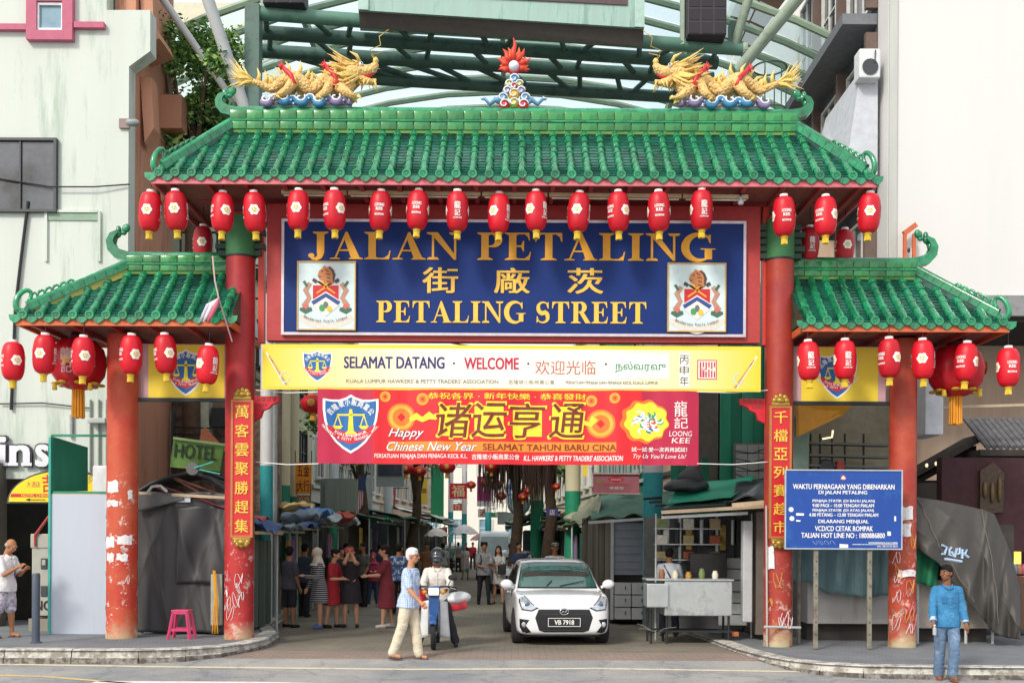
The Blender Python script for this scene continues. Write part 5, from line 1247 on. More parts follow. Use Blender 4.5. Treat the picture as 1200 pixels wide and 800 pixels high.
# ======================= TREES =======================
LEAF = mat('leaf_green','5f8c48',.6,var=.45,scale=1.6,dirt='3a6238',dirt_amt=.4,dirt_scale=.8)
LEAF2 = mat('leaf_light','9aba66',.6,var=.3,scale=2)
BARK = mat('bark','5d4a3c',.9,var=.3,scale=6,bump=.4)
def tree(base,height,crown_c,crown_r,nleaf,label,seed,limbs=7,leaf=.16,roots=0,rootlen=2.0,name='street_tree',lean=(0,0),hole=.42):
 rnd = random.Random(seed); base = Vector(base); cc = Vector(crown_c)
 t = thing(name,base,label,'tree')
 top = cc + Vector((0,0,-crown_r[2] * .2)); mid = base.lerp(top,.5) + Vector((lean[0],lean[1],0))
 m = MB(); pts = [base,base.lerp(mid,.5),mid,mid.lerp(top,.6),top]; m.tube(pts,[.3,.22,.18,.14,.07],9); m.build('trunk',BARK,t,smooth=True)
 tips = []
 for i in range(limbs):
  a = 2 * PI * i / limbs + rnd.uniform(-.4,.4); s = pts[2].lerp(pts[4],rnd.uniform(0,.8)); e = cc + Vector((math.cos(a) * crown_r[0] * .75,math.sin(a) * crown_r[1] * .75,rnd.uniform(-.4,.6) * crown_r[2]))
  mm = s.lerp(e,.5) + Vector((0,0,.25)); MB().tube([s,mm,e],[.08,.05,.02],6).build('limb',BARK,t,smooth=True); tips.append(e)
 vs = []; fs = []; ms = []
 cl = [(cc + Vector((rnd.gauss(0,.5) * crown_r[0],rnd.gauss(0,.5) * crown_r[1],rnd.gauss(0,.48) * crown_r[2])),rnd.uniform(.25,.6) * min(crown_r)) for _ in range(46)]
 for i in range(nleaf):
  c,r_ = cl[rnd.randrange(len(cl))]
  p = c + Vector((rnd.gauss(0,.5),rnd.gauss(0,.5),rnd.gauss(0,.5))) * r_
  if noise.noise(p * 1.1) > hole * .6: continue
  u = Vector((rnd.uniform(-1,1),rnd.uniform(-1,1),rnd.uniform(-.5,.5))).normalized(); v = u.cross(Vector((rnd.uniform(-1,1),rnd.uniform(-1,1),rnd.uniform(-1,1)))).normalized(); s = leaf * rnd.uniform(.6,1.3)
  b = len(vs); vs += [p,p + u * s * .5 + v * s * .28,p + u * s,p + u * s * .5 - v * s * .28]; fs.append((b,b + 1,b + 2,b + 3)); ms.append(0 if rnd.random() < .72 else 1)
 mb = MB(); mb.v = [tuple(v) for v in vs]; mb.f = [list(f) for f in fs]; mb.m = ms
 mb.build('foliage',[LEAF,LEAF2],t,kind='stuff',recalc=False)
 if roots:
  mb = MB()
  for i in range(roots):
   a = rnd.uniform(0,2 * PI); k = math.sqrt(rnd.random()); p = cc + Vector((math.cos(a) * crown_r[0] * k * .9,math.sin(a) * crown_r[1] * k * .9,-crown_r[2] * .3)); l_ = rootlen * rnd.uniform(.5,1)
   mb.tube([p,p + Vector((rnd.uniform(-.05,.05),0,-l_ * .5)),p + Vector((rnd.uniform(-.08,.08),0,-l_))],[.02,.014,.006],4)
  mb.build('hanging_roots',mat('root_brown','5a463c',.9,var=.3),t,kind='stuff',recalc=False)
 return t
p = W(226,100,22.9); tree((p.x,22.9,0),12,p,(.95,.75,1.6),13000,'big leafy green tree behind the mint building and white struts',3,leaf=.13,hole=.42)
for k,(px_,Y_,yc,rx,seed,lab,rts,rl) in enumerate(((418,36,500,1.1,5,'dark trunked tree beside the striped flag among the left stalls',60,1.4),(489,40,505,1.4,8,'leaning dark tree in the middle of the street left side',80,1.6),(600,37,505,1.3,12,'tree with long curtain of hanging brown roots over the right stalls',300,2.6),(638,34,500,.8,15,'slim dark tree between the two cream and green columns',130,2.2))):
 p = W(px_,yc,Y_); tree((p.x - (.5 if k == 1 else 0),Y_,0),6,p,(rx,rx,1.0),3500,lab,seed,leaf=.2,roots=rts,rootlen=rl,lean=(.25,0))
# shop signs that jut out over the street, and more awnings far off
SG = [('far_shop_sign',505,520,548,612,47,'2f9a6a','tall green hanging cloth sign left of the far white columns',None),('far_shop_sign',455,463,572,592,50,'c23a3a','small red vertical shop sign above the left awnings','金'),('far_shop_sign',493,501,560,590,58,'e0c040','narrow yellow vertical shop sign deep on the left','茶'),('far_shop_sign',560,572,596,606,66,'e8e4dc','little white shop sign under the magenta banner','酒'),('far_shop_sign',597,604,560,592,60,'3a6ab0','narrow blue vertical shop sign deep on the right','藥'),
  ('far_shop_sign',640,654,596,604,33,'4a4a9a','small violet sign between the two green columns','店'),('far_shop_sign',514,524,618,626,62,'c0303a','tiny red shop sign low at the far left','福'),('far_shop_sign',700,716,583,592,26.5,'6a4a3a','brown board below the red shop sign',None),('far_shop_sign',530,542,590,598,80,'d8503a','orange red sign on the bright end building','行'),('far_shop_sign',575,590,600,606,84,'3a8a5a','green sign on the bright end building','生')]
for nm_,x0,x1,y0,y1,Y_,c_,lab,ch in SG:
 t,b = board(nm_,x0,y0,x1,y1,Y_,mat('sg' + c_,c_,.6,var=.1),lab,'sign',.06)
 MB().bar((b['c'].x,Y_ + .03,b['c'].z + (y1 - y0) / 2 * b['k'] + .02),(b['c'].x + .8,Y_ + .03,b['c'].z + (y1 - y0) / 2 * b['k'] + .02),.04,.04).build('bracket',DARKIRON,t)
 if ch: w__ = min(x1 - x0,y1 - y0) * .4; cx__,cy__ = (x0 + x1) / 2,(y0 + y1) / 2; lettering(t,ch,BX(b,cx__ - w__,cy__ - w__,cx__ + w__,cy__ + w__),Y_ - .006,mat('sgi' + ch,'f0e8d0' if c_ not in ('e0c040','e8e4dc') else '8a2020',.6),bold=.02)
# ======================= LANTERNS =======================
LRED = mat('lantern_red','cc1428',.42,var=.12,scale=5,spec=.4,bump=.12,bscale=50,objrand=.14,dirt='a8101f',dirt_amt=.2,dirt_scale=4)
LREDD = mat('lantern_shaded_red','b31424',.5,var=.1)  # lantern red darkened, so the shade behind the eave is in the colour
TASSEL = mat('tassel_yellow','e2c43c',.6,var=.15,scale=30)
def lantern(k=1.0,red=LRED):
 H_,RM = .63 * k,.180 * k
 t = bpy.data.objects.new('red_lantern',None); COL.objects.link(t); t.empty_display_size = .1; ORG[t.name] = Vector((0,0,0))
 def rad(z):        # z in 0..H
  u = abs(z / H_ * 2 - 1); return RM * (.36 + .64 * (1 - u ** 3.2) ** .5)
 prof = []
 n = 30
 for i in range(n + 1):
  z = H_ * i / n; prof.append((rad(z) - (.0045 if i % 2 else 0),z))
 MB().lathe(prof,n=28).build('body',red,t,smooth=True)
 MB().lathe([(.066 * k,H_ - .004),(.066 * k,H_ + .035),(.03,H_ + .04),(0,H_ + .04)],n=16).build('cap',WHITE,t,smooth='auto')
 MB().lathe([(.06 * k,-.03),(.06 * k,.004)],n=16).build('bottom_ring',TASSEL,t,smooth='auto')
 m = MB(); rnd = random.Random(2)
 for i in range(14):
  a = 2 * PI * i / 14; r_ = .04 * k; m.tube([(r_ * math.cos(a),r_ * math.sin(a),-.02),(r_ * 1.15 * math.cos(a),r_ * 1.15 * math.sin(a),-.12 * k - rnd.random() * .01)],.0095,5)
 m.build('tassel',TASSEL,t,kind='stuff')
 MB().tube([(0,0,H_ + .03),(0,0,H_ + .34)],.006,5).build('cord',DARKIRON,t)
 def wrap(a0):
  def f(p):
   r_ = rad(p.z) + .003 * (1 if a0 is None else 1) - (p.y) ; a = a0 + p.x / RM; return Vector((r_ * math.sin(a),-r_ * math.cos(a),p.z))
  return f
 for a0,kind in ((0,'f'),(PI / 2,'c'),(PI,'f'),(-PI / 2,'l')):
  f = wrap(a0)
  if kind == 'f':
   for rr_,m_,off_ in ((.082 * k,WHITE,0),(.05 * k,mat('badge_cream','efe0a8',.6,var=.1),.002)):
    mb = MB(); rings = 3; N = 36; vs = [f(Vector((0,-off_,H_ / 2)))]
    for j in range(1,rings + 1):
     for i in range(N):
      a = 2 * PI * i / N; r_ = rr_ * j / rings * (1 + (.09 * math.cos(6 * a) if off_ == 0 else .05 * math.cos(4 * a)))
      vs.append(f(Vector((r_ * math.cos(a),-off_,H_ / 2 + r_ * math.sin(a)))))
    fs = [(0,1 + i,1 + (i + 1) % N) for i in range(N)]
    for j in range(rings - 1):
     for i in range(N): fs.append((1 + j * N + i,1 + (j + 1) * N + i,1 + (j + 1) * N + (i + 1) % N,1 + j * N + (i + 1) % N))
    mb.add(vs,fs).build('flower_badge',m_,t,recalc=False)
   g_ = mat('badge_ink','8d7a6a',.6,var=0)
   for i in range(3):
    q_ = [Vector((.026 * k * math.cos(b_),-.004,H_ / 2 + .026 * k * math.sin(b_))) for b_ in [2 * PI * i / 3 + j * .35 for j in range(5)]]
    MB().tube([f(v) for v in q_],.004,4).build('badge_mark',g_,t)
  elif kind == 'c':
   lettering(t,'龍',(-.05 * k,.05 * k,H_ * .5,H_ * .5 + .12 * k),0,WHITE,bold=.02,xf=f); lettering(t,'記',(-.045 * k,.045 * k,H_ * .5 - .11 * k,H_ * .5 - .01),0,WHITE,bold=.02,xf=f)
   lettering(t,'LOONG KEE',(-.07 * k,.07 * k,H_ * .5 - .15 * k,H_ * .5 - .125 * k),0,WHITE,bold=.03,xf=f)
  else:
   lettering(t,'LOONG',(-.075 * k,.075 * k,H_ * .5 + .035 * k,H_ * .5 + .085 * k),0,WHITE,bold=.04,xf=f); lettering(t,'KEE',(-.055 * k,.055 * k,H_ * .5 - .03 * k,H_ * .5 + .02 * k),0,WHITE,bold=.04,xf=f)
   lettering(t,'龍記烤肉香',(-.075 * k,.075 * k,H_ * .5 - .11 * k,H_ * .5 - .075 * k),0,WHITE,bold=.03,xf=f)
 return t
protoL = lantern(); protoD = lantern(.93,LREDD)
ordn = ['first','second','third','fourth','fifth','sixth','seventh','eighth','ninth','tenth','eleventh','twelfth','thirteenth','fourteenth','fifteenth','sixteenth','seventeenth','eighteenth']
used = {'L': 0,'D': 0}
def place_lantern(px,py,Y,off,proto,label,group):
 key = 'L' if proto is protoL else 'D'
 c = W(px,py,Y); loc = (c.x + random.uniform(-.012,.012),Y + random.uniform(-.08,.08),c.z - .33 + random.uniform(-.015,.015))
 if off == 'L': rz = PI / 2
 elif off == 'C': rz = -PI / 2
 else: rz = math.asin(max(-.9,min(.9,off / 12.5)))
 if used[key] == 0: o = proto; o.location = loc; o['label'] = label; o['category'] = 'lantern'; o['group'] = group; used[key] = 1
 else: o = copy_tree(proto,None,loc,None,label,group)
 o.rotation_euler = (random.uniform(-.05,.05),random.uniform(-.06,.06),rz + random.uniform(-.08,.08))
FACE = lambda off: {'L': 'English lettering','C': 'Chinese lettering'}.get(off,'flower badge')
mainrow = [(173,245,0),(208,246,1),(258,246,7),(299,245,2),(350,246,-1),(394,246,9),(444,245,'L'),(489,245,'L'),(536,246,'C'),(584,246,-6),(629,246,-8),(676,246,-2),(725,246,8),(772,249,'L'),(822,245,'C'),(918,253,'L'),(966,252,8),(1018,247,-2)]
for i,(px,py,off) in enumerate(mainrow):
 place_lantern(px,py + 1,17.12,off,protoL,'red lantern under the main eave, %s from the left, %s facing out' % (ordn[i],FACE(off)),'red lanterns hung along the main eave')
for i,(px,py,off) in enumerate([(13,420,8),(51,414,0),(98,417,6),(152,414,8),(194,413,8),(241,425,-6)]):
 place_lantern(px,py + 1,17.25,off,protoL,'red lantern under the left side roof, %s from the left, flower badge showing' % ordn[i],'red lanterns hung along the left side roof')
for i,(px,py,off) in enumerate([(947,421,'C'),(991,420,'C'),(1040,418,5),(1082,420,-5),(1132,421,8),(1180,429,'L')]):
 place_lantern(px,py + 1,17.25,off,protoL,'red lantern under the right side roof, %s from the left, %s showing' % (ordn[i],FACE(off)),'red lanterns hung along the right side roof')
place_lantern(237,283,18.3,2,protoD,'darker shaded red lantern hanging alone low behind the third main eave lantern','shaded lanterns behind the main eave')
place_lantern(946,286,18.3,'C',protoD,'darker shaded red lantern with Chinese lettering low beside the right main column','shaded lanterns behind the main eave')
place_lantern(989,286,18.3,0,protoD,'darker shaded red lantern with flower badge low above the right side roof','shaded lanterns behind the main eave')
# big lobed clusters under both side roofs
def cluster(px,py,Y,label,flip):
 c = W(px,py,Y); t = thing('cluster_lantern',c - Vector((0,0,.6)),label,'lantern','big lobed lanterns under the side roofs')
 MB().lathe([(.12,.46),(.3,.42),(.44,.26),(.5,.05),(.46,-.16),(.36,-.3),(.2,-.4),(.1,-.42)],c,48,lobes=8,lob=.14).build('body',mat('cluster_red','c01426',.4,var=.08),t,smooth=True)
 MB().lathe([(.14,.44),(.16,.5),(.1,.56)],c,16).build('cap',mat('dark_red_cap','5a1a1c',.6),t,smooth='auto')
 for i in range(8):
  a = 2 * PI * i / 8 + PI / 8; d = Vector((math.cos(a),math.sin(a),0))
  MB().ell(c + d * .36 + Vector((0,0,-.33)),(.075,.075,.03),10,6).build('gold_knob',mat('dull_gold_paint','c9a02c',.5),t,smooth=True)
 for i in range(8):
  a = 2 * PI * i / 8; r_ = .505
  d = Vector((math.cos(a),math.sin(a),0)); u = Vector((-d.y,d.x,0))
  if d.y > .1: continue
  vs = [c + d * r_ + Vector((0,0,.08))] + [c + d * r_ + u * (.09 * math.cos(b_)) + Vector((0,0,.08 + .12 * math.sin(b_))) for b_ in [2 * PI * j / 14 for j in range(14)]]
  if i % 2 == 0: MB().add([v + d * .004 for v in vs],[(0,1 + j,1 + (j + 1) % 14) for j in range(14)]).build('flower_badge',mat('badge_gold','d8a838',.5,var=.15),t)
 m = MB(); rnd = random.Random(5)
 for i in range(26):
  a = 2 * PI * i / 26; r_ = .06 + .03 * (i % 2); m.tube([c + Vector((r_ * math.cos(a),r_ * math.sin(a),-.40)),c + Vector((r_ * 1.1 * math.cos(a),r_ * 1.1 * math.sin(a),-.40 - .48 - rnd.random() * .03))],.014,5)
 m.build('tassel',mat('orange_tassel','eda62a',.6,var=.1),t,kind='stuff')
 for s_ in (-1,1): MB().lathe([(.03,0),(.045,-.1),(.03,-.12)],c + Vector((s_ * .3,-.25,-.34)),10).build('small_tassel',TASSEL,t,smooth='auto')
 MB().tube([c + Vector((0,0,.5)),c + Vector((0,0,.66))],.02,6).build('hook',DARKIRON,t)
 cc = W(px + 28 * flip,py + 0,Y)
 lettering(t,'龍',(c.x - .1,c.x + .1,c.z + .02,c.z + .22),c.y - .515,mat('faded_white','d8b8b8',.6),bold=.02); lettering(t,'記',(c.x - .09,c.x + .09,c.z - .2,c.z - .01),c.y - .50,mat('faded_white',''),bold=.02)
cluster(92,428,18.2,'large dark red lobed lantern with orange tassel under the left side roof',1)
cluster(1120,436,18.2,'large dark red lobed lantern with orange tassel under the right side roof',-1)
# round lanterns deeper in the street
def round_lantern(px,py,Y,r,label):
 c = W(px,py,Y); rr_ = r * Y / F; t = thing('round_lantern',c - Vector((0,0,rr_)),label,'lantern','round red lanterns strung across the street')
 MB().lathe([(rr_ * .25,-rr_ * .72),(rr_ * .7,-rr_ * .58),(rr_ * .97,-rr_ * .2),(rr_,0),(rr_ * .97,rr_ * .2),(rr_ * .7,rr_ * .58),(rr_ * .25,rr_ * .72)],c,24,lobes=12,lob=.05).build('body',mat('far_lantern_red','d2202a',.45,emit='d2202a',estr=0.0),t,smooth=True)
 MB().lathe([(rr_ * .27,.7 * rr_),(rr_ * .27,.8 * rr_)],c,12).build('cap',GOLD,t); MB().lathe([(rr_ * .2,-.7 * rr_),(rr_ * .26,-1.3 * rr_)],c,10).build('tassel',GOLD,t)
 MB().ell(c + Vector((0,-rr_ * .94,0)),(rr_ * .3,rr_ * .1,rr_ * .3),12,6).build('gold_print',mat('print_gold','d9a54a',.5),t,smooth=True)
RL = [(367,473,24,15,'biggest round red lantern peeping out left of the red banner')]
nm = ['under the banner left of the far tree','just right of the first under the banner','below the banner over the far street','under the banner beside the magenta flag','right of the magenta flag, upper left one','right of the magenta flag, upper right one','right of the magenta flag, lower one','left of the magenta flag','in front of the hanging roots, lowest','by the far right row above the stalls','near the slim dark tree']
for i,(px,py,Y,r) in enumerate([(476,549,36,9),(492,552,36,8),(524,547,34,10),(576,547,36,8),(569,566,44,7),(581,568,44,8),(587,581,46,6.5),(552,568,48,6),(613,582,34,6),(619,575,35,5.5),(652,570,33,5)]): RL.append((px,py,Y,r,'small round red lantern ' + nm[i]))
for a in RL: round_lantern(*a)
# ======================= ROOF DRAGONS =======================
def scales(m,sc=22.0,amt=.9):
 n = m.node_tree.nodes; l = m.node_tree.links; b = n['Principled BSDF']; tc = n.new('ShaderNodeTexCoord'); v = n.new('ShaderNodeTexVoronoi'); v.inputs['Scale'].default_value = sc; l.new(tc.outputs['Object'],v.inputs['Vector'])
 bp = n.new('ShaderNodeBump'); bp.inputs['Strength'].default_value = amt; bp.inputs['Distance'].default_value = .03; bp.invert = True; l.new(v.outputs['Distance'],bp.inputs['Height']); l.new(bp.outputs[0],b.inputs['Normal']); return m
DG = mat('gold_dragon_paint','edc47e',.5,var=.22,scale=9,dirt='b98a44',dirt_amt=.35,dirt_scale=9)
scales(DG); DGL = mat('pale_gold_mane','ecd07a',.5,var=.25,scale=14,dirt='b98a3a',dirt_amt=.3,dirt_scale=14)
DRED = mat('dragon_red','c9262c',.4); DWH = mat('cloud_white_rim','e9eef2',.5)
CLB = mat('cloud_blue','3d86b8',.5,var=.15,scale=6); CLP = mat('cloud_purple','8a7aa8',.5,var=.15,scale=6)
def dragon(cx,py0,Y,sgn,label):
 base = W(cx,py0,Y); o3 = base
 k = Y / F
 t = thing('golden_dragon',base,label,'dragon statue','golden dragons on the main ridge')
 def p(u,v,w_=0.0): return Vector((o3.x + sgn * u * k,Y + w_,o3.z + v * k))      # u px toward the head, v px up
 path = [(-62,30),(-52,27),(-42,24),(-33,28),(-25,33),(-14,34),(-4,28),(4,22),(14,28),(20,34),(30,32),(40,24),(46,22),(50,30),(52,40)]
 rad = [.045,.06,.075,.09,.105,.12,.12,.11,.11,.11,.12,.13,.13,.115,.09]
 # smooth path
 P3 = [p(u,v,.05 * math.sin(u * .12)) for u,v in path]; sp = []; sr = []
 for i in range(len(P3) - 1):
  for j in range(3):
   a,b_,c_,d_ = P3[max(0,i - 1)],P3[i],P3[i + 1],P3[min(len(P3) - 1,i + 2)]; s = j / 3
   sp.append(.5 * ((2 * b_) + (c_ - a) * s + (2 * a - 5 * b_ + 4 * c_ - d_) * s * s + (3 * b_ - a - 3 * c_ + d_) * s ** 3)); sr.append(rad[i] * (1 - s) + rad[i + 1] * s)
 MB().tube(sp,sr,14).build('body',DG,t,smooth=True)
 for i in range(2,len(sp) - 4,2):      # spines
  c = sp[i]; tn = (sp[i + 1] - sp[i - 1]).normalized(); up = Vector((-tn.z,0,tn.x)); up = up if up.z > 0 else -up
  a = c + up * sr[i] * .8; MB().tube([a - tn * .02,a + up * .11 - tn * .03,a + up * .21 - tn * .10],[.04,.03,.004],6).build('spine',DGL,t,smooth=True)
 rnd = random.Random(4)
 for i in range(34):      # tail plume
  s = p(-60,30,rnd.uniform(-.04,.04)); a = rnd.uniform(-12,20)
  e = p(-60 - rnd.uniform(16,32),30 + a * 1.1 + rnd.uniform(-3,8),rnd.uniform(-.15,.15)); m_ = s.lerp(e,.5) + Vector((0,0,-.07 if a > 5 else .04))
  MB().tube([s,m_,e],[.022,.02,.003],5).build('tail_strand',DGL,t,smooth=True)
 # legs with clawed feet
 for u,v,fu,fv,w_ in ((38,24,60,8,-.16),(34,24,52,12,.16),(30,26,14,8,-.16),(-12,30,-34,8,-.16),(-10,30,4,6,.14),(-18,28,-38,12,.16)):
  a,b_,c_ = p(u,v,w_ * .5),p((u + fu) / 2 + 2,(v + fv) / 2 - 4,w_ * 1.2),p(fu,fv,w_); MB().tube([a,b_,c_],[.11,.07,.045],8).build('leg',DG,t,smooth=True)
  for q in range(3):
   e = c_ + Vector((sgn * (.10 - .01 * q),(q - 1) * .07,-.04 + .05 * q)); MB().tube([c_,(c_ + e) / 2 + Vector((0,0,.03)),e],[.03,.025,.005],5).build('claw',DGL,t,smooth=True)
 # red sashes
 for u,v in ((24,34),(-26,33)):
  MB().tube([p(u - 2,v + 18,-.05),p(u + 2,v + 9,-.12),p(u + 10,v + 1,-.16),p(u + 14,v - 8,-.17),p(u + 8,v - 14,-.15)],[.01,.04,.045,.045,.02],7).build('sash',DRED,t,smooth=True)
  for q in range(3): MB().tube([p(u - 2,v + 10,-.08),p(u - 6 + 2 * q,v + 16 + 2 * q,-.1)],[.03,.006],5).build('sash_flame',DRED,t,smooth=True)
 # head
 h = p(60,44); m = MB(); m.ell(p(57,43),(.19,.13,.13),14,10); m.build('skull',DG,t,smooth=True)
 MB().tube([p(60,45),p(70,44),p(78,47),p(82,53)],[.11,.095,.085,.05],10).build('upper_jaw',DG,t,smooth=True)
 MB().tube([p(58,37),p(68,33),p(76,31),p(82,34)],[.09,.07,.055,.02],10).build('lower_jaw',DG,t,smooth=True)
 MB().tube([p(62,39),p(72,38),p(79,41)],[.05,.04,.02],8).build('tongue',DRED,t,smooth=True)
 for q in range(5):
  for sy in (-.05,.05):
   MB().tube([p(66 + q * 3,41 + q * .6,sy),p(66.5 + q * 3,38.5 + q * .6,sy)],[.012,.002],5).build('tooth',DWH,t)
 MB().ell(p(81,56),(.05,.07,.06),10,6).build('nose',DGL,t,smooth=True)
 for sy in (-.1,.1):
  MB().ell(p(65,49.5,sy),(.035,.03,.035),10,6).build('eye',DWH,t,smooth=True); MB().ell(p(65.6,49.8,sy * 1.25),(.015,.012,.015),8,5).build('pupil',BLACKINK,t,smooth=True)
  MB().tube([p(63,52,sy),p(60,58,sy * 1.4),p(52,62,sy * 1.6)],[.035,.028,.006],7).build('horn',DGL,t,smooth=True)
  MB().tube([p(81,57,sy * .5),p(75,66,sy),p(88,70,sy * 1.3),p(86,80,sy * 1.3),p(97,88,sy * 1.4)][:5 if sy < 0 else 3],.009,5).build('whisker',mat('brass_wire','c2a45a',.4,metal=.5),t,smooth=True)
 for i in range(95):     # mane
  a = rnd.uniform(-1,1); s = p(58 + rnd.uniform(-4,4),42 + a * 10,rnd.uniform(-.13,.13)); L_ = rnd.uniform(18,44) * (1 - .3 * abs(a))
  e = s + Vector((-sgn * L_ * k,rnd.uniform(-.15,.15),(a * .6 + rnd.uniform(-.1,.3)) * L_ * k * .6)); MB().tube([s,s.lerp(e,.5) + Vector((0,0,-.05 + .03 * a)),e],[.024,.02,.003],5).build('mane_lock',DGL if i % 3 else DG,t,smooth=True)
 for i in range(12):
  s = p(60 + i * 1.8,33,rnd.uniform(-.06,.06)); e = s + Vector((sgn * rnd.uniform(-.12,.08),rnd.uniform(-.05,.05),-rnd.uniform(.1,.2))); MB().tube([s,e],[.022,.003],5).build('beard_lock',DGL,t,smooth=True)
 # cloud base: curled flat swirls
 n = 10
 for i in range(n):
  u = -46 + i * 10.2; m_ = (CLP,CLB)[1 if 2 <= i <= 6 else 0]; sw = []
  for j in range(12):
   a = (-PI * .2 + j * .5) * (1 if i % 2 else -1); r_ = 6.5 * (1 - j / 14); sw.append((u + r_ * math.cos(a),5 + (i % 3) + r_ * .8 * math.sin(a)))
  q_ = [(u + 0,v) for u,v in sw]
  MB().tube([p(u_,v_,-.12 + .03 * (i % 2)) for u_,v_ in q_],[.055] * 8 + [.045,.035,.03,.02],6).build('cloud_swirl',m_,t,smooth=True)
  MB().tube([p(u_,v_ + 2.2,-.165 + .03 * (i % 2)) for u_,v_ in q_],.016,5).build('cloud_rim',DWH,t,smooth=True)
 MB().box(p(2,-2),(1.5,.1,.16)).build('stand',mat('stand_grey','9aa3a5',.6),t)
dragon(359,127,18.2,1,'golden dragon facing right on the left half of the main ridge, long curled whisker')
dragon(849,129,18.2,-1,'golden dragon facing left on the right half of the main ridge, pale tail plume')
# flaming pearl in the middle
b0 = W(602,130,18.2); k = 18.2 / F
t = thing('flaming_pearl',b0,'white pearl in orange flames on coloured clouds at the middle of the ridge','ornament')
def p(u,v,w_=0.0): return Vector((b0.x + u * k,18.2 + w_,b0.z + v * k))
MB().ell(p(0,52),(6.5 * k,.1,6.5 * k),18,12).build('pearl',mat('pearl_white','dfe0ea',.2),t,smooth=True)
MB().tube([p(7.6 * math.cos(a),52 + 7.6 * math.sin(a)) for a in [2 * PI * i / 24 for i in range(24)]],.025,6,closed=True).build('pearl_ring',DRED,t,smooth=True)
FL = mat('flame_orange','e2662c',.5,var=.15,scale=8)
for i in range(13):
 a = PI * (-.12 + 1.24 * i / 12); big = 1 + .7 * math.exp(-((i - 6) / 1.4) ** 2); L_ = (11 if i % 2 == 0 else 8) * big
 c = lambda r_,da: p(r_ * math.cos(a + da),52 + r_ * math.sin(a + da) + max(0,r_ - 9) * .35,(i % 2) * .03)
 MB().tube([c(7.5,0),c(9 + L_ * .3,.10),c(9 + L_ * .6,-.06),c(9 + L_,.03)],[.06,.055,.035,.004],6).build('flame',FL if i % 2 else mat('flame_red','d2402c',.5),t,smooth=True)
for u,v,r_,c_ in ((0,36,6,'4a8fc0'),(-6,30,5,'b5b04a'),(6,30,5,'b5b04a'),(0,27,5,'cf3a44'),(-8,22,5.5,'8a80b0'),(8,22,5.5,'8a80b0'),(0,18,7,'e8b93a'),(-13,14,6,'6a9cc4'),(13,14,6,'6a9cc4'),(0,8,6,'c9c64a'),(-11,6,6.5,'cc2f3f'),(11,6,6.5,'cc2f3f')):
 m_ = mat('pc' + c_,c_,.5,var=.1)
 MB().ell(p(u,v,-.02),(r_ * k,.07,r_ * k * .9),14,8).build('cloud_boss',m_,t,smooth=True)
 MB().tube([p(u + r_ * (1 - j / 16) * math.cos(j * .55),v + r_ * .9 * (1 - j / 16) * math.sin(j * .55),-.09) for j in range(13)],.013,5).build('cloud_rim',DWH,t,smooth=True)
for s_ in (-1,1):
 MB().tube([p(s_ * 14,10),p(s_ * 22,13),p(s_ * 28,8),p(s_ * 34,14),p(s_ * 38,13)],[.06,.05,.04,.03,.01],6).build('cloud_ribbon',mat('pc6a9cc4',''),t,smooth=True)
 MB().tube([p(s_ * 14,13),p(s_ * 22,16),p(s_ * 28,11),p(s_ * 35,16),p(s_ * 39,14)],.014,5).build('cloud_rim',DWH,t,smooth=True)
# ======================= BLUE NOTICE BOARD =======================
BLUEN = mat('notice_blue','1a489c',.35,var=.1,scale=2,dirt='2560ac',dirt_amt=.25)
nb,b = board('notice_board',921,551.5,1056,642,17.35,BLUEN,'blue trading hours notice board with white text on two poles before the right bay','sign',.03,mat('tin_frame','b9c4cf',.4,metal=.4),.02)
for px_ in (956,1019):
 c = W(px_,650,17.40); MB().bevbox((c.x,17.40,(c.z + .3 + .05) / 2 + .02),(.075,.05,c.z + .25),.01).build('pole',mat('rusty_galvanised','7f7c70',.6,var=.3,scale=10,dirt='6a4a38',dirt_amt=.3),nb)
 for q in range(8): MB().tube([(c.x,17.372,.3 + q * .2),(c.x,17.368,.3 + q * .2)],.012,6).build('hole',BLACKINK,nb)
yN = 17.345
for s_,x0,y0,x1,y1 in (('WAKTU PERNIAGAAN YANG DIBENARKAN',929,567,1048,573),('DI JALAN PETALING',959,574.5,1016,580),('PENJAJA STATIK (DI BAHU JALAN)',952,585,1025,589),('9.00 PAGI – 10.00 TENGAH MALAM',952,590,1024,594),('PENJAJA STATIK (DI ATAS JALAN)',952,596,1024,600),('4.00 PETANG – 12.00 TENGAH MALAM',948,601,1029,605),('DILARANG MENJUAL',959,608.5,1018,614),('VCD/CD CETAK ROMPAK',955,616,1023,622),('TALIAN HOT LINE NO : 1800886800',939,624,1037,630),('DEWAN BANDARAYA KUALA LUMPUR',1018,634.5,1052,636.5),('KEMENTERIAN WILAYAH PERSEKUTUAN DAN KESEJAHTERAAN BANDAR',999,636.8,1052,638.4),('NO. AKTA 02-2013',1028,638.8,1052,640.4)):
 lettering(nb,s_,BX(b,x0,y0,x1,y1),yN,WHITE,bold=.02)
fill_polys(nb,[[M2(b,*p_) for p_ in circ(988,559.5,3.2,14)]],yN,mat('badge_red','b8505a',.5),'emblem'); fill_polys(nb,[[M2(b,*p_) for p_ in ((985,561),(991,561),(988,557))[::-1]]],yN - .001,WHITE,'emblem')
for (x,y_) in ((927,597),(928,607.5)): MB().prism([M2(b,*p_) for p_ in circ(x,y_,3,7)],yN - .001,yN + .004).build('sticker',WHITE,nb)
for (x0,y0,x1,y1) in ((933,601,942,604),(984,637,994,641.5),(1048,604,1050,610),(1040,622,1044,627),(933,609,938,611)): MB().prism([M2(b,x0,y1),M2(b,x1,y1),M2(b,x1,y0 + .5),M2(b,x0,y0)],yN - .001,yN + .004).build('sticker',WHITE,nb)
rnd = random.Random(3)
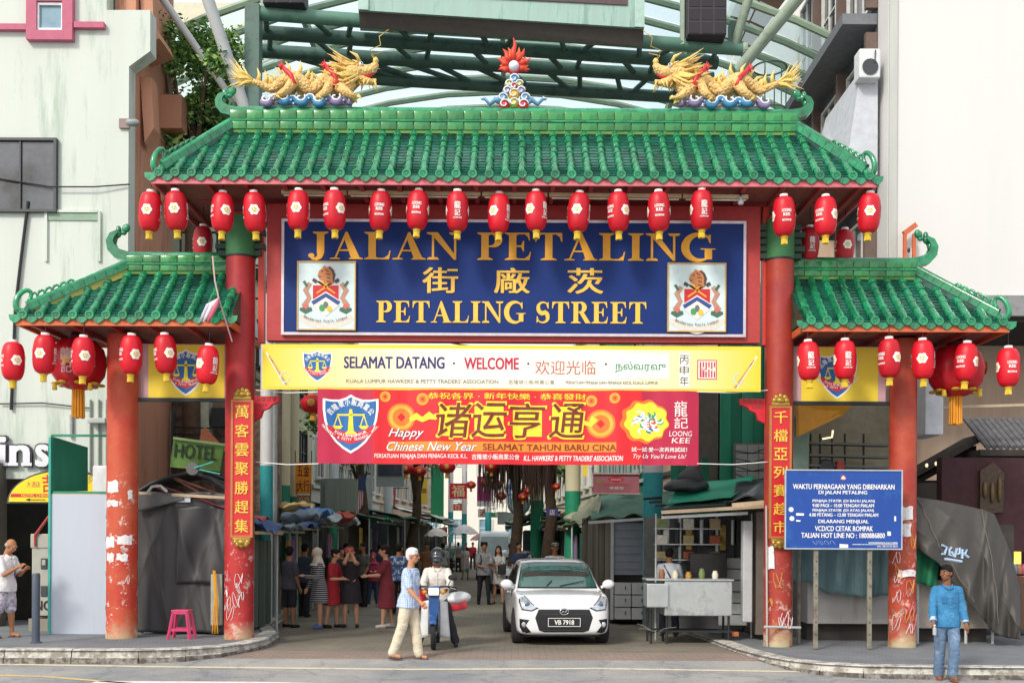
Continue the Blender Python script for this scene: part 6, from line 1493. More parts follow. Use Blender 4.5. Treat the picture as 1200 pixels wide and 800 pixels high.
for g in range(4):
 pts = [M2(b,955 + g * 7 + 3 * math.cos(j * .9 + g),635.5 + 2.6 * math.sin(j * 1.3 + g)) for j in range(9)]; MB().tube([(x,yN - .002,z) for x,z in pts],.004,4).build('scribble',mat('pale_ink','7fa0d8',.5),nb)
# ======================= SIDEWALK THINGS =======================
PANELW = mat('pale_blue_panel','b9c4d2',.5,var=.05,scale=1.5,dirt='a3aebd',dirt_amt=.2,streak=True)
def tarp(name,fn,nu,nv,m,label=None,cat=None,parent=None,th_=.004,**k):
 o = MB().grid(fn,nu,nv).build(name,m,parent,smooth=True,label=label,cat=cat,recalc=False,**k)
 md = o.modifiers.new('s','SOLIDIFY'); md.thickness = .008; return o
# green hoarding frame + white panel at left
t = thing('white_site_panel',W(93,745,18.7) * 1,'tall pale blue-white sheet panel with teal edge left of the outer left column','panel')
p0,p1 = W(60,745,18.7),W(130,579,18.7)
MB().box(((p0.x + p1.x) / 2,18.7,(p0.z + p1.z) / 2),(p1.x - p0.x,.05,p1.z - p0.z)).build('sheet',PANELW,t)
MB().box((p0.x - .02,18.69,(p0.z + p1.z) / 2 + .5),(.04,.09,p1.z - p0.z + 1.0)).build('teal_edge',mat('teal_trim','3aa99c',.5),t)
MB().box((p1.x - .03,18.66,(p0.z + p1.z) / 2),(.05,.05,p1.z - p0.z)).build('hinge_post',mat('grey_pipe',''),t)
for z in (.6,1.2,1.8,2.2): MB().box((p1.x - .03,18.63,z),(.06,.02,.08)).build('hinge',mat('rust_grey',''),t)
t = thing('green_mesh_cage',W(95,577,18.7),'green framed sheet cage standing on top of the pale panel at left','cage')
a,b_ = W(61,510,18.7),W(131,577,18.7)
for q_ in (((a.x,a.z),(b_.x,a.z)),((a.x,b_.z),(b_.x,b_.z)),((a.x,a.z),(a.x,b_.z))): MB().bar((q_[0][0],18.7,q_[0][1]),(q_[1][0],18.7,q_[1][1]),.04,.04).build('frame_bar',mat('cage_green','1f8a6c',.5),t)
pp = [W(64,512,18.75),W(103,524,19.6),W(103,575,19.6),W(64,576,18.75)]
slab(pp,.03,mat('hoarding_green_sheet','1f8468',.6,var=.12,streak=True),'sheet',t)
MB().bevbox(W(121,562,19.2),(.28,.3,.5),.03).build('white_box',mat('ac_white',''),t)
for i in range(3): MB().tube([W(104,560 + i * 3,19.4),W(112,548 + i * 5,19.3),W(118,555,19.1)],.008,5).build('wire',mat('grey_pipe',''),t)
# electric cabinet
CAB = mat('cabinet_grey','a9aaa0',.6,var=.08,dirt='7c7c70',dirt_amt=.25)
p0,p1 = W(38,737,19.3),W(63,640,19.3); t = thing('electric_cabinet',((p0.x + p1.x) / 2,19.3,.13),'grey street electricity cabinet with graffiti beside the pale panel','cabinet')
cx_ = (p0.x + p1.x) / 2; MB().bevbox((cx_,19.5,(p1.z + .35) / 2 + .05),(.42,.4,p1.z - .35),.02).build('body',CAB,t); MB().bevbox((cx_,19.5,p1.z + .1),(.46,.44,.26),.02).build('cap',CAB,t); MB().box((cx_,19.5,.24),(.5,.46,.22)).build('plinth',mat('plinth_stone','8d887c',.8),t)
for z in (1.35,.85): MB().bevbox((cx_ + .02,19.295,z),(.12,.02,.2),.01).build('lock_plate',FRAMED,t)
for z in (1.37,): MB().bevbox((cx_ + .02,19.28,z),(.07,.02,.1),.01).build('handle',CAB,t)
lettering(t,'NG',(cx_ - .15,cx_ + .15,.5,.68),19.29,BLACKINK,bold=.02)
MB().tube([W(41,627,19.25),W(58,604,19.25)],.025,6).build('red_bar',mat('red_bar','b0403a',.5),t)
MB().tube([W(41,640,19.25),W(41,627,19.25)],.02,6).build('red_post',mat('red_bar',''),t)
# bollard
p = G(42,753,.13); t = thing('bollard',p,'slim dark blue-grey steel bollard near the kerb at left','bollard')
MB().lathe([(.06,.13),(.062,.9),(.062,1.22),(.05,1.25),(0,1.25)],(p.x,p.y,0),18).build('post',mat('bollard_grey','4a5464',.5,var=.1),t,smooth='auto'); MB().lathe([(.09,.13),(.09,.15),(.06,.16)],(p.x,p.y,0),18).build('base_ring',mat('bollard_grey',''),t)
# pink plastic stool
p = G(213,747,.13); p.y = 17.9; p = Vector((W(213,747,17.9).x,17.9,.13)); t = thing('plastic_stool',p,'pink plastic stool on the pavement in front of the dark tarpaulin','stool')
PKS = mat('pink_plastic','cb3f6c',.35,var=.06)
MB().bevbox((p.x,p.y,.13 + .475),(.29,.26,.03),.012).build('seat',PKS,t); MB().bevbox((p.x,p.y,.13 + .44),(.27,.24,.05),.012).build('skirt',PKS,t)
for sx in (-1,1):
 for sy in (-1,1): MB().bar((p.x + sx * .115,p.y + sy * .10,.13 + .45),(p.x + sx * .185,p.y + sy * .16,.13),.05,.035).build('leg',PKS,t)
 MB().bar((p.x - .15 * 1,p.y + sx * .14,.13 + .16),(p.x + .15,p.y + sx * .14,.13 + .16),.02,.045).build('stretcher',PKS,t)
# dark tarpaulin over the left bay stall
TARPD = mat('black_tarpaulin','38393b',.5,var=.08,scale=2,dirt='444646',dirt_amt=.15,bump=.04,bscale=40,streak=True)
a,b_ = W(160,576,18.75),W(268,748,18.75)
def ft(u,v):
 x = a.x + (b_.x - a.x) * u; z = .16 + (a.z - .16) * v
 fold = .035 * math.sin((u * 9 + (1 - v) * 3.2)) + .018 * math.sin(u * 27 + v * 5) * (.4 + .6 * (1 - v)) + .05 * math.exp(-((u - .62 + .25 * v) / .05) ** 2) * (1 - v)
 fold -= .030 * (1 - abs(math.sin(u * 8 + v * 3.2))) ** 5 + .022 * (1 - abs(math.sin(u * 5 - v * 3 + 1))) ** 6
 return (x,18.8 + fold - .12 * (1 - v),z + .015 * math.sin(u * 11))
t = thing('covered_stall',((a.x + b_.x) / 2,19.2,.13),'market stall wrapped in black tarpaulin between the two left columns','stall')
tarp('tarpaulin',ft,70,50,TARPD,parent=t)
def ft2(u,v): p_ = ft(.45 + .55 * u,.35 + .55 * v); return (p_[0],p_[1] - .06 + .03 * math.sin(u * 8 - v * 5),p_[2])
tarp('tarpaulin_flap',ft2,30,24,mat('black_tarpaulin_flap','2f3133',.5,var=.08,scale=2,bump=.04,bscale=40),parent=t)
def ft3(u,v): x = a.x + (b_.x - a.x) * (.02 + .5 * u); return (x,18.68 + .02 * math.sin(u * 9),a.z - .02 - v * (.34 - .22 * u) )
tarp('folded_edge',ft3,20,6,mat('grey_flap','5a5c5c',.5,var=.15),parent=t)
MB().bar(W(158,577,18.7),W(268,583,18.7),.04,.05).build('rail',mat('pale_wood',''),t)
MB().box(W(195,584,18.72),(.85,.02,.12)).build('pale_strip',PANELW,t)
MB().box(((a.x + b_.x) / 2,19.6,1.2),(1.3,1.2,2.1)).build('stall_box',DARK,t)
for px_ in (165,262): MB().tube([(W(px_,600,18.85).x,18.95,.13),(W(px_,600,18.85).x,18.95,a.z)],.025,8).build('pole',DARKIRON,t)
# yellow rope and box at right end of the tarpaulin
p = W(252,700,18.5); MB().bevbox((p.x,18.62,.75),(.2,.1,.9),.02).build('meter_box',CAB,t)
for i in range(3): MB().tube([W(250 + i,668,18.5),W(252 + i,700,18.48),W(249 + i * 3,742,18.5)],.012,6).build('yellow_cable',mat('yellow_cable','e0a020',.5),t)
ar = MB(); A_ = [W(163,575,18.9),W(178,566,18.9),W(200,558,18.9),W(225,553,18.9),W(248,562,18.9),W(268,576,18.9)]
ar.tube(A_,.035,8); ar.build('roof_rib',DARKIRON,t); MB().tube([x_ + Vector((0,.9,.05)) for x_ in A_],.035,8).build('roof_rib',DARKIRON,t)
tarp('roof_sheet',lambda u,v: tuple((A_[min(4,int(u * 5))].lerp(A_[min(4,int(u * 5)) + 1],u * 5 - min(4,int(u * 5)))) + Vector((0,.05 + v * 1.2,-.03 + .04 * math.sin(v * 9)))),20,8,mat('old_grey_sheet','46423f',.8,var=.3,scale=4),parent=t)
for i in range(4): MB().bar(A_[1 + (i > 1)],W(196 + 20 * i,578,18.9),.03,.03).build('brace',mat('red_rust','6a4038',.8),t)
MB().lathe([(0,-.04),(.11,-.03),(.125,.03),(.06,.09)],W(226,549,18.6),20,'Y').build('fan_disc',mat('dusty_grey','5d6060',.6),t,smooth='auto')
MB().tube([W(172,578,18.6),W(178,570,18.6),W(188,569,18.6),W(196,576,18.6)],.025,7).build('hose',mat('grey_pipe',''),t)
for i in range(2): MB().bar(W(228 + 6 * i,548 + 2 * i,18.55),W(250 + 8 * i,541 + 14 * i,18.5),.03,.02).build('teal_strap',mat('teal_trim',''),t)
# hotel sign behind
hp = [W(203,515,21.3),W(262,522,21.3),W(257,552,21.3),W(199,547,21.3)]
t = thing('hotel_sign',hp[2],'tilted faded green hotel sign above the tarpaulined stall','sign'); slab(hp,.08,mat('faded_sign_green','6f9a4a',.6,var=.2,scale=3),'sign_face',t)
lettering(t,'HOTEL',(hp[3].x + .1,hp[1].x - .12,hp[3].z + .16,hp[0].z - .1),21.27,mat('dark_ink','2a4038',.6),bold=.01,rot=R(-5),keep=False)
MB().bar(W(203,513,21.25),W(264,521,21.25),.03,.05).build('top_rail',mat('faded_green_rail','8fae7a',.6),t)
# ---- right bay: counter, cloths ----
TEALCL = mat('faded_teal_cloth','55757a',.7,var=.25,scale=3,dirt='7f9a9a',dirt_amt=.3,streak=True)
PALEM = mat('dull_white_counter','a4a4a2',.6,var=.1,scale=1.5,dirt='7f7d78',dirt_amt=.2,streak=True)
t = thing('covered_counter',(5.6,18.9,.05),'low pale counter under a torn teal cloth behind the blue notice board','stall')
a,b_ = W(946,747,18.9),W(1048,684,18.9)
MB().bevbox(((a.x + b_.x) / 2,19.2,.05 + .72),(b_.x - a.x,.6,.82),.02).build('counter',PALEM,t); MB().box(((a.x + b_.x) / 2,19.3,.2),(b_.x - a.x - .1,.4,.3)).build('base',DARK,t)
MB().box((W(990,0,19.6).x,19.75,1.25),(2.3,.1,2.4)).build('back_board',mat('dull_grey_board','5f6264',.8,var=.2),t)
aa,bb_ = W(925,640,18.6),W(1050,640,18.6)
def fc(u,v):
 dep = .62 + .38 * math.sin(u * 2.2) + .12 * noise.noise(Vector((u * 7,1,0))); x = aa.x + (bb_.x - aa.x) * u
 return (x,18.62 + .06 * math.sin(u * 21 + v * 2) + .04 * math.sin(u * 9),aa.z + .12 - v * dep)
tarp('torn_cloth',fc,60,14,TEALCL,parent=t)
for px_ in (931,940): MB().tube([(W(px_,0,18.5).x,18.5,.05),(W(px_,0,18.5).x,18.5,2.6)],.03,8).build('pole',mat('rusty_galvanised',''),t)
MB().tube([W(896,734,17.6),W(938,735,17.9)],.022,8).build('cross_rail',mat('grey_pipe',''),t)
MB().tube([W(899,757,17.8),W(898,592,17.8)],.016,8).build('white_pipe',mat('white_pipe','b5b3b0',.5),t)
# things in the right bay above: orange canopy edge, shelves, jumble
t = thing('orange_canopy',(5.6,19.6,2.6),'orange yellow shop canopy seen through the upper right bay','canopy')
pq = [W(936,474,19.8),W(1000,474,20.6),W(988,486,20.6),W(936,511,19.8)]; slab(pq,.06,mat('orange_canopy','e8a42c',.6,var=.08),'canopy_face',t)
MB().box(W(1016,483,21.0),(.3,.2,.35)).build('blue_box',mat('dusty_blue','7f93b5',.6),t)
t = thing('shelf_clutter',(5.9,20.2,0.05),'dusty shelf frame with fan and boxes behind the blue notice board','shelf')
MB().box((W(985,0,20.7).x,20.75,2.6),(2.2,.08,5.0)).build('back_wall',mat('dull_olive_wall','9a957f',.85,var=.15),t)
for z_ in (519,533,545): MB().bar(W(932,z_,20.2),W(1040,z_ + 3,20.2),.3,.04).build('shelf',mat('steel_shelf','6c706c',.6),t)
for px_ in (950,961,975,990,1012): MB().tube([W(px_,508,20.15),W(px_,560,20.15)],.02,6).build('upright',DARKIRON,t)
MB().lathe([(0,-.06),(.14,-.05),(.17,.0),(.14,.08)],W(968,548,20.1),18,'Y').build('fan',FRAMED,t,smooth='auto')
MB().bevbox(W(984,545,20.05),(.14,.14,.16),.01).build('red_box',mat('red_bar',''),t); MB().bevbox(W(937,528,20.1),(.3,.2,1.3),.02).build('grey_box',mat('dusty_green','7f9a8a',.6),t)
MB().tube([W(964,514,20),W(975,512,20),W(976,504,20)],.018,6).build('lamp_tube',mat('warm_tube','ffe0b0',.5,emit='ffe0b0',estr=1.5),t)
# ---- big grey tarpaulin to the right of the outer column ----
TARPG = mat('grey_brown_tarpaulin','413f3c',.55,var=.07,scale=2,dirt='4b4946',dirt_amt=.15,bump=.04,bscale=40)
t = thing('tarpaulin_stall',(8.0,18.5,.05),'stall draped in a big grey-brown tarpaulin with a blue spray tag','stall')
TP = [(1072,582,640),(1100,586,660),(1130,592,700),(1152,597,725),(1165,602,742),(1180,636,747),(1196,690,748)]
def fg(u,v):
 s = u * 6; i = min(5,int(s)); f = s - i; px_ = TP[i][0] * (1 - f) + TP[i + 1][0] * f; yt = TP[i][1] * (1 - f) + TP[i + 1][1] * f; yb = TP[i][2] * (1 - f) + TP[i + 1][2] * f
 Y_ = 18.15 + .055 * math.sin(u * 21 - v * 4) * (.2 + v) + .025 * math.sin(u * 47 + v * 6) * v + (.35 * (1 - v) ** 2) - .03 * (1 - abs(math.sin(u * 11 + v * 2.4))) ** 5 - .03 * (1 - abs(math.sin(u * 4 - v * 5))) ** 5
 q_ = W(px_,yt + (yb - yt) * v,Y_); q_.z = max(q_.z,.07); return tuple(q_)
tarp('tarpaulin',fg,90,44,TARPG,parent=t)
def fg2(u,v): q_ = Vector(fg(u,0)); return (q_.x + .0,q_.y + v * 1.3,q_.z - .04 * v + .05 * math.sin(u * 14) * v)
tarp('tarpaulin_top',fg2,40,8,TARPG,parent=t)
def fgr(u,v): return tuple(W(1070 + 38 * u * (1 - .3 * v),596 + 84 * v + 10 * u,18.45 + .05 * math.sin(u * 12 + v * 3)))
tarp('green_cloth',fgr,14,18,mat('green_cloth','1f7a55',.7,var=.2,scale=4),parent=t)
a,b_ = W(1074,747,18.7),W(1167,672,18.7); MB().bevbox(((a.x + b_.x) / 2,19.1,.05 + .68),(b_.x - a.x,.7,.86),.02).build('counter',mat('beige_counter','a8a096',.6,var=.1),t); MB().box(((a.x + b_.x) / 2,19.2,.2),(b_.x - a.x - .1,.5,.3)).build('base',DARK,t)
MB().box((8.0,19.4,1.3),(2.0,.8,1.7)).build('stall_box',DARK,t)
for px_ in (1074,1130,1161): MB().tube([(W(px_,0,18.8).x,18.6,.05),(W(px_,0,18.8).x,18.6,.9 if px_ > 1100 else 2.4)],.025,8).build('leg',mat('grey_pipe',''),t)
tg = mat('spray_blue','a9c4e2',.6,var=0)     # spray tag following the cloth
def on_tarp(px_,py_):
 best = None
 for i in range(61):
  for j in range(31):
   q_ = Vector(fg(i / 60,j / 30)); pp_ = W(px_,py_,q_.y); d_ = (q_.x - pp_.x) ** 2 + (q_.z - pp_.z) ** 2
   if best is None or d_ < best[0]: best = (d_,q_)
 return best[1] + Vector((0,-.02,0))
for pts in ([(1104,637),(1109,641),(1107,650),(1103,648)],[(1116,640),(1111,643),(1112,651),(1118,652),(1116,646),(1112,646)],[(1119,652),(1120,642),(1125,643),(1124,648),(1120,648)],[(1127,653),(1126,642),(1132,643),(1130,648),(1127,648),(1134,651)],[(1107,655),(1115,657),(1126,656)]):
 MB().tube([on_tarp(*q_) for q_ in pts],.022,5).build('spray_tag',tg,t)
def roof_cyl(x,r,pts,m,name,z_org=None):
 MB().tube([(x + (r + .004) * math.sin(a),GY_ - (r + .004) * math.cos(a),z) for a,z in pts],.0055,4).build(name,m,gate)
# graffiti scrawls and torn white posters on the columns
rnd = random.Random(9)
GRW = mat('graffiti_white','e8dada',.6,var=.1); GRP = mat('graffiti_pink','d86a80',.6); GRY_ = mat('graffiti_yellow','d8a04a',.6)
for x,r,z0,z1,n_,ms in ((-4.63,.25,.5,1.3,7,(GRW,)),(4.52,.26,.4,1.35,6,(GRW,GRY_)),(6.63,.25,.35,1.9,14,(GRW,GRP,GRY_)),(-6.62,.255,.9,1.5,2,(GRW,))):
 for i in range(n_):
  a0 = rnd.uniform(-.8,.8); zc = rnd.uniform(z0,z1); ph = rnd.uniform(0,6); sz = rnd.uniform(.06,.15)
  pts = [(a0 + sz * 2.4 * math.sin(j * .75 + ph) * (1 - j / 20) + j * .02,zc + sz * math.cos(j * 1.1 + ph * 2)) for j in range(10)]; roof_cyl(x,r,pts,ms[i % len(ms)],'graffiti_scrawl')
def poster(x,r,a0,zc,w_,h_,m):
 rn = random.Random(int(zc * 100)); vs = []
 for j in range(5):
  for i in range(5):
   a = a0 + (i / 4 - .5) * w_ / r; e = rn.uniform(-.02,.02) if i in (0,4) or j in (0,4) else 0
   vs.append((x + (r + .006) * math.sin(a + e * 2),GY_ - (r + .006) * math.cos(a + e * 2),zc + (j / 4 - .5) * h_ + e))
 fs = [(j * 5 + i,j * 5 + i + 1,(j + 1) * 5 + i + 1,(j + 1) * 5 + i) for j in range(4) for i in range(4)]; MB().add(vs,fs).build('torn_poster',m,gate)
PST = mat('torn_paper','e6e6e8',.7,var=.05,dirt='c98a80',dirt_amt=.3,dirt_scale=12)
for a0,zc,w_,h_ in ((-.35,2.68,.22,.2),(-.4,2.4,.24,.1),(-.55,1.75,.2,.18),(.5,1.78,.24,.16),(-.5,1.5,.16,.14),(.35,1.5,.18,.12),(.85,2.55,.08,.14)): poster(-6.62,.255,a0,zc,w_,h_,PST)
for a0,zc,w_,h_ in ((-.75,1.55,.14,.4),(.8,2.4,.1,.3)): poster(4.52,.26,a0,zc,w_,h_,PST)
for a0,zc,w_,h_ in ((-.15,2.3,.24,.22),(-.2,2.02,.2,.2),(.0,1.3,.3,.12)): poster(6.63,.25,a0,zc,w_,h_,PST)
# ======================= STALLS IN THE STREET =======================
def cloth_roof(parent,P0,P1,P2_,P3,m,seed,sag=.1,wr=.05,nu=18,nv=10,name='roof_sheet'):
 def f(u,v):
  a_ = Vector(P0).lerp(Vector(P1),u); b_ = Vector(P3).lerp(Vector(P2_),u); q_ = a_.lerp(b_,v)
  q_.z += -sag * math.sin(PI * u) * .5 - sag * math.sin(PI * v) * .4 + wr * noise.noise(Vector((q_.x * 2.1 + seed,q_.y * 2.1,seed))) * 2; return tuple(q_)
 return tarp(name,f,nu,nv,m,parent=parent)
TG = mat('green_tarp','44705f',.7,var=.25,scale=3,dirt='1f3f38',dirt_amt=.3); TGL = mat('faded_olive_tarp','969a80',.8,var=.25,scale=3,dirt='6a6a58',dirt_amt=.3)
TB_ = mat('blue_tarp','2f4f8a',.6,var=.2); TR = mat('red_tarp','a82f3a',.6,var=.15); TGY = mat('grey_blue_tarp','8494a0',.7,var=.2,scale=4); TBK = mat('black_plastic','2c2e30',.35,var=.2,bump=.4,bscale=8)
CORR = [mat('corr%d' % i,c,.6,var=.2,scale=2,dirt='35382f',dirt_amt=.3,streak=True) for i,c in enumerate(('46564c','4c5a50','3f4c44'))]
def corrugated(parent,a_,b_,z0,z1,mats_,w_=.16,name='wall_board'):
 a_,b_ = Vector((a_[0],a_[1],0)),Vector((b_[0],b_[1],0)); L_ = (b_ - a_).length; n = max(2,int(L_ / w_)); d = (b_ - a_).normalized(); nn = Vector((d.y,-d.x,0))
 for i in range(n):
  p_ = a_.lerp(b_,i / n) + nn * .015 * (i % 2); q_ = a_.lerp(b_,(i + .94) / n) + nn * .015 * (i % 2)
  MB().bar(p_ + Vector((0,0,(z0 + z1) / 2)),q_ + Vector((0,0,(z0 + z1) / 2)),.03,z1 - z0).build(name,mats_[i % len(mats_)],parent)
def stall(x0,x1,y0,y1,h,side,roofm,label,box='closed',wallm=None,seed=0,hang=0,ov=.5,boxm=None,z0=.05,nm='market_stall'):
 """row stall; front faces the street (+x for side -1, -x for side 1)"""
 xf = x1 if side < 0 else x0; xb = x0 if side < 0 else x1; t = thing(nm,((x0 + x1) / 2,(y0 + y1) / 2,z0),label,'stall')
 s = -side
 MB().bevbox(((x0 + x1) / 2 + side * .1,(y0 + y1) / 2 + .06,z0 + (h - .3) / 2),(abs(x1 - x0) - .25,y1 - y0 - .2,h - .3),.02).build('stall_box',boxm or mat('stall_sheet_%d' % (seed % 4),('5a5c50','4e5a54','5f564c','4a525c')[seed % 4],.8,var=.3,scale=3,dirt='38362f',dirt_amt=.35,streak=True),t)
 if wallm: corrugated(t,(xf,y0 + .05),(xf,y1 - .05),z0 + .05,h - .35,wallm); corrugated(t,(x0,y0),(x1,y0),z0 + .05,h - .35,wallm)
 for yy in (y0 + .03,y1 - .03): MB().tube([(xf + s * ov * .5,yy,0),(xf + s * ov * .5,yy,h - .1)],.025,7).build('pole',mat('grey_pipe',''),t)
 cloth_roof(t,(xb,y0 - .1,h + .45),(xb,y1 + .1,h + .45),(xf + s * ov,y1 + .1,h - .12),(xf + s * ov,y0 - .1,h - .12),roofm,seed,.1,.07)
 MB().bar((xf + s * ov * .8,y0 - .05,h - .22),(xf + s * ov * .8,y1 + .05,h - .22),.05,.05).build('eave_pole',mat('pale_wood',''),t)
 rn = random.Random(seed)
 for i in range(hang):
  y_ = rn.uniform(y0 + .2,y1 - .2); c_ = ('8a6a9a','4a6a8a','b0904a','a8a8a0','3a3f48')[i % 5]
  MB().bevbox((xf + s * (.1 + .1 * rn.random()),y_,h - .75),(.08,.3,.7),.02).build('hanging_goods',mat('goods' + c_,c_,.8,var=.3,scale=8),t)
 return t
# left row
t = stall(-5.9,-4.75,18.9,20.9,2.15,-1,TB_,'dark green corrugated stall with blue tarpaulin beside the left main column',wallm=CORR,seed=1,ov=.25,z0=.13)
cloth_roof(t,(-5.9,18.7,2.62),(-5.9,20.2,2.62),(-4.6,20.2,2.2),(-4.6,18.7,2.25),TR,4,.08,.06,name='red_sheet')
MB().bar((-4.62,18.75,0.13),(-4.62,18.75,2.2),.05,.05).build('front_post',mat('grey_pipe',''),t)
stall(-6.5,-5.2,21.8,24.4,2.2,-1,TGY,'left stall with a crumpled grey-blue sheet roof, second from the gate',seed=2,hang=3)
stall(-6.8,-5.5,25,28,2.3,-1,TB_,'left stall with sagging blue sheet roof behind the striped-dress woman',seed=3,hang=4)
stall(-6.9,-5.5,28.6,32,2.4,-1,TGY,'left stall with pale crumpled roof behind the photo taker',seed=5,hang=4)
stall(-6.5,-4.9,33,38,2.6,-1,TG,'left stall with long dark green tarpaulin roof by the striped flag',seed=6,hang=5,ov=.9)
stall(-6.0,-4.4,39,45,2.7,-1,TG,'left stall with flat green roof beyond the striped flag',seed=7,hang=4,ov=.9)
stall(-5.4,-3.8,46,52,2.9,-1,mat('white_tarp','d8d6ce',.7,var=.1),'far left stall with bright white pitched sheet roof',seed=8,hang=3,ov=1.0)
stall(-5.0,-3.6,53,59,2.7,-1,TGY,'farthest left stall with grey sheet roof by the umbrellas',seed=9,hang=3,ov=.9)
# crumpled bundles on the left roofs
for i,(px_,py_,Y_,c_) in enumerate(((352,606,22.5,'6f8090'),(368,603,23.5,'3f6aa0'),(380,608,25,'8f9aa0'),(396,607,27,'b0483a'),(405,611,28,'9aa0a0'),(346,596,24,'b89a6a'))):
 m = MB(); c = W(px_,py_,Y_); m.ell(c,(.42,.55,.09),26,16)
 m.v = [tuple(Vector(v) + Vector((.08,.08,.13)) * noise.noise(Vector(v) * 4.5) + Vector((0,0,.07)) * (1 - abs(noise.noise(Vector(v) * 9))) ** 4) for v in m.v]
 m.build('cloth_bundle',mat('bundle' + c_,c_,.8,var=.2),smooth=True,label='crumpled %s bundle on the left stall roofs, %s from the gate' % (('grey','blue','pale','red','light grey','tan')[i],ordn[(1,2,3,4,5,0)[i]]),cat='bundle',group='bundles of cloth on the left stall roofs')
# right row: cook stall nearest the gate
t = thing('cook_stall',(4.2,19.8,.05),'open cook stall with steel counters under a dark green roof at the right','stall')
STL = mat('stainless_panel','b9bfc0',.35,metal=.5,var=.12,scale=3,dirt='8f9290',dirt_amt=.3)
MB().bevbox((4.6,20.0,1.3),(.12,1.9,2.5),.01).build('side_panel',mat('dark_brown_panel','4a403a',.7,var=.15),t)
p0,p1 = W(868,728,19.0),W(880,610,19.0); MB().bevbox((p0.x + .1,19.0,(p0.z + p1.z) / 2),(.17,.2,p1.z - p0.z),.02).build('white_post',mat('dusty_white','b9bdc0',.5,var=.08),t)
MB().bevbox((p0.x + .48,19.05,1.25),(.42,.1,2.2),.01).build('brown_door',mat('brown_grey_door','6a615a',.7,var=.1),t)
a,b_ = W(762,738,18.75),W(853,692,18.75)
MB().bevbox((a.x + .85,19.05,.81),(1.2,.62,.62),.02).build('counter',STL,t)
MB().bevbox((a.x + .12,18.95,.86),(.38,.55,.42),.02).build('side_counter',STL,t)
MB().bevbox((a.x + .7,19.05,1.135),(1.55,.68,.03),.01).build('counter_top',STL,t)
for sx in (.02,.3,1.4):
 for sy in (18.82,19.3): MB().tube([(a.x + sx,sy,0),(a.x + sx,sy,.6)],.022,8).build('leg',DARKIRON,t)
MB().box((a.x + .8,19.05,.22),(1.3,.5,.03)).build('lower_shelf',DARKIRON,t)
for k_ in range(6): MB().bevbox((4.3,20.5 + .01 * (k_ % 2),.3 + .22 * k_),(.6,.03,.2),.01).build('white_tile_panel',mat('white_tile','c3c9ca',.4),t)
MB().bevbox((3.75,20.4,1.35),(.7,.4,.5),.02).build('display_case',mat('dark_case','3a3835',.3,var=.3),t)
for i,(c_,h_) in enumerate((('8a5a3a',.14),('c9c3b0',.12),('b0803a',.1),('6a7a4a',.16),('d8d4c8',.12))): MB().lathe([(.05,0),(.06,h_ * .6),(.04,h_),(.04,h_ + .02)],(a.x + .25 + i * .24,19.1,1.15),12).build('food_jar',mat('jar_' + c_,c_,.4),t,smooth='auto')
for i in range(5): MB().bar((2.9 + i * .36,20.6,1.4),(2.9 + i * .36,20.6,2.3),.05,.04).build('rear_post',mat('grey_pipe','') if i % 2 else DARKIRON,t)
for i in range(7): MB().bevbox((3.0 + i * .22,20.62,2.0 - .05 * (i % 3)),(.12,.08,.5),.02).build('hanging_utensil',(STL,DARKIRON,mat('goodsb0904a','b0904a',.8))[i % 3],t)
MB().bevbox((3.6,20.9,1.2),(2.0,.1,2.2),.01).build('back_wall',mat('dull_grey_board',''),t)
cloth_roof(t,W(776,598,18.6),W(898,588,18.6),W(898,556,21.4),W(776,578,21.4),TG,11,.06,.05)
cloth_roof(t,W(848,592,18.4),W(900,583,18.4),W(899,556,19.6),W(862,570,19.6),TBK,12,.04,.12,name='black_plastic')
cloth_roof(t,W(780,590,19.2),W(856,582,18.9),W(886,558,20.4),W(800,566,20.6),mat('bright_green_sheet','1f9476',.6,var=.12),13,.02,.02,name='green_sheet')
MB().bar(W(775,600,18.5),W(898,593,18.5),.06,.06).build('eave_pole',mat('pale_wood',''),t); MB().bar(W(775,606,18.6),W(876,601,18.6),.05,.05).build('eave_pole',mat('grey_pipe',''),t)
MB().bar(W(858,592,18.3),W(902,588,18.3),.05,.08).build('plank',mat('pale_wood',''),t)
for px_ in (776,893): q_ = W(px_,600,18.7); MB().tube([(q_.x,19.5,0),(q_.x,19.5,q_.z)],.016,8).build('pole',mat('grey_pipe',''),t)
for i in range(4): MB().tube([W(776,597,18.7) + Vector((0,i * .9,.1 * i)),W(896,588,18.7) + Vector((0,i * .9,.1 * i))],.025,7).build('rafter_pole',DARKIRON,t)
MB().bevbox(W(861,745,19.0) + Vector((0,0,.04)),(.13,.1,.08),.01).build('brick',mat('orange_brick','b8693f',.8),t)
# black mound of plastic above stall
m = MB(); c = W(804,570,20.0); m.ell(c,(.42,.5,.14),20,12); m.ell(c + Vector((.08,0,.14)),(.24,.3,.20),16,10); m.v = [tuple(Vector(v) + Vector((.1,.1,.12)) * noise.noise(Vector(v) * 3)) for v in m.v]
m.build('covered_heap',mat('dark_cover','33363a',.6,var=.2),smooth=True,label='dark plastic covered heap on the cook stall roof',cat='heap')
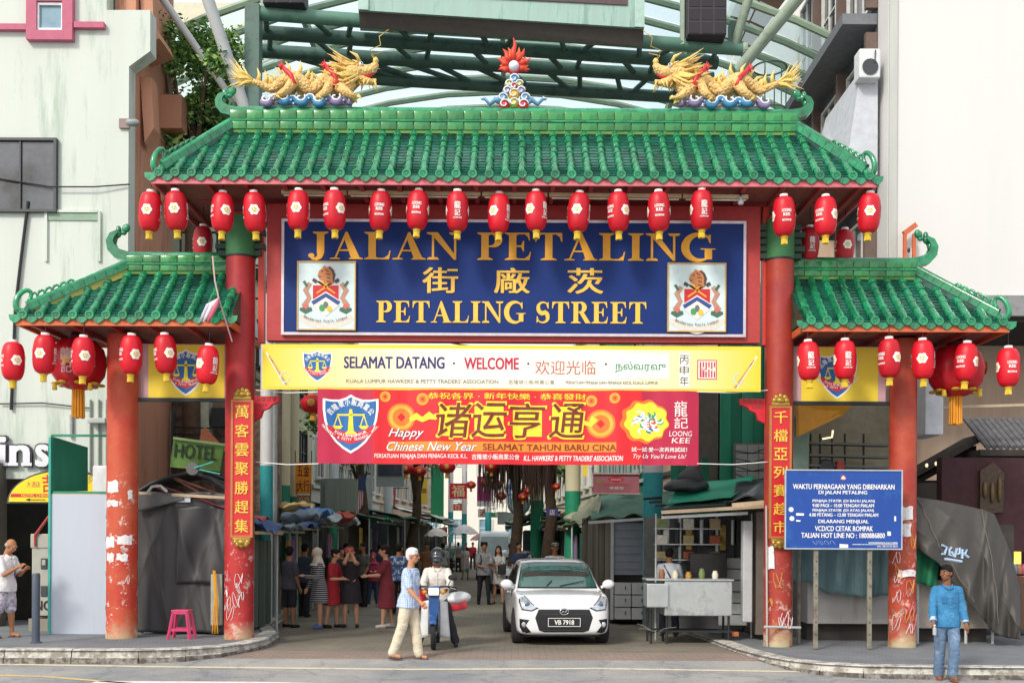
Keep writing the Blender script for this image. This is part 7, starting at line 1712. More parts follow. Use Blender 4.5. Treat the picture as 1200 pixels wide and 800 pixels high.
# grey shutter kiosk behind it
t = thing('shutter_kiosk',(3.0,22.8,.05),'grey shuttered kiosk with cabinets between the car and the teal column','kiosk')
a,b_ = W(718,712,23.2),W(757,612,23.2); xm = (a.x + b_.x) / 2; MB().bevbox((xm,23.25,(1.08 + b_.z) / 2),(b_.x - a.x,.08,b_.z - 1.08),.01).build('shutter',mat('blue_grey_shutter','8c97a3',.5,var=.06),t)
MB().bevbox((a.x - .02,23.2,1.2),(.07,.1,2.2),.01).build('post',mat('dusty_white',''),t)
for r_ in range(3):
 for c_ in range(2): MB().bevbox((a.x + .2 + c_ * .36,23.1,.25 + r_ * .27),(.34,.3,.25),.01).build('cabinet_door',mat('dusty_white',''),t)
MB().box((xm,24.2,1.2),(b_.x - a.x,1.7,2.3)).build('kiosk_box',DARK,t)
q0 = W(686,0,24.6); corrugated(t,(q0.x,24.6),(a.x - .03,23.2),.1,2.35,[mat('wood%d' % i,c,.8,var=.2,streak=True) for i,c in enumerate(('6f6a60','5f5a52','78736a'))],.14)
cloth_roof(t,W(692,606,23.4),W(772,600,22.4),W(772,572,25),W(700,580,26.5),TG,21,.08,.08); cloth_roof(t,W(668,608,25.5),W(700,606,23.4),W(706,582,25),W(680,588,27),TGL,22,.08,.12)
MB().bar(W(690,612,23.0),W(768,607,22.4),.05,.06).build('eave_pole',mat('grey_pipe',''),t)
# farther right stalls
def Xr(y): return 3.3 - (y - 22) * .105
for i,(y0,y1,m_,lab) in enumerate(((26.6,29.6,TGL,'right stall with olive crumpled roof just beyond the shutter kiosk'),(30,34,TGL,'right stall with patched olive roof behind the two green columns'),(34.4,39,TG,'right stall with green roof behind the talking couple'),(39.4,45,TGY,'right stall hung with clothes far down the row'))):
 x = Xr((y0 + y1) / 2) - (.3 if i < 3 else .95); st_ = stall(x,x + 1.6,y0,y1,2.35 + .04 * i,1,m_,lab,seed=31 + i,hang=5 if i > 1 else 2,ov=.5,boxm=mat('dark_green_box','243a30',.7,var=.3),wallm=[mat('gw%d' % q,c,.7,var=.25,streak=True) for q,c in enumerate(('2a5a48','24483c','33473f'))] if i < 2 else None)
 for q in range(3): cloth_roof(st_,(x - .5,y0 + q,2.5 + .05 * q),(x - .4,y0 + q + 1.4,2.5),(x + 1.5,y0 + q + 1.2,2.95),(x + 1.4,y0 + q - .1,2.95),(TGL,TG,mat('tan_sheet','a08a68',.8,var=.25))[q % 3],40 + i * 3 + q,.06,.14,10,8,'loose_sheet')
# street umbrellas far off
def umbrella(px,py,Y,wpx,col,label):
 c = W(px,py,Y); r_ = wpx / 2 * Y / F; t = thing('market_umbrella',(c.x,Y,0),label,'umbrella','market umbrellas far down the street')
 MB().tube([(c.x,Y,0),(c.x,Y,c.z)],.03,8).build('pole',mat('grey_pipe',''),t)
 N = 8; vs = [(c.x,Y,c.z)]; rings = 3
 for j in range(1,rings + 1):
  for i in range(N * 2): a = 2 * PI * i / (N * 2); rr_ = r_ * j / rings; vs.append((c.x + rr_ * math.cos(a),Y + rr_ * math.sin(a),c.z - .62 * (j / rings) ** 1.7 * r_ - (.05 if i % 2 and j == rings else 0)))
 N2 = N * 2; fs = [(0,1 + i,1 + (i + 1) % N2) for i in range(N2)] + [(1 + j * N2 + i,1 + (j + 1) * N2 + i,1 + (j + 1) * N2 + (i + 1) % N2,1 + j * N2 + (i + 1) % N2) for j in range(rings - 1) for i in range(N2)]
 o = MB().add(vs,fs).build('canopy',mat('umb' + col,col,.7,var=.05),t); md = o.modifiers.new('s','SOLIDIFY'); md.thickness = .01
 for i in range(N): a = 2 * PI * i / N; MB().tube([(c.x,Y,c.z - .03),(c.x + r_ * .97 * math.cos(a),Y + r_ * .97 * math.sin(a),c.z - .05 - .62 * r_)],.012,4).build('rib',DARKIRON,t)
umbrella(544,614,48,34,'e4e2e4','large white market umbrella in the middle of the far street')
umbrella(562,625,52,22,'c9a0a0','smaller pinkish umbrella just right of the large white one')
umbrella(512,618,44,30,'e9e4dc','cream market umbrella at the left of the far street')
# hanging banners, signs, flag
def hang(name,x0,y0,x1,y1,Y,m,label,cat,txt=None,tm=None,rows=1):
 t,b = board(name,x0,y0,x1,y1,Y,m,label,cat,.03,part='cloth' if 'banner' in name else 'panel')
 if txt:
  n = len(txt)
  for i,s in enumerate(txt): lettering(t,s,BX(b,x0 + (x1 - x0) * .12,y0 + (y1 - y0) * (i + .12) / n,x1 - (x1 - x0) * .12,y0 + (y1 - y0) * (i + .88) / n),Y - .004,tm or WHITE,bold=.02)
 MB().tube([W(x0,y0,Y),W(x0,y0 - 14,Y)],.012,5).build('cord',DARKIRON,t); MB().tube([W(x1,y0,Y),W(x1,y0 - 14,Y)],.012,5).build('cord',DARKIRON,t)
 return t,b
hang('hanging_banner',527,566,547,584,50,BANRED,'far red hanging banner with white Chinese character left of the magenta one','banner',['福'],mat('pale_gold_ink','f0d9a8',.5))
t,b = hang('hanging_banner',559,558,576,587,46,mat('magenta_cloth','c22a88',.6),'far magenta hanging banner with white lower edge above the umbrellas','banner')
w2 = BX(b,559,587,576,593); MB().box(((w2[0] + w2[1]) / 2,46,(w2[2] + w2[3]) / 2),(w2[1] - w2[0],.03,w2[3] - w2[2])).build('white_edge',WHITE,t); lettering(t,'U',BX(b,566,562,570,567),45.995,WHITE,bold=.03); lettering(t,'b',BX(b,566,569,570,575),45.995,WHITE,bold=.03)
t,b = hang('orange_shop_sign',346,542,365,578,26,mat('orange_sign','e8962c',.5,var=.06),'orange shop sign with brown Chinese writing beside the left columns','sign',['五金','大行'],BROWNINK)
hang('brown_shop_sign',348,580,364,597,26,mat('brown_sign','8a6a4a',.6,var=.2),'small brown shop sign below the orange one','sign',['公司'],mat('tan_ink','d8b88a',.6))
t,b = hang('grey_box_sign',441,543,473,570,34,mat('grey_fascia','8f9896',.6,var=.08),'grey box sign hanging under the banner over the left stalls','sign'); w2 = BX(b,443,544,471,557); MB().box(((w2[0] + w2[1]) / 2,33.97,(w2[2] + w2[3]) / 2),(w2[1] - w2[0],.04,w2[3] - w2[2])).build('dark_pane',GLASS,t)
t = thing('balcony_box',W(390,595,29),'grey-green boxed balcony hanging over the left stalls','balcony')
for i in range(6): q_ = W(384 + i * 6,579,28.5); MB().box(q_,(.135,.06,.85)).build('panel',mat('balcony_grey','7f8a7e',.8,var=.12,streak=True),t)
MB().box(W(398,579,29.2),(.85,1.2,.8)).build('balcony_body',mat('balcony_grey',''),t)
t = thing('striped_flag',W(423,600,33),'red and white striped flag with blue canton hanging among the left stalls','flag')
for i in range(9):
 q_ = [W(418 + 1.0 * i,560 + i * .8,33),W(419 + 1.0 * i,560 + i * .8,33),W(417 + 1.1 * i,606 - i * 2,33),W(416 + 1.1 * i,606 - i * 2,33)]; MB().add(q_,[(0,1,2,3)]).build('stripe',(mat('flag_red','b0303a',.6),mat('flag_white','d8d4d4',.6))[i % 2],t)
q_ = [W(420,556,32.95),W(429,559,32.95),W(428,575,32.95),W(419,573,32.95)]; MB().add(q_,[(0,1,2,3)]).build('canton',mat('flag_blue','2f3f6a',.6),t); MB().tube([W(430,552,33.05),W(414,610,33.05)],.03,6).build('pole',DARKIRON,t)
t,b = hang('red_shop_sign',695,555.5,749,577.5,25,mat('rose_sign','b8707a',.5,var=.25,scale=2),'reddish shop sign with a dark red emblem right of the green columns','sign')
fill_polys(t,[[M2(b,*p_) for p_ in ((712,561.5),(717,559),(722,558),(727,559),(732,561.5),(727,564),(722,565),(717,564))][::-1]],24.995,SHRED,'emblem'); lettering(t,'DAOLETO',BX(b,716,560.5,728,562.8),24.99,WHITE); lettering(t,'RESTAURANT MAKANAN',BX(b,709,566.5,736,568.5),24.995,SHRED); lettering(t,'茶餐室',BX(b,714,570,731,573),24.995,WHITE)
fill_polys(t,[[M2(b,*p_) for p_ in circ(702,564,3,12)]],24.995,mat('olive_print','a08a4a',.5),'emblem')
for q__ in (0,1): MB().box((b['c'].x,24.98,b['c'].z + (.235 if q__ else -.235)),(1.13,.06,.03)).build('frame_rail',mat('pale_frame','c9b0ac',.5),t)
hang('yellow_sign',683,540,688,558,30,YELLOW,'narrow yellow sign beside the nearer cream and green column','sign')
t,b = board('metal_canopy_box',583,600,616,614,42,mat('aluminium_panel','98a0a4',.5,var=.1),'grey metal box panels over the far right stalls','box',.5)
MB().lathe([(0,.25),(.35,.2),(.45,0),(.35,-.2)],W(608,590,41),18,'Y').build('satellite_dish',mat('dish_grey','9aa6ae',.5),smooth='auto',label='pale round dish above the grey metal box far on the right',cat='dish')
# overhead wires across the street
for i,(a_,b2) in enumerate((((-4.4,21,6.3),(4.4,21.5,5.4)),((-5,28,6.6),(4,28,6.9)))):
 a_,b2 = Vector(a_),Vector(b2); MB().tube([a_.lerp(b2,j / 8) + Vector((0,0,-.25 * math.sin(PI * j / 8))) for j in range(9)],.014,5).build('overhead_wire',DARKIRON,label=('black wire sagging across the street just behind the gate','black wire crossing the street deeper behind the banners')[i],cat='wire')
# plastic ribbon tied at left roof end
t = thing('torn_streamer',W(245,372,17.0),'torn white and red plastic streamer snagged on the inner end of the left side roof','streamer')
MB().tube([W(249,300,17.05),W(252,330,16.95),W(257,352,16.95),W(272,400,17.3)],.012,5).build('cord',mat('pale_frame',''),t)
for i,(c_,dx) in enumerate((('e6dfe6',0),('d86a80',5),('c9c0d8',-4))): MB().tube([W(256,350,16.93),W(248 + dx,358,16.9),W(242 + dx,370,16.92),W(238 + dx,378,16.92)],[.02,.045,.035,.01],5).build('strip',mat('strm' + c_,c_,.5),t,smooth=True)
# ropes and seams over the tarpaulins
tp = [o for o in COL.objects if o.get('label','').startswith('stall draped')][0]
for pts in ([(1076,584),(1100,640),(1150,716)],[(1150,598),(1163,660),(1172,744)]):
 out = []
 for i in range(len(pts) - 1):
  for j in range(6): a_ = Vector(pts[i]).lerp(Vector(pts[i + 1]),j / 6); out.append(on_tarp(a_.x,a_.y))
 MB().tube(out,.008,5).build('rope',mat('pale_rope','6d685e',.8),tp)
tp = [o for o in COL.objects if o.get('label','').startswith('market stall wrapped')][0]
for u0,v0,u1,v1 in ((.02,.95,.6,.15),(.98,.8,.55,.35),(.05,.5,.5,.5)):
 MB().tube([Vector(ft(u0 + (u1 - u0) * i / 14,v0 + (v1 - v0) * i / 14)) + Vector((0,-.015,0)) for i in range(15)],.008,5).build('rope',mat('dark_rope','6a6862',.8),tp)
# goods and small fittings on the kiosk cabinets and cook stall
kk = [o for o in COL.objects if o.get('label','').startswith('grey shuttered kiosk')][0]
for r_ in range(3):
 for c_ in range(2): MB().bevbox((W(718,0,23.2).x + .2 + c_ * .36 + .12,22.94,.27 + r_ * .27),(.02,.02,.08),.005).build('cabinet_handle',DARKIRON,kk)
for i in range(7): MB().bar((W(718,0,23.2).x + .03,23.195,1.2 + i * .17),(W(757,0,23.2).x - .03,23.195,1.2 + i * .17),.012,.02).build('shutter_rib',mat('shutter_rib','76818c',.5),kk)
ck = [o for o in COL.objects if o.get('label','').startswith('open cook stall')][0]
for i in range(9):
 z_ = 1.55 + .3 * (i % 3); x_ = 2.9 + .32 * (i // 3 * 1.6); c_ = ('b5a27a','d6d2c6','7a8a5a','a85a3a')[i % 4]
 MB().bevbox((x_,20.5,z_),(.2,.12,.14 + .04 * (i % 3)),.02).build('food_box',mat('fb' + c_,c_,.6,var=.2,scale=12),ck)
for z_ in (1.46,1.76,2.06): MB().box((3.4,20.52,z_),(1.3,.2,.02)).build('rack_shelf',STL,ck)
for i in range(3): MB().tube([(a_x,19.3,2.35),(a_x + .02,19.3,2.1)] if False else [(3.0 + i * .4,19.4,2.45),(3.0 + i * .4,19.4,2.2)],.006,5).build('lamp_cord',DARKIRON,ck)
# ======================= CARS =======================
CARW = mat('white_car_paint','e6e8ec',.22,var=.01,coat=.8,spec=.6)
RUB = mat('tyre_rubber','26262a',.85,var=.2,scale=10); RIM = mat('alloy_rim','a8abb0',.3,metal=.8)
PLB = mat('black_grille','1c1e22',.45,var=.1); CHR = mat('chrome','d5d8dc',.12,metal=1.0)
WSG = mat('windscreen_glass','2f5a52',.04,var=.5,scale=2.2,spec=1.0,coat=.6)  # teal base colour stands in for the greenish reflection on the glass
SIDEG = mat('side_window_glass','22282c',.05,spec=.9)
LAMPG = mat('headlamp_glass','b9c2ca',.08,metal=.4,spec=1.0,var=.25,scale=12)
def project(parent,poly,bvh,off,m,name,axis='front',step=.035):
 """lay a flat outline (x,z) or (y,z) onto the curved body"""
 from mathutils.geometry import tessellate_polygon
 tr = tessellate_polygon([[Vector((p[0],p[1],0)) for p in poly]]); me = bpy.data.meshes.new(name)
 me.from_pydata([(p[0],0,p[1]) for p in poly],[],[tuple(t) for t in tr]); bm = bmesh.new(); bm.from_mesh(me)
 xs = [p[0] for p in poly]; zs = [p[1] for p in poly]
 for lo_,hi,co,no in ((min(xs),max(xs),0,(1,0,0)),(min(zs),max(zs),2,(0,0,1))):
  k = math.floor(lo_ / step) + 1
  while k * step < hi:
   pc_ = [0,0,0]; pc_[co] = k * step; bmesh.ops.bisect_plane(bm,geom=bm.verts[:] + bm.edges[:] + bm.faces[:],plane_co=pc_,plane_no=no,dist=1e-5); k += 1
 for v in bm.verts:
  if axis == 'front': h = bvh.ray_cast(Vector((v.co.x,-3,v.co.z)),Vector((0,1,0)))[0]; v.co = Vector((v.co.x,(h.y if h else .4) - off,v.co.z))
  elif axis == 'top': h = bvh.ray_cast(Vector((v.co.x,v.co.z,4)),Vector((0,0,-1)))[0]; v.co = Vector((v.co.x,v.co.z,(h.z if h else 1) + off))
  else:
   s = -1 if axis == 'left' else 1; h = bvh.ray_cast(Vector((s * 3,v.co.x,v.co.z)),Vector((-s,0,0)))[0]; v.co = Vector(((h.x if h else s * .8) + s * off,v.co.x,v.co.z))
 bm.to_mesh(me); bm.free(); me.polygons.foreach_set('use_smooth',[True] * len(me.polygons)); me.materials.append(m)
 o = link_mesh(name,me,parent); ORG[o.name] = Vector((0,0,0)); return o
def wheel(parent,x,y,r,w_=.19,spokes=5):
 s = -1 if x < 0 else 1
 wh = MB().lathe([(r * .62,-w_ / 2),(r * .93,-w_ / 2),(r,-w_ * .32),(r,w_ * .32),(r * .93,w_ / 2),(r * .62,w_ / 2)],(x,y,r),28,'X').build('wheel',RUB,parent,smooth='auto')
 m = MB(); m.lathe([(r * .66,s * w_ * .36),(r * .6,s * w_ * .44),(r * .56,s * w_ * .3),(.0,s * w_ * .2)],(x,y,r),24,'X')
 for i in range(spokes): a = 2 * PI * i / spokes; m.bar((x + s * w_ * .38,y,r),(x + s * w_ * .36,y + r * .58 * math.cos(a),r + r * .58 * math.sin(a)),.03,.06)
 m.build('rim',RIM,wh)
def car_body(stations,m,parent,sub=2):
 vs = []; rings = []
 for (y,w_,zb,zs,zt,kind,wr) in stations:
  if kind == 'h': half = [(0,zb),(w_ * .88,zb),(w_ * .985,zb + .06),(w_,(zb * .55 + zs * .45)),(w_,zs * .8 + zb * .2),(w_ * .985,zs),(w_ * .94,zs + (zt - zs) * .42),(w_ * .84,zs + (zt - zs) * .72),(w_ * .66,zs + (zt - zs) * .88),(w_ * .40,zs + (zt - zs) * .97),(w_ * .2,zt),(0,zt)]
  else: half = [(0,zb),(w_ * .9,zb),(w_ * .985,zb + .06),(w_,(zb * .55 + zs * .45)),(w_,zs * .8 + zb * .2),(w_ * .985,zs),(w_ * .94,zs + .035),(w_ * .94 + (wr - w_ * .94) * .5,zs + (zt - zs) * .5),(wr,zt - .09),(wr * .93,zt - .03),(wr * .6,zt - .003),(0,zt)]
  ring = [(x,y,z) for x,z in half] + [(-x,y,z) for x,z in half[-2:0:-1]]; rings.append(ring)
 n = len(rings[0]); vs = [v for r_ in rings for v in r_]; fs = []
 for i in range(len(rings) - 1):
  for j in range(n): a,b = i * n + j,i * n + (j + 1) % n; fs.append((a,b,b + n,a + n))
 fs.append(tuple(range(n - 1,-1,-1))); k = (len(rings) - 1) * n; fs.append(tuple(k + j for j in range(n)))
 mb = MB(); mb.add(vs,fs); me = mb.mesh('body',m,smooth=True); o = bpy.data.objects.new('body',me); o.parent = parent; ORG[o.name] = Vector((0,0,0))
 md = o.modifiers.new('sub','SUBSURF'); md.levels = sub; md.render_levels = sub
 o.parent = None; me2 = evaluated(o); o.parent = parent; COL.objects.link(o); o.modifiers.clear(); o.data = me2; me2.materials.clear(); me2.materials.append(m)
 me2.polygons.foreach_set('use_smooth',[True] * len(me2.polygons))
 bvh = BVHTree.FromPolygons([v.co.copy() for v in me2.vertices],[tuple(p.vertices) for p in me2.polygons]); return o,bvh
def newthing(name,label,cat,group=None):
 t = thing(name,(0,0,0),label,cat,group); ORG[t.name] = Vector((0,0,0)); return t
ST = [(0.0,.50,.26,.50,.60,'h',0),(.02,.65,.22,.62,.69,'h',0),(.07,.75,.19,.71,.78,'h',0),(.16,.805,.17,.79,.86,'h',0),(.32,.825,.17,.84,.885,'h',0),(.6,.83,.18,.87,.915,'h',0),(.88,.835,.18,.89,.935,'h',0),
  (.94,.835,.18,.90,.95,'c',.755),(1.22,.835,.18,.93,1.19,'c',.71),(1.52,.835,.18,.94,1.41,'c',.67),(1.78,.835,.18,.95,1.475,'c',.65),(2.4,.835,.18,.97,1.495,'c',.65),(3.0,.832,.18,.99,1.46,'c',.63),(3.3,.82,.2,1.0,1.36,'c',.56),(3.52,.79,.24,1.0,1.12,'c',.6),(3.66,.70,.3,.9,1.0,'h',0),(3.69,.6,.35,.85,.93,'h',0)]
def hatchback(label,plate=True):
 t = newthing('parked_car' if not plate else 'car',label,'car'); o,bvh = car_body(ST,CARW,t)
 pj = lambda poly,off,m,n,ax='front': project(t,poly,bvh,off,m,n,ax)
 mir = lambda poly: [(-x,z) for x,z in poly][::-1]
 pj([(-.735,.955),(.735,.955),(.615,1.40),(.35,1.42),(-.35,1.42),(-.615,1.40)],.006,mat('black_seal','15181a',.4),'windscreen_seal'); ws = pj([(-.71,.98),(.71,.98),(.60,1.385),(.35,1.403),(-.35,1.403),(-.60,1.385)],.011,WSG,'windscreen')
 gr_ = [(-.44,.635),(.44,.635),(.50,.49),(.43,.27),(.34,.24),(-.34,.24),(-.43,.27),(-.50,.49)]
 pj(gr_,.004,PLB,'grille')
 for i in range(6):
  z = .27 + i * .055
  if .31 < z < .50: continue
  pj([(-.42,z),(.42,z),(.42,z + .015),(-.42,z + .015)],.010,mat('grille_slat','33363b',.4),'grille_slat')
 pj([(-.60,.70),(.60,.70),(.45,.665),(-.45,.665)][::-1],.008,CARW,'grille_lip')
 pj([(-.66,.175),(.66,.175),(.60,.20),(-.60,.20)],.012,mat('silver_trim','c2c6ca',.3,metal=.4),'bumper_trim')
 for s in (0,1):
  f = (lambda q: q) if not s else mir
  pj(f([(.44,.655),(.56,.60),(.73,.62),(.775,.76),(.76,.92),(.66,.86),(.54,.73)]),.006,PLB,'headlight_housing')
  hl = pj(f([(.48,.66),(.57,.62),(.72,.64),(.755,.76),(.742,.89),(.66,.84),(.55,.72)]),.010,LAMPG,'headlight')
  sx = -1 if s else 1; hp_ = bvh.ray_cast(Vector((sx * .635,-3,.715)),Vector((0,1,0)))[0]
  MB().ell((sx * .635,hp_.y - .004,.715),(.055,.02,.055),14,8).build('lens',mat('lens_glass','6f7f90',.05,metal=.6),hl,smooth=True)
  pj(f([(.565,.24),(.70,.21),(.76,.33),(.765,.47),(.60,.455),(.66,.36)]),.006,PLB,'fog_housing')
  hp_ = bvh.ray_cast(Vector((sx * .69,-3,.37)),Vector((0,1,0)))[0]
  MB().ell((sx * .69,hp_.y - .004,.37),(.045,.02,.05),12,8).build('fog_lamp',LAMPG,t,smooth=True)
  mr_ = MB(); mr_.ell((sx * .93,.98,1.03),(.115,.07,.085),14,10); mr_.tube([(sx * .80,1.02,.97),(sx * .88,1.0,1.0)],.03,8); mr_.build('wing_mirror',CARW,t,smooth=True)
  MB().ell((sx * .935,1.045,1.03),(.09,.012,.062),12,6).build('mirror_glass',CHR,t,smooth=True)
  ax = 'left' if s else 'right'
  pj([(1.15,1.02),(1.95,1.04),(1.95,1.36),(1.62,1.35)],.006,SIDEG,'side_window',ax); pj([(2.03,1.04),(2.85,1.07),(2.8,1.34),(2.03,1.37)],.006,SIDEG,'side_window',ax)
  pj([(1.22,.30),(1.235,.30),(1.235,.95),(1.22,.95)],.004,mat('door_gap','4a4c50',.6),'door_gap',ax); pj([(1.98,.30),(1.995,.30),(1.995,1.0),(1.98,1.0)],.004,mat('door_gap',''),'door_gap',ax); pj([(1.25,.27),(2.8,.27),(2.8,.285),(1.25,.285)],.004,mat('door_gap',''),'door_gap',ax)
  for y_ in (1.8,2.7): MB().bevbox((sx * .852,y_,.86),(.03,.16,.03),.008).build('door_handle',CARW,t)
  for y_ in (.64,2.98):
   a_ = [(y_ + .345 * math.cos(b_),max(.19,.30 + .345 * math.sin(b_))) for b_ in [PI * j / 14 - .15 for j in range(16)]]; pj(a_,.003,PLB,'wheel_arch',ax); wheel(t,sx * .755,y_,.29)
 pj([(-.48,.955),(.48,.955),(.52,.968),(-.52,.968)],.004,mat('door_gap',''),'bonnet_gap') if False else None
 # number plate and a round chrome emblem
 hp_ = bvh.ray_cast(Vector((0,-3,.41)),Vector((0,1,0)))[0]; yp = hp_.y - .03
 pl_ = MB().bevbox((0,yp + .01,.415),(.56,.02,.155),.006).build('number_plate',BLACKINK,t)
 ORG[pl_.name] = Vector((0,0,0))
 if plate: lettering(t,'VB 7918',(-.17,.17,.375,.455),yp - .002,WHITE,bold=.02)
 for a_,c_ in (((0,yp + .0,.485),(.56,.012,.008)),((0,yp + .0,.345),(.56,.012,.008)),((-.276,yp,.415),(.008,.012,.13)),((.276,yp,.415),(.008,.012,.13))): MB().box(a_,c_).build('plate_rim',WHITE,t)
 ye_ = bvh.ray_cast(Vector((0,-3,.60)),Vector((0,1,0)))[0].y - .02
 MB().tube([(.075 * math.cos(a),ye_,.595 + .052 * math.sin(a)) for a in [2 * PI * i / 24 for i in range(24)]],.008,6,closed=True).build('emblem',CHR,t,smooth=True)
 MB().tube([(-.05,ye_,.57),(-.01,ye_ - .004,.61),(.012,ye_ - .004,.58),(.05,ye_,.625)],.010,6).build('emblem_bar',CHR,t,smooth=True)
 for s in (-1,1):
  p0 = Vector((s * .1 + .1,1.0,1.065)); MB().tube([(s * .12 - .08,.97,1.0),(s * .3 + .2,1.07,1.09)],.008,5).build('wiper',PLB,t)
 MB().bevbox((0,2.0,1.0),(1.2,1.6,.5),.05).build('cabin',DARK,t)
 MB().box((0,1.9,.19),(1.45,3.0,.12)).build('underbody',PLB,t)
 MB().tube([(.32,3.0,1.47),(.34,3.2,1.66)],.006,5).build('aerial',PLB,t)
 return t
car = hatchback('white hatchback with black hexagonal grille driving out under the arch')
g = G(661,757); g.z = 0; car.location = (g.x,18.25,0); car.rotation_euler = (0,0,R(4.2))
car2 = copy_tree(car,None,W(606,690,36),R(3),'white car mostly hidden behind the talking couple, roof and windscreen showing'); car2.location.z = 0; car2.name = 'car'
for o in list(car2.children):
 if o.name.startswith(('lettering','plate_rim','number_plate','emblem')): bpy.data.objects.remove(o)
def van(px,Y,wd,h,m,label,rz=0,glass=WSG,name='van'):
 t = newthing(name,label,'van'); k = h
 st = [(0,wd * .42,.3,.7,.8,'h',0),(.04,wd * .47,.25,.85,1.0,'h',0),(.15,wd * .49,.22,.95,1.12,'h',0),(.35,wd * .5,.22,1.0,h * .62,'c',wd * .44),(.7,wd * .5,.22,1.02,h * .88,'c',wd * .42),(1.0,wd * .5,.22,1.02,h,'c',wd * .42),(2.5,wd * .5,.22,1.02,h,'c',wd * .42),(3.9,wd * .5,.25,1.02,h * .98,'c',wd * .42),(4.1,wd * .47,.3,1.0,h * .9,'c',wd * .4)]
 o,bvh = car_body(st,m,t); pj = lambda poly,off,mm,n,ax='front': project(t,poly,bvh,off,mm,n,ax,.06)
 pj([(-wd * .40,1.12),(wd * .40,1.12),(wd * .36,h * .88),(-wd * .36,h * .88)],.008,glass,'windscreen'); pj([(-wd * .3,.55),(wd * .3,.55),(wd * .3,.68),(-wd * .3,.68)],.008,PLB,'grille')
 for s in (-1,1):
  q_ = [(s * wd * .34,.62),(s * wd * .45,.62),(s * wd * .45,.78),(s * wd * .34,.76)]; pj(q_ if s > 0 else q_[::-1],.008,LAMPG,'headlight'); MB().ell((s * (wd * .5 + .1),.5,1.2),(.06,.05,.11),10,8).build('wing_mirror',PLB,t,smooth=True)
  ax = 'left' if s < 0 else 'right'; pj([(.75,1.1),(1.5,1.1),(1.5,h * .85),(.95,h * .85)],.008,SIDEG,'side_window',ax); pj([(1.6,1.1),(3.5,1.1),(3.5,h * .85),(1.6,h * .85)],.008,SIDEG,'side_window',ax)
  for y_ in (.7,3.3): wheel(t,s * (wd * .5 - .1),y_,.3)
 MB().box((0,-.01,.45),(.5,.02,.12)).build('number_plate',BLACKINK,t); MB().bevbox((0,.02,.33),(wd * .9,.1,.14),.03).build('bumper',PLB,t)
 p = W(px,634,Y); t.location = (p.x,Y,0); t.rotation_euler = (0,0,rz); return t
van(580,49,1.75,2.3,mat('silver_van_paint','b9c6c8',.3,coat=.4),'tall silver-green van facing the gate beyond the talking couple',R(2))
van(530,62,1.7,1.75,CARW,'small white van far down the street on the left',R(0))
# ======================= MOTORBIKE =======================
BLUEP = mat('blue_plastic','26508c',.3,coat=.3); WPL = mat('white_plastic','d9dce0',.35); REDP = mat('red_plastic','c22a36',.35)
bk_ = newthing('motorbike','white and blue underbone motorbike ridden straight out of the street','motorbike')
def bwheel(y,nm='wheel'):
 r = .27; w_ = .075; wh = MB().lathe([(r * .8,-w_ / 2),(r * .95,-w_ / 2),(r,-w_ * .2),(r,w_ * .2),(r * .95,w_ / 2),(r * .8,w_ / 2)],(0,y,r),28,'X').build(nm,RUB,bk_,smooth='auto')
 m = MB(); m.lathe([(r * .83,-.02),(r * .83,.02),(r * .77,.02),(r * .77,-.02),(r * .83,-.02)],(0,y,r),28,'X'); m.lathe([(.045,-.05),(.045,.05)],(0,y,r),12,'X')
 for i in range(14): a = 2 * PI * i / 14; m.tube([(.03 * (-1) ** i,y,r),(0,y + r * .8 * math.cos(a),r + r * .8 * math.sin(a))],.004,4)
 m.build('rim',RIM,wh)
bwheel(.27); bwheel(1.48)
MB().grid(lambda u,v: ((u - .5) * .12,.27 + .315 * math.cos(.2 + v * 2.4),.27 + .315 * math.sin(.2 + v * 2.4) + .015 * math.cos((u - .5) * PI)),6,14).build('front_mudguard',BLUEP,bk_,smooth=True).modifiers.new('s','SOLIDIFY').thickness = .012
for s in (-1,1): MB().tube([(s * .07,.27,.27),(s * .075,.36,.55),(s * .07,.45,.8)],.025,8).build('fork',mat('fork_grey','6f7680',.4,metal=.5),bk_,smooth=True)
MB().prism([(-.075,.5),(.075,.5),(.085,.88),(.06,.93),(-.06,.93),(-.085,.88)],.30,.5).build('front_cowl',BLUEP,bk_)
for s in (-1,1):
 mb = MB(); mb.grid(lambda u,v: (s * (.085 + .17 * u * (1 - .3 * v)),.42 + .10 * u ** 2 + .1 * v * 0 + .25 * (1 - v) * .3,.20 + .62 * v - .04 * u),6,10); o = mb.build('leg_shield',WPL,bk_,smooth=True); o.modifiers.new('s','SOLIDIFY').thickness = .014
MB().bevbox((0,.34,.97),(.2,.2,.17),.04).build('headlight_cowl',BLUEP,bk_,smooth='auto'); MB().bevbox((0,.235,.965),(.17,.03,.12),.02).build('headlight',mat('moto_lamp','f3f1e2',.1,emit='fff4d8',estr=.5),bk_)
for s in (-1,1): MB().ell((s * .15,.3,.95),(.045,.04,.035),10,8).build('indicator',mat('amber_lens','d98a2a',.3),bk_,smooth=True)
MB().tube([(-.34,.52,1.0),(-.2,.44,1.04),(0,.42,1.03),(.2,.44,1.04),(.34,.52,1.0)],.016,8).build('handlebar',DARKIRON,bk_,smooth=True)
for s in (-1,1):
 MB().tube([(s * .24,.46,1.03),(s * .36,.52,1.0)],.024,10).build('grip',RUB,bk_,smooth=True); MB().tube([(s * .26,.43,1.02),(s * .36,.44,.99)],.008,6).build('brake_lever',CHR,bk_)
 MB().tube([(s * .22,.44,1.04),(s * .27,.42,1.14)],.008,6).build('mirror_stem',DARKIRON,bk_); MB().ell((s * .30,.42,1.19),(.075,.02,.05),14,8).build('mirror',RUB,bk_,smooth=True)
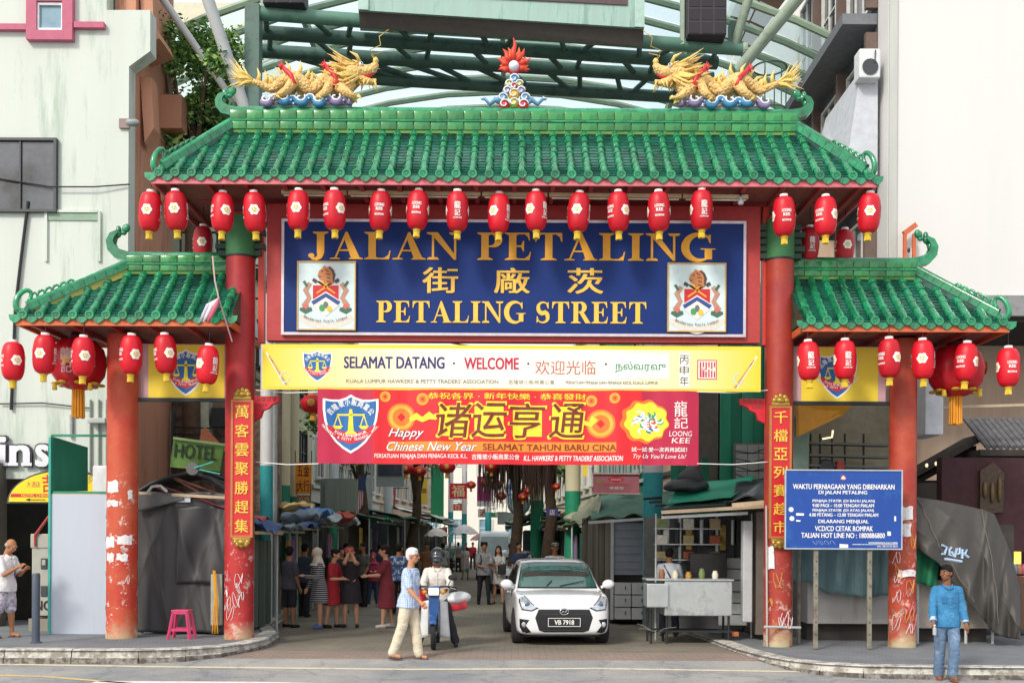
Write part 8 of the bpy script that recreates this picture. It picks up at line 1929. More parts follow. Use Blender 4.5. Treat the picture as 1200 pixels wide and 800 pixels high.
MB().tube([(0,.55,.75),(0,.75,.42),(0,1.05,.40),(0,1.2,.6)],[.06,.07,.09,.08],10).build('frame_tube',BLUEP,bk_,smooth=True)
MB().bevbox((0,.98,.32),(.22,.34,.2),.04).build('engine',mat('engine_grey','6a6c70',.5,metal=.4),bk_)
MB().tube([(.10,1.0,.28),(.14,1.4,.27),(.16,1.75,.36)],[.02,.035,.045],10).build('exhaust',CHR,bk_,smooth=True)
MB().bevbox((0,1.25,.76),(.26,.75,.1),.04).build('seat',mat('black_vinyl','222226',.6),bk_,smooth='auto'); MB().bevbox((0,1.35,.6),(.24,.6,.22),.06).build('side_cover',WPL,bk_,smooth='auto')
MB().bevbox((0,1.62,.84),(.2,.25,.04),.01).build('rear_rack',DARKIRON,bk_)
for s in (-1,1): MB().tube([(0,.95,.24),(s * .26,.95,.24)],.018,8).build('footpeg',RUB,bk_)
g = G(507,763); bk_.location = (g.x,g.y,road_z(0,g.y) + .002); bk_.rotation_euler = (0,0,R(1)); BIKE = bk_.location.copy()
tb = newthing('delivery_bag','white topped red bag strapped across the right side of the motorbike seat','bag')
MB().bevbox((.33,1.2,.68),(.36,.5,.16),.04,Matrix.Rotation(R(-12),3,'Y')).build('red_base',REDP,tb,smooth='auto'); m = MB(); m.ell((.31,1.2,.80),(.27,.32,.12),18,10,Matrix.Rotation(R(-8),3,'Y')); m.build('white_cover',WPL,tb,smooth=True); MB().tube([(.08,1.2,.86),(.31,1.2,.94),(.52,1.2,.74)],.015,6).build('strap',DARKIRON,tb)
tb.location = BIKE; tb2 = newthing('red_bag','crumpled red bag hanging at the left side of the motorbike','bag'); m = MB(); m.ell((-.27,.75,.78),(.12,.14,.16),16,10); m.v = [tuple(Vector(v) * (1 + .06 * noise.noise(Vector(v) * 14))) for v in m.v]; m.build('sack',REDP,tb2,smooth=True); MB().tube([(-.27,.72,.92),(-.25,.6,1.0)],.01,5).build('handle',REDP,tb2); tb2.location = BIKE
# ======================= PEOPLE =======================
def voxel(name,mb,m,parent,vox,wr=0.0,wsc=9.0,smooth_it=2,zs=(1,1,1)):
 me = bpy.data.meshes.new(name); me.from_pydata(mb.v,[],mb.f)
 o = bpy.data.objects.new(name,me)
 r = o.modifiers.new('r','REMESH'); r.mode = 'VOXEL'; r.voxel_size = vox; r.use_smooth_shade = True
 if smooth_it: s = o.modifiers.new('s','SMOOTH'); s.iterations = smooth_it; s.factor = .5
 me2 = evaluated(o); COL.objects.link(o); o.modifiers.clear(); o.data = me2; bpy.data.meshes.remove(me)
 if wr:
  k = len(me2.vertices); co = [0.0] * (3 * k); no = [0.0] * (3 * k); me2.vertices.foreach_get('co',co); me2.vertices.foreach_get('normal',no); nz = noise.noise
  for i in range(0,3 * k,3):        # cloth folds: soft creases that run across the limb
   x,y,z = co[i],co[i + 1],co[i + 2]; a = nz((x * wsc,y * wsc,z * wsc * 1.1)); b = nz((x * wsc * 1.6 + 3,y * wsc * 1.6,z * wsc * 2.6)); n = .35 + .7 * a + .8 * (.35 - abs(b)); n *= wr
   co[i] += no[i] * n; co[i + 1] += no[i + 1] * n; co[i + 2] += no[i + 2] * n
  me2.vertices.foreach_set('co',co); me2.update()
 me2.materials.clear(); me2.materials.append(m); me2.polygons.foreach_set('use_smooth',[True] * len(me2.polygons))
 o.parent = parent; ORG[o.name] = Vector((0,0,0)); return o
def limb(mb,a,b,r0,r1,n=12,bulge=0.0):
 a,b = Vector(a),Vector(b); pts = [a.lerp(b,t) for t in (0,.25,.5,.75,1)]; mb.tube(pts,[r0,r0 * .8 + r1 * .2 + bulge,(r0 + r1) / 2 + bulge * .7,r0 * .2 + r1 * .8,r1],n)
 mb.ell(a,(r0,r0,r0),12,8); mb.ell(b,(r1,r1,r1),12,8)
def rot(v,ax,a): return Matrix.Rotation(a,3,ax) @ Vector(v)
def loft(mb,T,prof,g=0.0,n=24):
 vs = [T(rx_ and (rx + g) * math.copysign(abs(math.cos(a)) ** .85,math.cos(a)),yo + (ry + g) * math.copysign(abs(math.sin(a)) ** .9,math.sin(a)),z) for z,rx,ry,yo in prof for rx_ in (1,) for a in [2 * PI * j / n for j in range(n)]]
 k = len(prof); fs = [(i * n + j,i * n + (j + 1) % n,(i + 1) * n + (j + 1) % n,(i + 1) * n + j) for i in range(k - 1) for j in range(n)] + [tuple(range(n - 1,-1,-1)),tuple((k - 1) * n + j for j in range(n))]
 mb.add(vs,fs)
SKIN = lambda n,c: mat('skin_' + n,c,.55,var=.06,scale=12,spec=.4)
SK_OLD = SKIN('old','b98463'); SK_IND = SKIN('dark','8a5a3e'); SK_CHI = SKIN('fair','c9967a'); SK_TAN = SKIN('tan','a87452')
HB = mat('black_hair','1a1718',.75,spec=.2,var=.2,scale=30); HW = mat('white_hair','d6d6d8',.6,var=.12,scale=30); HBR = mat('dark_brown_hair','2e1f1b',.7,spec=.2,var=.2,scale=30)
def person(label,H=1.7,skin=SK_CHI,hair=HB,hairstyle='short',top=None,top_sl='short',bottom=None,bot='trousers',shoes=None,bare_feet=False,lean=0.,headyaw=0.,headpitch=0.,
   armL=(8,8,12),armR=(8,8,12),legL=(0,3,0),legR=(0,3,0),vox=.013,female=False,hem=.80,dress=None,dress_hem=.5,wr=.010,group=None,fat=1.0,face=True,seat=None,extra=None,hipdrop=0.0,sleeve=None,cap=None,glasses=False):
 """angles in degrees: arm (forward, outward, elbow bend), leg (forward, outward, knee bend)"""
 t = newthing('person',label,'person',group); s = H / 1.72
 hz = .92 - hipdrop; pel = Vector((0,0,hz)); L = R(lean)
 up = Vector((0,-math.sin(L),math.cos(L))); T = lambda x,y,z: pel + Vector((x,0,0)) + up * z + Vector((0,math.cos(L),math.sin(L))) * y
 sw = (.148 if female else .172) * (.6 + .4 * fat); hw = .095 if female else .09
 chest,neck,headb = T(0,0,.34),T(0,.01,.53),T(0,0,.585)
 sh = {-1: T(-sw,.005,.440),1: T(sw,.005,.440)}
 J = {}
 for sd_,spec in ((-1,armR),(1,armL)):       # armR is the person's right = -x when facing -y ... seen from the front
  f,o_,e = [R(a) for a in spec[:3]]; inw = R(spec[3]) if len(spec) > 3 else 0
  d = Vector((0,0,-1)); d = rot(d,'X',-f); d = rot(d,'Y',-sd_ * o_) if True else d
  el = sh[sd_] + d * .285
  d2 = rot(Vector((0,0,-1)),'X',-(f + e)); d2 = rot(d2,'Y',-sd_ * o_ * .6); d2 = rot(d2,'Z',-sd_ * inw)
  wr_ = el + d2 * .245; J[('a',sd_)] = (sh[sd_],el,wr_,d2)
 for sd_,spec in ((-1,legR),(1,legL)):
  f,o_,k = [R(a) for a in spec]; hip = pel + Vector((sd_ * hw,0,-.03)); d = rot(rot((0,0,-1),'X',-f),'Y',-sd_ * o_); kn = hip + d * .41
  d2 = rot(rot((0,0,-1),'X',-(f - k)),'Y',-sd_ * o_ * .8); an = kn + d2 * .40; J[('l',sd_)] = (hip,kn,an)
 hy = Matrix.Rotation(R(headyaw),3,'Z') @ Matrix.Rotation(R(headpitch),3,'X'); hc = headb + hy @ Vector((0,-.015,.115)); HP = lambda x,y,z: hc + hy @ Vector((x,y,z))
 vx = vox
 # ---- one continuous body ----
 m = MB()
 m.ell(HP(0,.012,.02),(.076,.094,.098),16,12); m.ell(HP(0,-.028,-.05),(.056,.062,.062),14,10); m.ell(HP(0,-.05,-.085),(.03,.03,.025),10,8)
 m.tube([HP(0,-.088,.012),HP(0,-.108,-.022),HP(0,-.098,-.032)],[.011,.016,.012],8); m.ell(HP(0,-.078,.034),(.05,.02,.013),10,6); m.ell(HP(0,-.086,-.058),(.026,.014,.012),10,6)
 for q in (-1,1): m.ell(HP(q * .078,.01,-.005),(.013,.024,.034),10,8); m.ell(HP(q * .042,-.066,-.022),(.022,.02,.018),10,6)
 limb(m,HP(0,.015,-.05),neck,.052,.058)
 q_ = fat; chw,ww = (.158,.142) if not female else (.138,.118)
 PROF = [(-.13,.105 * q_,.085 * q_,0),(-.07,.150 * q_,.108 * q_,.005),(0,.160 * q_,.112 * q_,.008),(.07,.154 * q_,.106 * q_,0),(.16,ww * q_,.096 * q_,-.004),(.26,(chw - .006) * q_,.104 * q_,-.006),(.35,chw * q_,.108 * q_,-.004),(.42,(chw - .004) * q_,.098 * q_,.004),(.47,(chw - .03) * q_,.080 * q_,.01),(.505,.085,.060,.012),(.53,.055,.050,.012)]
 loft(m,T,PROF)
 if female:
  for q in (-1,1): m.ell(T(q * .065,-.085,.34),(.055,.05,.055),12,8)
 for q in (-1,1):
  S_,E,Wr,d2 = J[('a',q)]; limb(m,T(q * sw * .6,.005,.455),S_,.055,.05); limb(m,S_,E,.052,.040,bulge=.004); limb(m,E,Wr,.041,.027,bulge=.004)
  # hand: palm, four fingers, thumb
  fd = d2.normalized(); side = Vector((q,0,0)); side = (side - fd * side.dot(fd)); side = side.normalized() if side.length > .2 else Vector((0,-1,0)); nr = fd.cross(side).normalized(); fr = Vector((0,-1,0)); fr = (fr - fd * fr.dot(fd)); fr = fr.normalized() if fr.length > .2 else Vector((0,0,1))
  pc_ = Wr + fd * .045; lat = fr; thk = fd.cross(lat).normalized()
  m.tube([Wr,Wr + fd * .03,Wr + fd * .08],[.026,.032,.034],10); m.ell(pc_,(.03,.03,.036),10,8)
  inw_ = -thk if thk.dot(side) > 0 else thk
  for i,ln in enumerate((.066,.076,.07,.055)):
   b_ = Wr + fd * .085 + lat * (.027 - .018 * i); c1 = b_ + fd * ln * .5 + inw_ * .006; c2 = b_ + fd * ln * .85 + inw_ * .026; m.tube([b_ - fd * .02,b_,c1,c2],[.0095,.0095,.0088,.007],7)
  tb_ = Wr + fd * .03 + lat * .024; m.tube([tb_,tb_ + fd * .03 + lat * .022,tb_ + fd * .062 + lat * .022 + inw_ * .012],[.013,.011,.009],8)
 for q in (-1,1):
  h_,k_,a_ = J[('l',q)]; limb(m,h_,k_,.082 * fat,.056,bulge=.004); limb(m,k_,a_,.054,.036,bulge=.010); m.ell(a_ + Vector((0,-.0,-.03)),(.036,.05,.04),10,8); m.tube([a_ + Vector((0,.03,-.045)),a_ + Vector((q * .01,-.06,-.05)),a_ + Vector((q * .015,-.145,-.062))],[.035,.036,.026],10)
 body = voxel('body',m,skin,t,vx)
 # ---- hair ----
 hm = MB()
 if hairstyle in ('short','long','bun','curly'):
  hm.ell(HP(0,.022,.042),(.084,.100,.092),16,12); hm.ell(HP(0,.045,-.0),(.078,.075,.085),14,10)
  hm.ell(HP(0,-.012,.088),(.066,.060,.040),12,8)
 if hairstyle == 'curly':
  for i in range(20): a = 2.4 * i; hm.ell(HP(.075 * math.cos(a),.03 + .07 * math.sin(a),.06 + .05 * math.sin(i * 1.7)),(.032,.032,.032),8,6)
 if hairstyle == 'long': hm.tube([HP(0,.06,.02),HP(0,.085,-.10),T(0,.10,.40),T(0,.105,.26)],[.075,.08,.075,.04],12); hm.tube([HP(.07,.0,.02),HP(.085,-.01,-.1),T(.1,-.05,.42)],[.03,.03,.015],8); hm.tube([HP(-.07,.0,.02),HP(-.085,-.01,-.1),T(-.1,-.05,.42)],[.03,.03,.015],8)
 if hairstyle == 'bun': hm.ell(HP(0,.11,.06),(.04,.035,.04),10,8)
 if hairstyle == 'fringe': hm.ell(HP(0,.035,-.0),(.083,.078,.055),14,10)
 if hm.v: voxel('hair',hm,hair,t,max(vx,.008),.004,40,1)
 if hairstyle in ('scarf',):
  hm = MB(); hm.ell(HP(0,.018,.025),(.092,.108,.108),16,12); hm.tube([HP(0,.02,-.06),T(0,.01,.50),T(0,-.01,.42)],[.085,.12,.17],14); voxel('headscarf',hm,hair,t,max(vx,.009),.008,18)
  hm = MB(); hm.ell(HP(0,-.062,-.01),(.058,.045,.075),14,10); voxel('face',hm,skin,t,.009)
 if hairstyle == 'helmet':
  hm = MB(); hm.ell(HP(0,.005,.02),(.135,.155,.145),18,14); hm.ell(HP(0,-.05,-.07),(.105,.10,.07),14,10); voxel('helmet',hm,hair,t,.012,0)
  hm = MB(); hm.ell(HP(0,-.05,.0),(.112,.108,.065),16,12); voxel('visor',hm,mat('visor_smoke','39424c',.08,spec=.9),t,.01)
 if cap:
  hm = MB(); hm.ell(HP(0,.01,.065),(.088,.104,.062),16,10); hm.tube([HP(0,-.08,.06),HP(0,-.16,.045)],[.055,.05],12) if False else hm.ell(HP(0,-.115,.052),(.065,.07,.012),14,6); voxel('cap',hm,cap,t,.009)
 if face and hairstyle != 'helmet':
  for q in (-1,1):
   MB().ell(HP(q * .030,-.083,.010),(.013,.008,.007),8,6).build('eye',DWH,t,smooth=True); MB().ell(HP(q * .030,-.0895,.010),(.0065,.004,.006),8,6).build('pupil',BLACKINK,t,smooth=True)
   if not glasses: MB().tube([HP(q * .014,-.097,.030),HP(q * .034,-.096,.036),HP(q * .05,-.082,.030)],.0045,5).build('eyebrow',hair,t)
   else: MB().tube([HP(q * .032 + .021 * math.cos(a),-.1 + abs(.02 * math.cos(a)) * .3,.008 + .017 * math.sin(a)) for a in [2 * PI * i / 12 for i in range(12)]],.0028,4,closed=True).build('spectacles',DARKIRON,t); MB().tube([HP(q * .053,-.095,.012),HP(q * .082,.0,.012)],.0028,4).build('spectacles_arm',DARKIRON,t)
  MB().ell(HP(0,-.098,-.058),(.022,.006,.005),10,6).build('mouth',mat('lips','8a4a40',.5),t,smooth=True)
 # ---- clothes ----
 if top or dress:
  m = MB(); g = .022
  if dress: loft(m,T,PROF[3:10],g)
  else:
   drop = -.105 if not hipdrop > .05 else -.05
   loft(m,T,[(drop,.182 * q_,.140 * q_,.008),(0,.174 * q_,.130 * q_,.006),(.08,.157 * q_,.112 * q_,0)] + [(z,max(a,(ww + .012) * q_ if z < .3 else 0),b_,c_) for z,a,b_,c_ in PROF[4:10]],g)
  if female:
   for q in (-1,1): m.ell(T(q * .065,-.085,.34),(.062,.055,.062),12,8)
  hemz = T(0,0,0).z
  for q in (-1,1):
   S_,E,Wr,d2 = J[('a',q)]; limb(m,T(q * sw * .6,.005,.45),S_,.062,.058)
   if top_sl == 'short': limb(m,S_,S_.lerp(E,.72),.065,.066)
   elif top_sl == 'long': limb(m,S_,E,.064,.056); limb(m,E,E.lerp(Wr,.88),.056,.044)
   elif top_sl == 'rolled': limb(m,S_,E,.064,.056); limb(m,E,E.lerp(Wr,.72),.055,.048)
   else: limb(m,S_,S_.lerp(E,.25),.062,.058)
  if dress:
   hz2 = dress_hem; dz_ = hz2 - pel.z; loft(m,lambda x,y,z: T(x,y,z) if z > 0 else pel + Vector((x,y,z)),[(dz_,.225,.175,0),(dz_ * .75,.215,.165,0),(dz_ * .5,.205,.155,0),(-.10,.190,.145,.004),(0,.178,.135,.006),(.07,.166,.120,0),(.16,(ww + .012),.108,0)],.012,28)
  to = voxel('shirt' if not dress else 'dress',m,top or dress,t,max(vx,.009) if vx < .012 else vx,wr,9)
  if dress or True:
   pass
  if top and not dress:   # collar and button placket
   if top_sl in ('rolled','long') or hairstyle == 'fringe' and not female:
    MB().tube([T(.008,-.128 * fat,.44),T(.008,-.140 * fat,.3),T(.008,-.134 * fat,.14),T(.008,-.150 * fat,-.08)],.007,5).build('placket',top,t)
    for q in (-1,1): MB().tube([T(q * .014,-.112,.455),T(q * .05,-.098,.485),T(q * .072,-.02,.528)],[.012,.018,.016],6).build('collar',top,t,smooth=True)
 if bottom and not dress:
  m = MB(); g = .018; m.ell(T(0,0,.02),(.155 * fat + g,.11 * fat + g,.11),16,10); m.ell(T(0,0,-.05),(.155 * fat + g,.115 * fat + g,.11),16,10)
  for q in (-1,1):
   h_,k_,a_ = J[('l',q)]
   if bot == 'trousers': limb(m,h_,k_,.098 * fat,.076); limb(m,k_,a_ + (a_ - k_).normalized() * -.005,.074,.068)
   elif bot == 'slim': limb(m,h_,k_,.092 * fat,.066); limb(m,k_,a_,.064,.046)
   else: limb(m,h_,h_.lerp(k_,.95),.102 * fat,.094)
  voxel({'trousers': 'trousers','slim': 'jeans'}.get(bot,'shorts'),m,bottom,t,max(vx,.009),wr * 1.2,10)
 if shoes:
  for q in (-1,1):
   a_ = J[('l',q)][2]; m = MB()
   if bare_feet: m.tube([a_ + Vector((0,.07,-.085)),a_ + Vector((q * .01,-.06,-.088)),a_ + Vector((q * .015,-.16,-.09))],[.036,.046,.036],12); m.v = [(x,y,a_.z - .088 + (z - a_.z + .088) * .35) for x,y,z in m.v]; m.tube([a_ + Vector((-.04,-.05,-.07)),a_ + Vector((0,-.08,-.025)),a_ + Vector((.045,-.05,-.07))],.012,6)
   else: m.tube([a_ + Vector((0,.06,-.05)),a_ + Vector((q * .01,-.05,-.052)),a_ + Vector((q * .015,-.15,-.062))],[.046,.046,.036],12)
   voxel('sandal' if bare_feet else 'shoe',m,shoes,t,.009)
 for o in t.children: pass
 t.scale = (s,s,s)
 # lowest foot on the ground
 low = min(J[('l',q)][2].z - .088 for q in (-1,1))
 t['_low'] = low * s
 return t,J,HP,T
def put(res,px,py,facing,z=0.0,Y=None):
 t = res[0]; Y = Y or GY(px,py,z if z else None); p = W(px,py,Y)
 gz = z if z else road_z(0,Y); t.location = (p.x,Y,gz - t['_low'] + .004); t.rotation_euler = (0,0,R(facing)); del t['_low']; return t
def plaid(name,base,l1,l2,sc=14):
 m = bpy.data.materials.new(name); m.use_nodes = True; n = m.node_tree.nodes; l = m.node_tree.links; b = n['Principled BSDF']; b.inputs['Roughness'].default_value = .8; tc = n.new('ShaderNodeTexCoord'); last = None
 mx = n.new('ShaderNodeMixRGB'); mx.inputs[1].default_value = (*lin(base),1); last = mx
 for i,(d,c) in enumerate((('X',l1),('Z',l1),('Y',l2))):
  w_ = n.new('ShaderNodeTexWave'); w_.bands_direction = d; w_.inputs['Scale'].default_value = sc; l.new(tc.outputs['Object'],w_.inputs['Vector']); mr = n.new('ShaderNodeMapRange'); mr.inputs[1].default_value = .62; mr.inputs[2].default_value = .75; mr.inputs[3].default_value = 0; mr.inputs[4].default_value = .55; l.new(w_.outputs['Fac'] if 'Fac' in w_.outputs else w_.outputs[1],mr.inputs[0])
  nx = n.new('ShaderNodeMixRGB'); nx.inputs[2].default_value = (*lin(c),1); l.new(mr.outputs[0],nx.inputs[0])
  if i == 0: nx.inputs[1].default_value = (*lin(base),1)
  else: l.new(last.outputs[0],nx.inputs[1])
  last = nx
 l.new(last.outputs[0],b.inputs['Base Color']); MATS[name] = m; return m
def stripes(name,c1,c2,sc=10,d='Z'):
 m = bpy.data.materials.new(name); m.use_nodes = True; n = m.node_tree.nodes; l = m.node_tree.links; b = n['Principled BSDF']; b.inputs['Roughness'].default_value = .8; tc = n.new('ShaderNodeTexCoord'); w_ = n.new('ShaderNodeTexWave'); w_.bands_direction = d; w_.inputs['Scale'].default_value = sc; w_.inputs['Distortion'].default_value = .6; l.new(tc.outputs['Object'],w_.inputs['Vector'])
 cr = n.new('ShaderNodeValToRGB'); cr.color_ramp.interpolation = 'CONSTANT'; cr.color_ramp.elements[0].color = (*lin(c1),1); cr.color_ramp.elements[1].color = (*lin(c2),1); cr.color_ramp.elements[1].position = .72; l.new(w_.outputs[0],cr.inputs[0]) if False else l.new(w_.outputs[1],cr.inputs[0]); l.new(cr.outputs[0],b.inputs['Base Color']); MATS[name] = m; return m
CL = lambda n,c,**k: mat('cloth_' + n,c,.85,var=k.pop('var',.12),scale=k.pop('scale',6),bump=.1,bscale=60,**k)
# 1 old man in the blue check shirt, mid stride
r = person('white haired old man in blue check shirt and cream trousers striding past the motorbike',1.70,SK_OLD,HW,'short',plaid('blue_check_cloth','b5cbe6','5f86bf','e9eef4',11),'short',CL('cream','d6cbb4'),'trousers',mat('dark_sandal','4a3a38',.7),True,lean=4,headyaw=-4,headpitch=4,
   armL=(-10,7,16),armR=(16,8,30),legL=(10,2,4),legR=(-11,2,10),vox=.0075,glasses=True,wr=.011,hipdrop=.015)
put(r,479,772.5,72)
# 2 rider
r = person('motorbike rider in dark helmet and pale grey polo shirt steadying the bike with his feet',1.70,SK_IND,mat('helmet_black','2a2d33',.2,coat=.5),'helmet',CL('pale_polo','d3cfc9'),'long' if False else 'rolled',CL('black_trousers','24252c'),'trousers',mat('black_shoe','1d1c1f',.5),False,
   lean=8,armL=(40,16,28,20),armR=(40,16,28,20),legL=(28,20,26),legR=(28,18,24),vox=.009,hipdrop=.085,fat=1.08)
t = r[0]; g = BIKE; t.location = (g.x,g.y + 1.02,g.z - t['_low'] + .004); t.rotation_euler = (0,0,R(1)); del t['_low']
# 3 man in the blue denim shirt
r = person('young man in bright blue denim shirt and faded jeans stepping off the right kerb',1.60,SK_IND,HB,'short',CL('bright_denim','3479a8',dirt='4f93bf',dirt_amt=.3,dirt_scale=5),'rolled',CL('faded_jeans','5f7896',dirt='8aa0b8',dirt_amt=.35,dirt_scale=5),'trousers',mat('brown_sandal','7a5444',.7),True,
   lean=0,headyaw=-48,headpitch=2,armL=(6,11,14),armR=(12,12,20),legL=(20,-3,26),legR=(-6,-1,6),vox=.0075,fat=.96,wr=.011)
HB_T = r; t = put(r,1109,796.5,-4,Y=14.85)
for q in (-1,1):
 MB().bevbox(r[3](q * .075,-.136,.30),(.085,.012,.09),.004).build('chest_pocket',mat('cloth_denim_dark','2f6f9f',.85),t)
for i in range(5): MB().ell(r[3](.008,-.146,.40 - i * .1),(.006,.004,.006),8,5).build('button',mat('pale_cuff','b9cfe2',.8),t)
for q in (-1,1):
 S_,E,Wr,d2 = r[1][('a',q)]; e = E.lerp(Wr,.72); m = MB(); m.tube([e - d2 * .02,e + d2 * .03],[.053,.05],14); m.build('rolled_cuff',mat('pale_cuff','b9cfe2',.8),t,smooth=True)
Wr = r[1][('a',-1)][2] + r[1][('a',-1)][3] * .08; pb = newthing('water_bottle','small clear bottle held in the right hand of the man in blue','bottle'); MB().lathe([(.022,-.06),(.026,-.05),(.026,.03),(.012,.055),(.012,.07)],(0,0,0),12).build('bottle_body',glass_mat('bottle_plastic','dfe8ee',.5),pb,smooth=True); MB().lathe([(.014,.07),(.014,.085)],(0,0,0),10).build('cap',WHITE,pb)
pb.location = t.location + (Matrix.Rotation(R(-4),3,'Z') @ (Vector(Wr) * t.scale[0])) + Vector((0,-.03,-.04))
# 4 bald man in white floral clothes at the left edge
r = person('bald man in white patterned shirt and print shorts looking down at the left edge',1.66,SK_TAN,mat('grey_stubble','a89a90',.7),'fringe',CL('white_pattern','e0e0e2',dirt='8a8a9a',dirt_amt=.2,dirt_scale=14),'short',CL('print_shorts','d9d6dc',dirt='7f7a9a',dirt_amt=.5,dirt_scale=12),'shorts',mat('dark_sandal',''),True,
   lean=6,headpitch=28,armL=(20,6,95,25),armR=(22,6,100,30),legL=(6,3,4),legR=(-6,3,4),vox=.009,fat=1.12)
t = put(r,5,747,78,z=.13,Y=17.9); MB().tube([r[3](-.15,.1,.5),r[3](0,-.16,.3),r[3](.14,-.1,.05)],.022,6).build('bag_strap',mat('purple_strap','5a4a6a',.7),t)
# 5 cook, seen from behind
r = person('cook in white T-shirt with dark strap seen from behind at the right stall',1.62,SK_TAN,HB,'short',CL('white_tee','d5dbe2'),'short',CL('navy_apron','2a2f40'),'trousers',mat('black_shoe',''),False,lean=10,headpitch=16,armL=(30,14,60,20),armR=(30,14,60,20),vox=.011)
t = put(r,784,735,172,z=.05,Y=19.75); MB().tube([r[3](.10,.10,.46),r[3](.02,.132,.3),r[3](-.08,.125,.1)],.016,6).build('apron_strap',BLACKINK,t); MB().tube([r[3](-.15,.09,.06),r[3](0,.165,.05),r[3](.15,.09,.06)],.03,6).build('apron_band',mat('cloth_navy_apron',''),t)
# 6 vendor with cap behind the car
r = person('vendor in white shirt and printed cap standing behind the white hatchback',1.76,SK_TAN,HB,'short',CL('white_shirt','dde2e4'),'short',CL('grey_trousers','4a4c50'),'trousers',mat('black_shoe',''),False,vox=.012,cap=mat('olive_white_cap','4a4f45',.7,var=.5,scale=30,dirt='d8d8d0',dirt_amt=.4,dirt_scale=20),headpitch=8,armL=(25,6,40),armR=(25,6,40))
put(r,650,720,4,Y=24.2)
# crowd by the left stalls
r = person('man in dark grey T-shirt and black shorts turning toward the street at the left stalls',1.64,SK_TAN,HB,'short',CL('charcoal_tee','4a4b55'),'short',CL('black_shorts','26262a'),'shorts',mat('black_shoe',''),False,headyaw=35,armL=(5,6,15),armR=(5,6,15)); put(r,339,735,140,Y=21.9)
r = person('woman in black and white striped long top and pale headscarf beside the woman in red',1.62,SK_CHI,mat('pale_scarf','cfc6b6',.8,var=.2),'scarf',None,'long',None,shoes=mat('blue_shoe','3a6aa0',.6),female=True,dress=stripes('striped_cloth','25262c','b9b9bc',7),dress_hem=.55,headyaw=-10,lean=5,armL=(20,6,80,20),armR=(8,8,20),legL=(5,4,4),legR=(-5,3,4)); put(r,374,737,-60,Y=21.7)
r = person('woman in bright red sleeved dress at the front of the group by the left stalls',1.60,SK_CHI,HB,'bun',None,'short',None,shoes=mat('black_shoe',''),female=True,dress=CL('red_dress','a82430'),dress_hem=.5,armL=(20,6,60,10),armR=(5,6,85,20),headpitch=12,lean=5,legL=(6,3,4),legR=(-5,4,2)); put(r,389,737,75,Y=21.9)
r = person('woman in black dress raising a phone to photograph the gate',1.64,SK_CHI,HB,'short',None,'none',None,shoes=mat('black_shoe',''),female=True,dress=CL('black_dress','26242a'),dress_hem=.52,armL=(100,38,72,38),armR=(100,38,72,38),face=False); t = put(r,411,735,4,Y=22.0)
Wr = (r[1][('a',1)][2] + r[1][('a',-1)][2]) / 2; ph = newthing('phone','red phone held up in both hands by the woman in black','phone'); MB().bevbox((0,0,0),(.19,.012,.085),.008).build('case',REDP,ph); MB().lathe([(0,-.001),(.01,-.001),(.01,0)],(.06,-.008,.02),10,'Y').build('camera_lens',BLACKINK,ph); ph.location = t.location + Vector(Wr) * t.scale[0] + Vector((0,-.02,.05))
r = person('girl in pink headscarf and blue jeans standing farther back in the group',1.45,SK_CHI,mat('pink_scarf','b03a5a',.8,var=.15),'scarf',CL('pink_top','a83a55'),'long',CL('blue_jeans','3a4a6a'),'slim',mat('pale_shoe','b9b4ae',.6),female=True,armL=(25,5,70,20),armR=(25,5,70,20)); put(r,437,702,8,Y=29)
r = person('woman in long maroon dress seen in profile with her hands forward',1.68,SK_CHI,HBR,'bun',None,'short',None,shoes=mat('pale_shoe',''),female=True,dress=CL('maroon_dress','7a2a35'),dress_hem=.42,armL=(30,4,55,10),armR=(12,4,80,20),lean=4,legL=(8,2,4),legR=(-6,3,4),headpitch=6); put(r,453,736,-82,Y=21.9)
r = person('person in blue and white printed top with backpack behind the maroon dress',1.70,SK_TAN,HB,'short',CL('blue_white_print','2f4a78',dirt='c9d4e2',dirt_amt=.4,dirt_scale=9),'short',CL('black_shorts',''),'trousers',mat('black_shoe',''),False); put(r,467,716,170,Y=26)
r = person('young man in grey T-shirt with shoulder strap walking with the woman in the pale dress',1.74,SK_TAN,HB,'curly',CL('grey_tee','8f9298'),'short',CL('black_trousers',''),'slim',mat('black_shoe',''),False,armL=(28,6,70,30),armR=(20,5,60,25),legL=(6,3,4),legR=(-6,3,4)); t = put(r,567,708,12,Y=30.2)
MB().tube([r[3](-.12,-.09,.47),r[3](-.1,-.14,.3),r[3](-.14,-.1,.15)],.018,5).build('backpack_strap',BLACKINK,t); MB().bevbox(r[3](0,.2,.28),(.28,.16,.4),.05).build('backpack',mat('dark_backpack','2a2c34',.7),t,smooth='auto')
r = person('long haired woman in pale grey dress holding a black bag to her front',1.64,SK_CHI,HBR,'long',None,'short',None,shoes=mat('brown_sandal',''),female=True,dress=CL('pale_dress','b5b3b4'),dress_hem=.6,armL=(30,5,75,30),armR=(20,5,50,20)); t = put(r,584,708,-8,Y=30.4)
hb = newthing('hand_bag','flat black bag held by the long haired woman','bag'); MB().bevbox((0,0,0),(.24,.07,.3),.02).build('bag_body',mat('black_vinyl',''),hb,smooth='auto'); MB().tube([(-.08,0,.14),(0,0,.24),(.08,0,.14)],.01,5).build('handle',mat('black_vinyl',''),hb); hb.location = t.location + Vector((.1,-.27,1.05 * .95))
r = person('man in navy T-shirt walking between the couple and the white hatchback',1.74,SK_TAN,HB,'short',CL('navy_tee','2a3350'),'short',CL('grey_trousers',''),'trousers',mat('black_shoe',''),False,armL=(10,6,20),armR=(10,6,20)); put(r,608,706,10,Y=31.5)
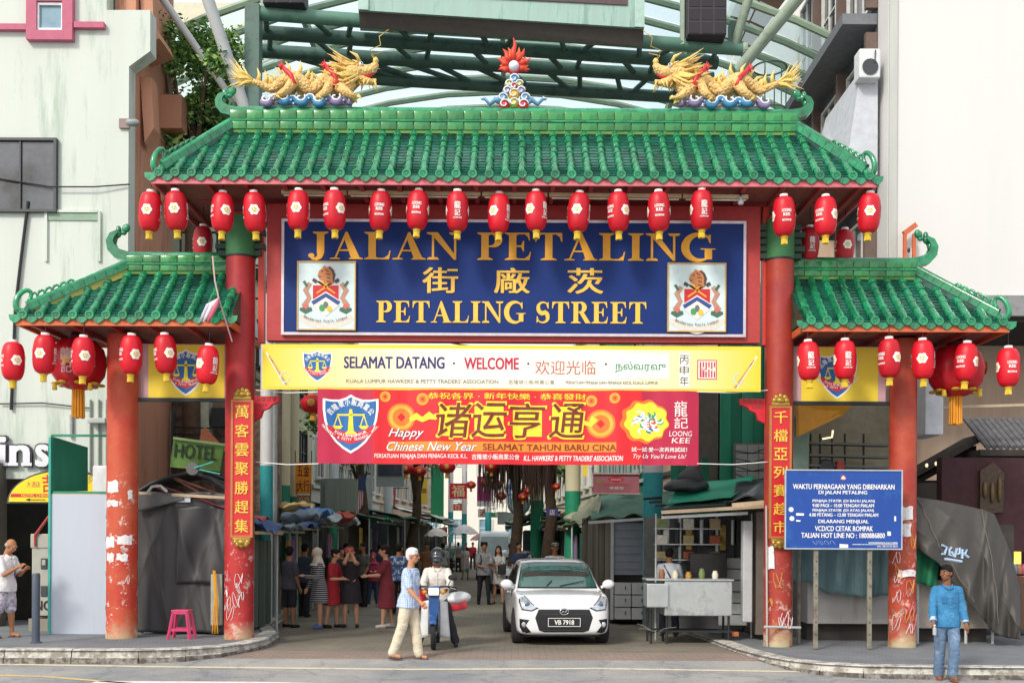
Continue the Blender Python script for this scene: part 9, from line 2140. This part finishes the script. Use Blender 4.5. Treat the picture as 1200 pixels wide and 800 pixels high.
for px,py,Y,fac,c,b_,lab in ((489,672,54,175,'2a2a30','2a2a30','far pedestrian dressed all in black near the leaning tree'),(527,667,60,0,'7fa09a','2a2a30','far pedestrian in pale teal shirt walking toward the gate'),(537,666,62,180,'7a7a72','24262a','far pedestrian in grey shirt and black shorts walking away'),(546,664,66,175,'3a3a48','3a3f55','far pedestrian in dark clothes under the white umbrella'),(554,662,68,0,'c23038','3a3a40','far pedestrian in bright red shirt below the pink umbrella'),(519,664,66,30,'a8a050','3a3a40','far pedestrian in olive yellow shirt by the small white van'),(478,676,50,90,'4a3a40','2a2a30','far pedestrian in dark brown behind the old man')):
 r = person(lab,1.70,SK_TAN,HB,'short',CL('far' + c,c),'short',CL('farb' + b_,b_),'trousers',mat('black_shoe',''),False,vox=.022,face=False,wr=.006,legL=(8,3,6),legR=(-8,3,4),group=None); put(r,px,py,fac,Y=Y)
# more of the crowd farther in
for px,py,Y,fac,fem,c,b_,lab in ((357,722,25,160,0,'3f4a5a','2a2a30','man in slate blue shirt behind the striped-top woman'),(400,716,26.5,20,1,'2f2f38',None,'woman in dark navy dress half hidden behind the photographer'),(425,708,29,-30,0,'6a6a62','2a2a30','man in olive grey shirt between the photographer and the pink scarf girl'),(445,700,32,170,0,'2c3a4a','2a2a30','man in dark blue shirt walking away beside the pink scarf girl'),(500,690,38,5,0,'8a5a3a','3a3f50','man in tan shirt half hidden behind the rider helmet'),(519,684,42,175,0,'b5b8b4','2a2a30','man in pale shirt walking away to the right of the rider'),(470,692,37,30,1,'a83a3a',None,'woman in brick red dress behind the old man'),(545,676,50,0,1,'d0c4c4',None,'woman in pale pink dress in the middle of the street'),(598,690,38,180,0,'3a3a40','2a2a30','man in black walking away between the couple and the car'),(406,700,31,90,0,'a09a8a','3a3a40','man in beige shirt by the left stalls')):
 if fem: r = person(lab,1.60,SK_CHI,HBR,'long',None,'short',None,shoes=mat('black_shoe',''),female=True,dress=CL('m' + c,c),dress_hem=.5,armL=(20,5,50,15),armR=(5,6,15),vox=.017,wr=.008)
 else: r = person(lab,1.70,SK_TAN,HB,'short',CL('m' + c,c),'short',CL('farb' + b_,b_),'trousers',mat('black_shoe',''),False,armL=(8,6,30),armR=(-6,6,15),legL=(8,3,6),legR=(-8,3,4),vox=.017,wr=.008)
 put(r,px,py,fac,Y=Y)
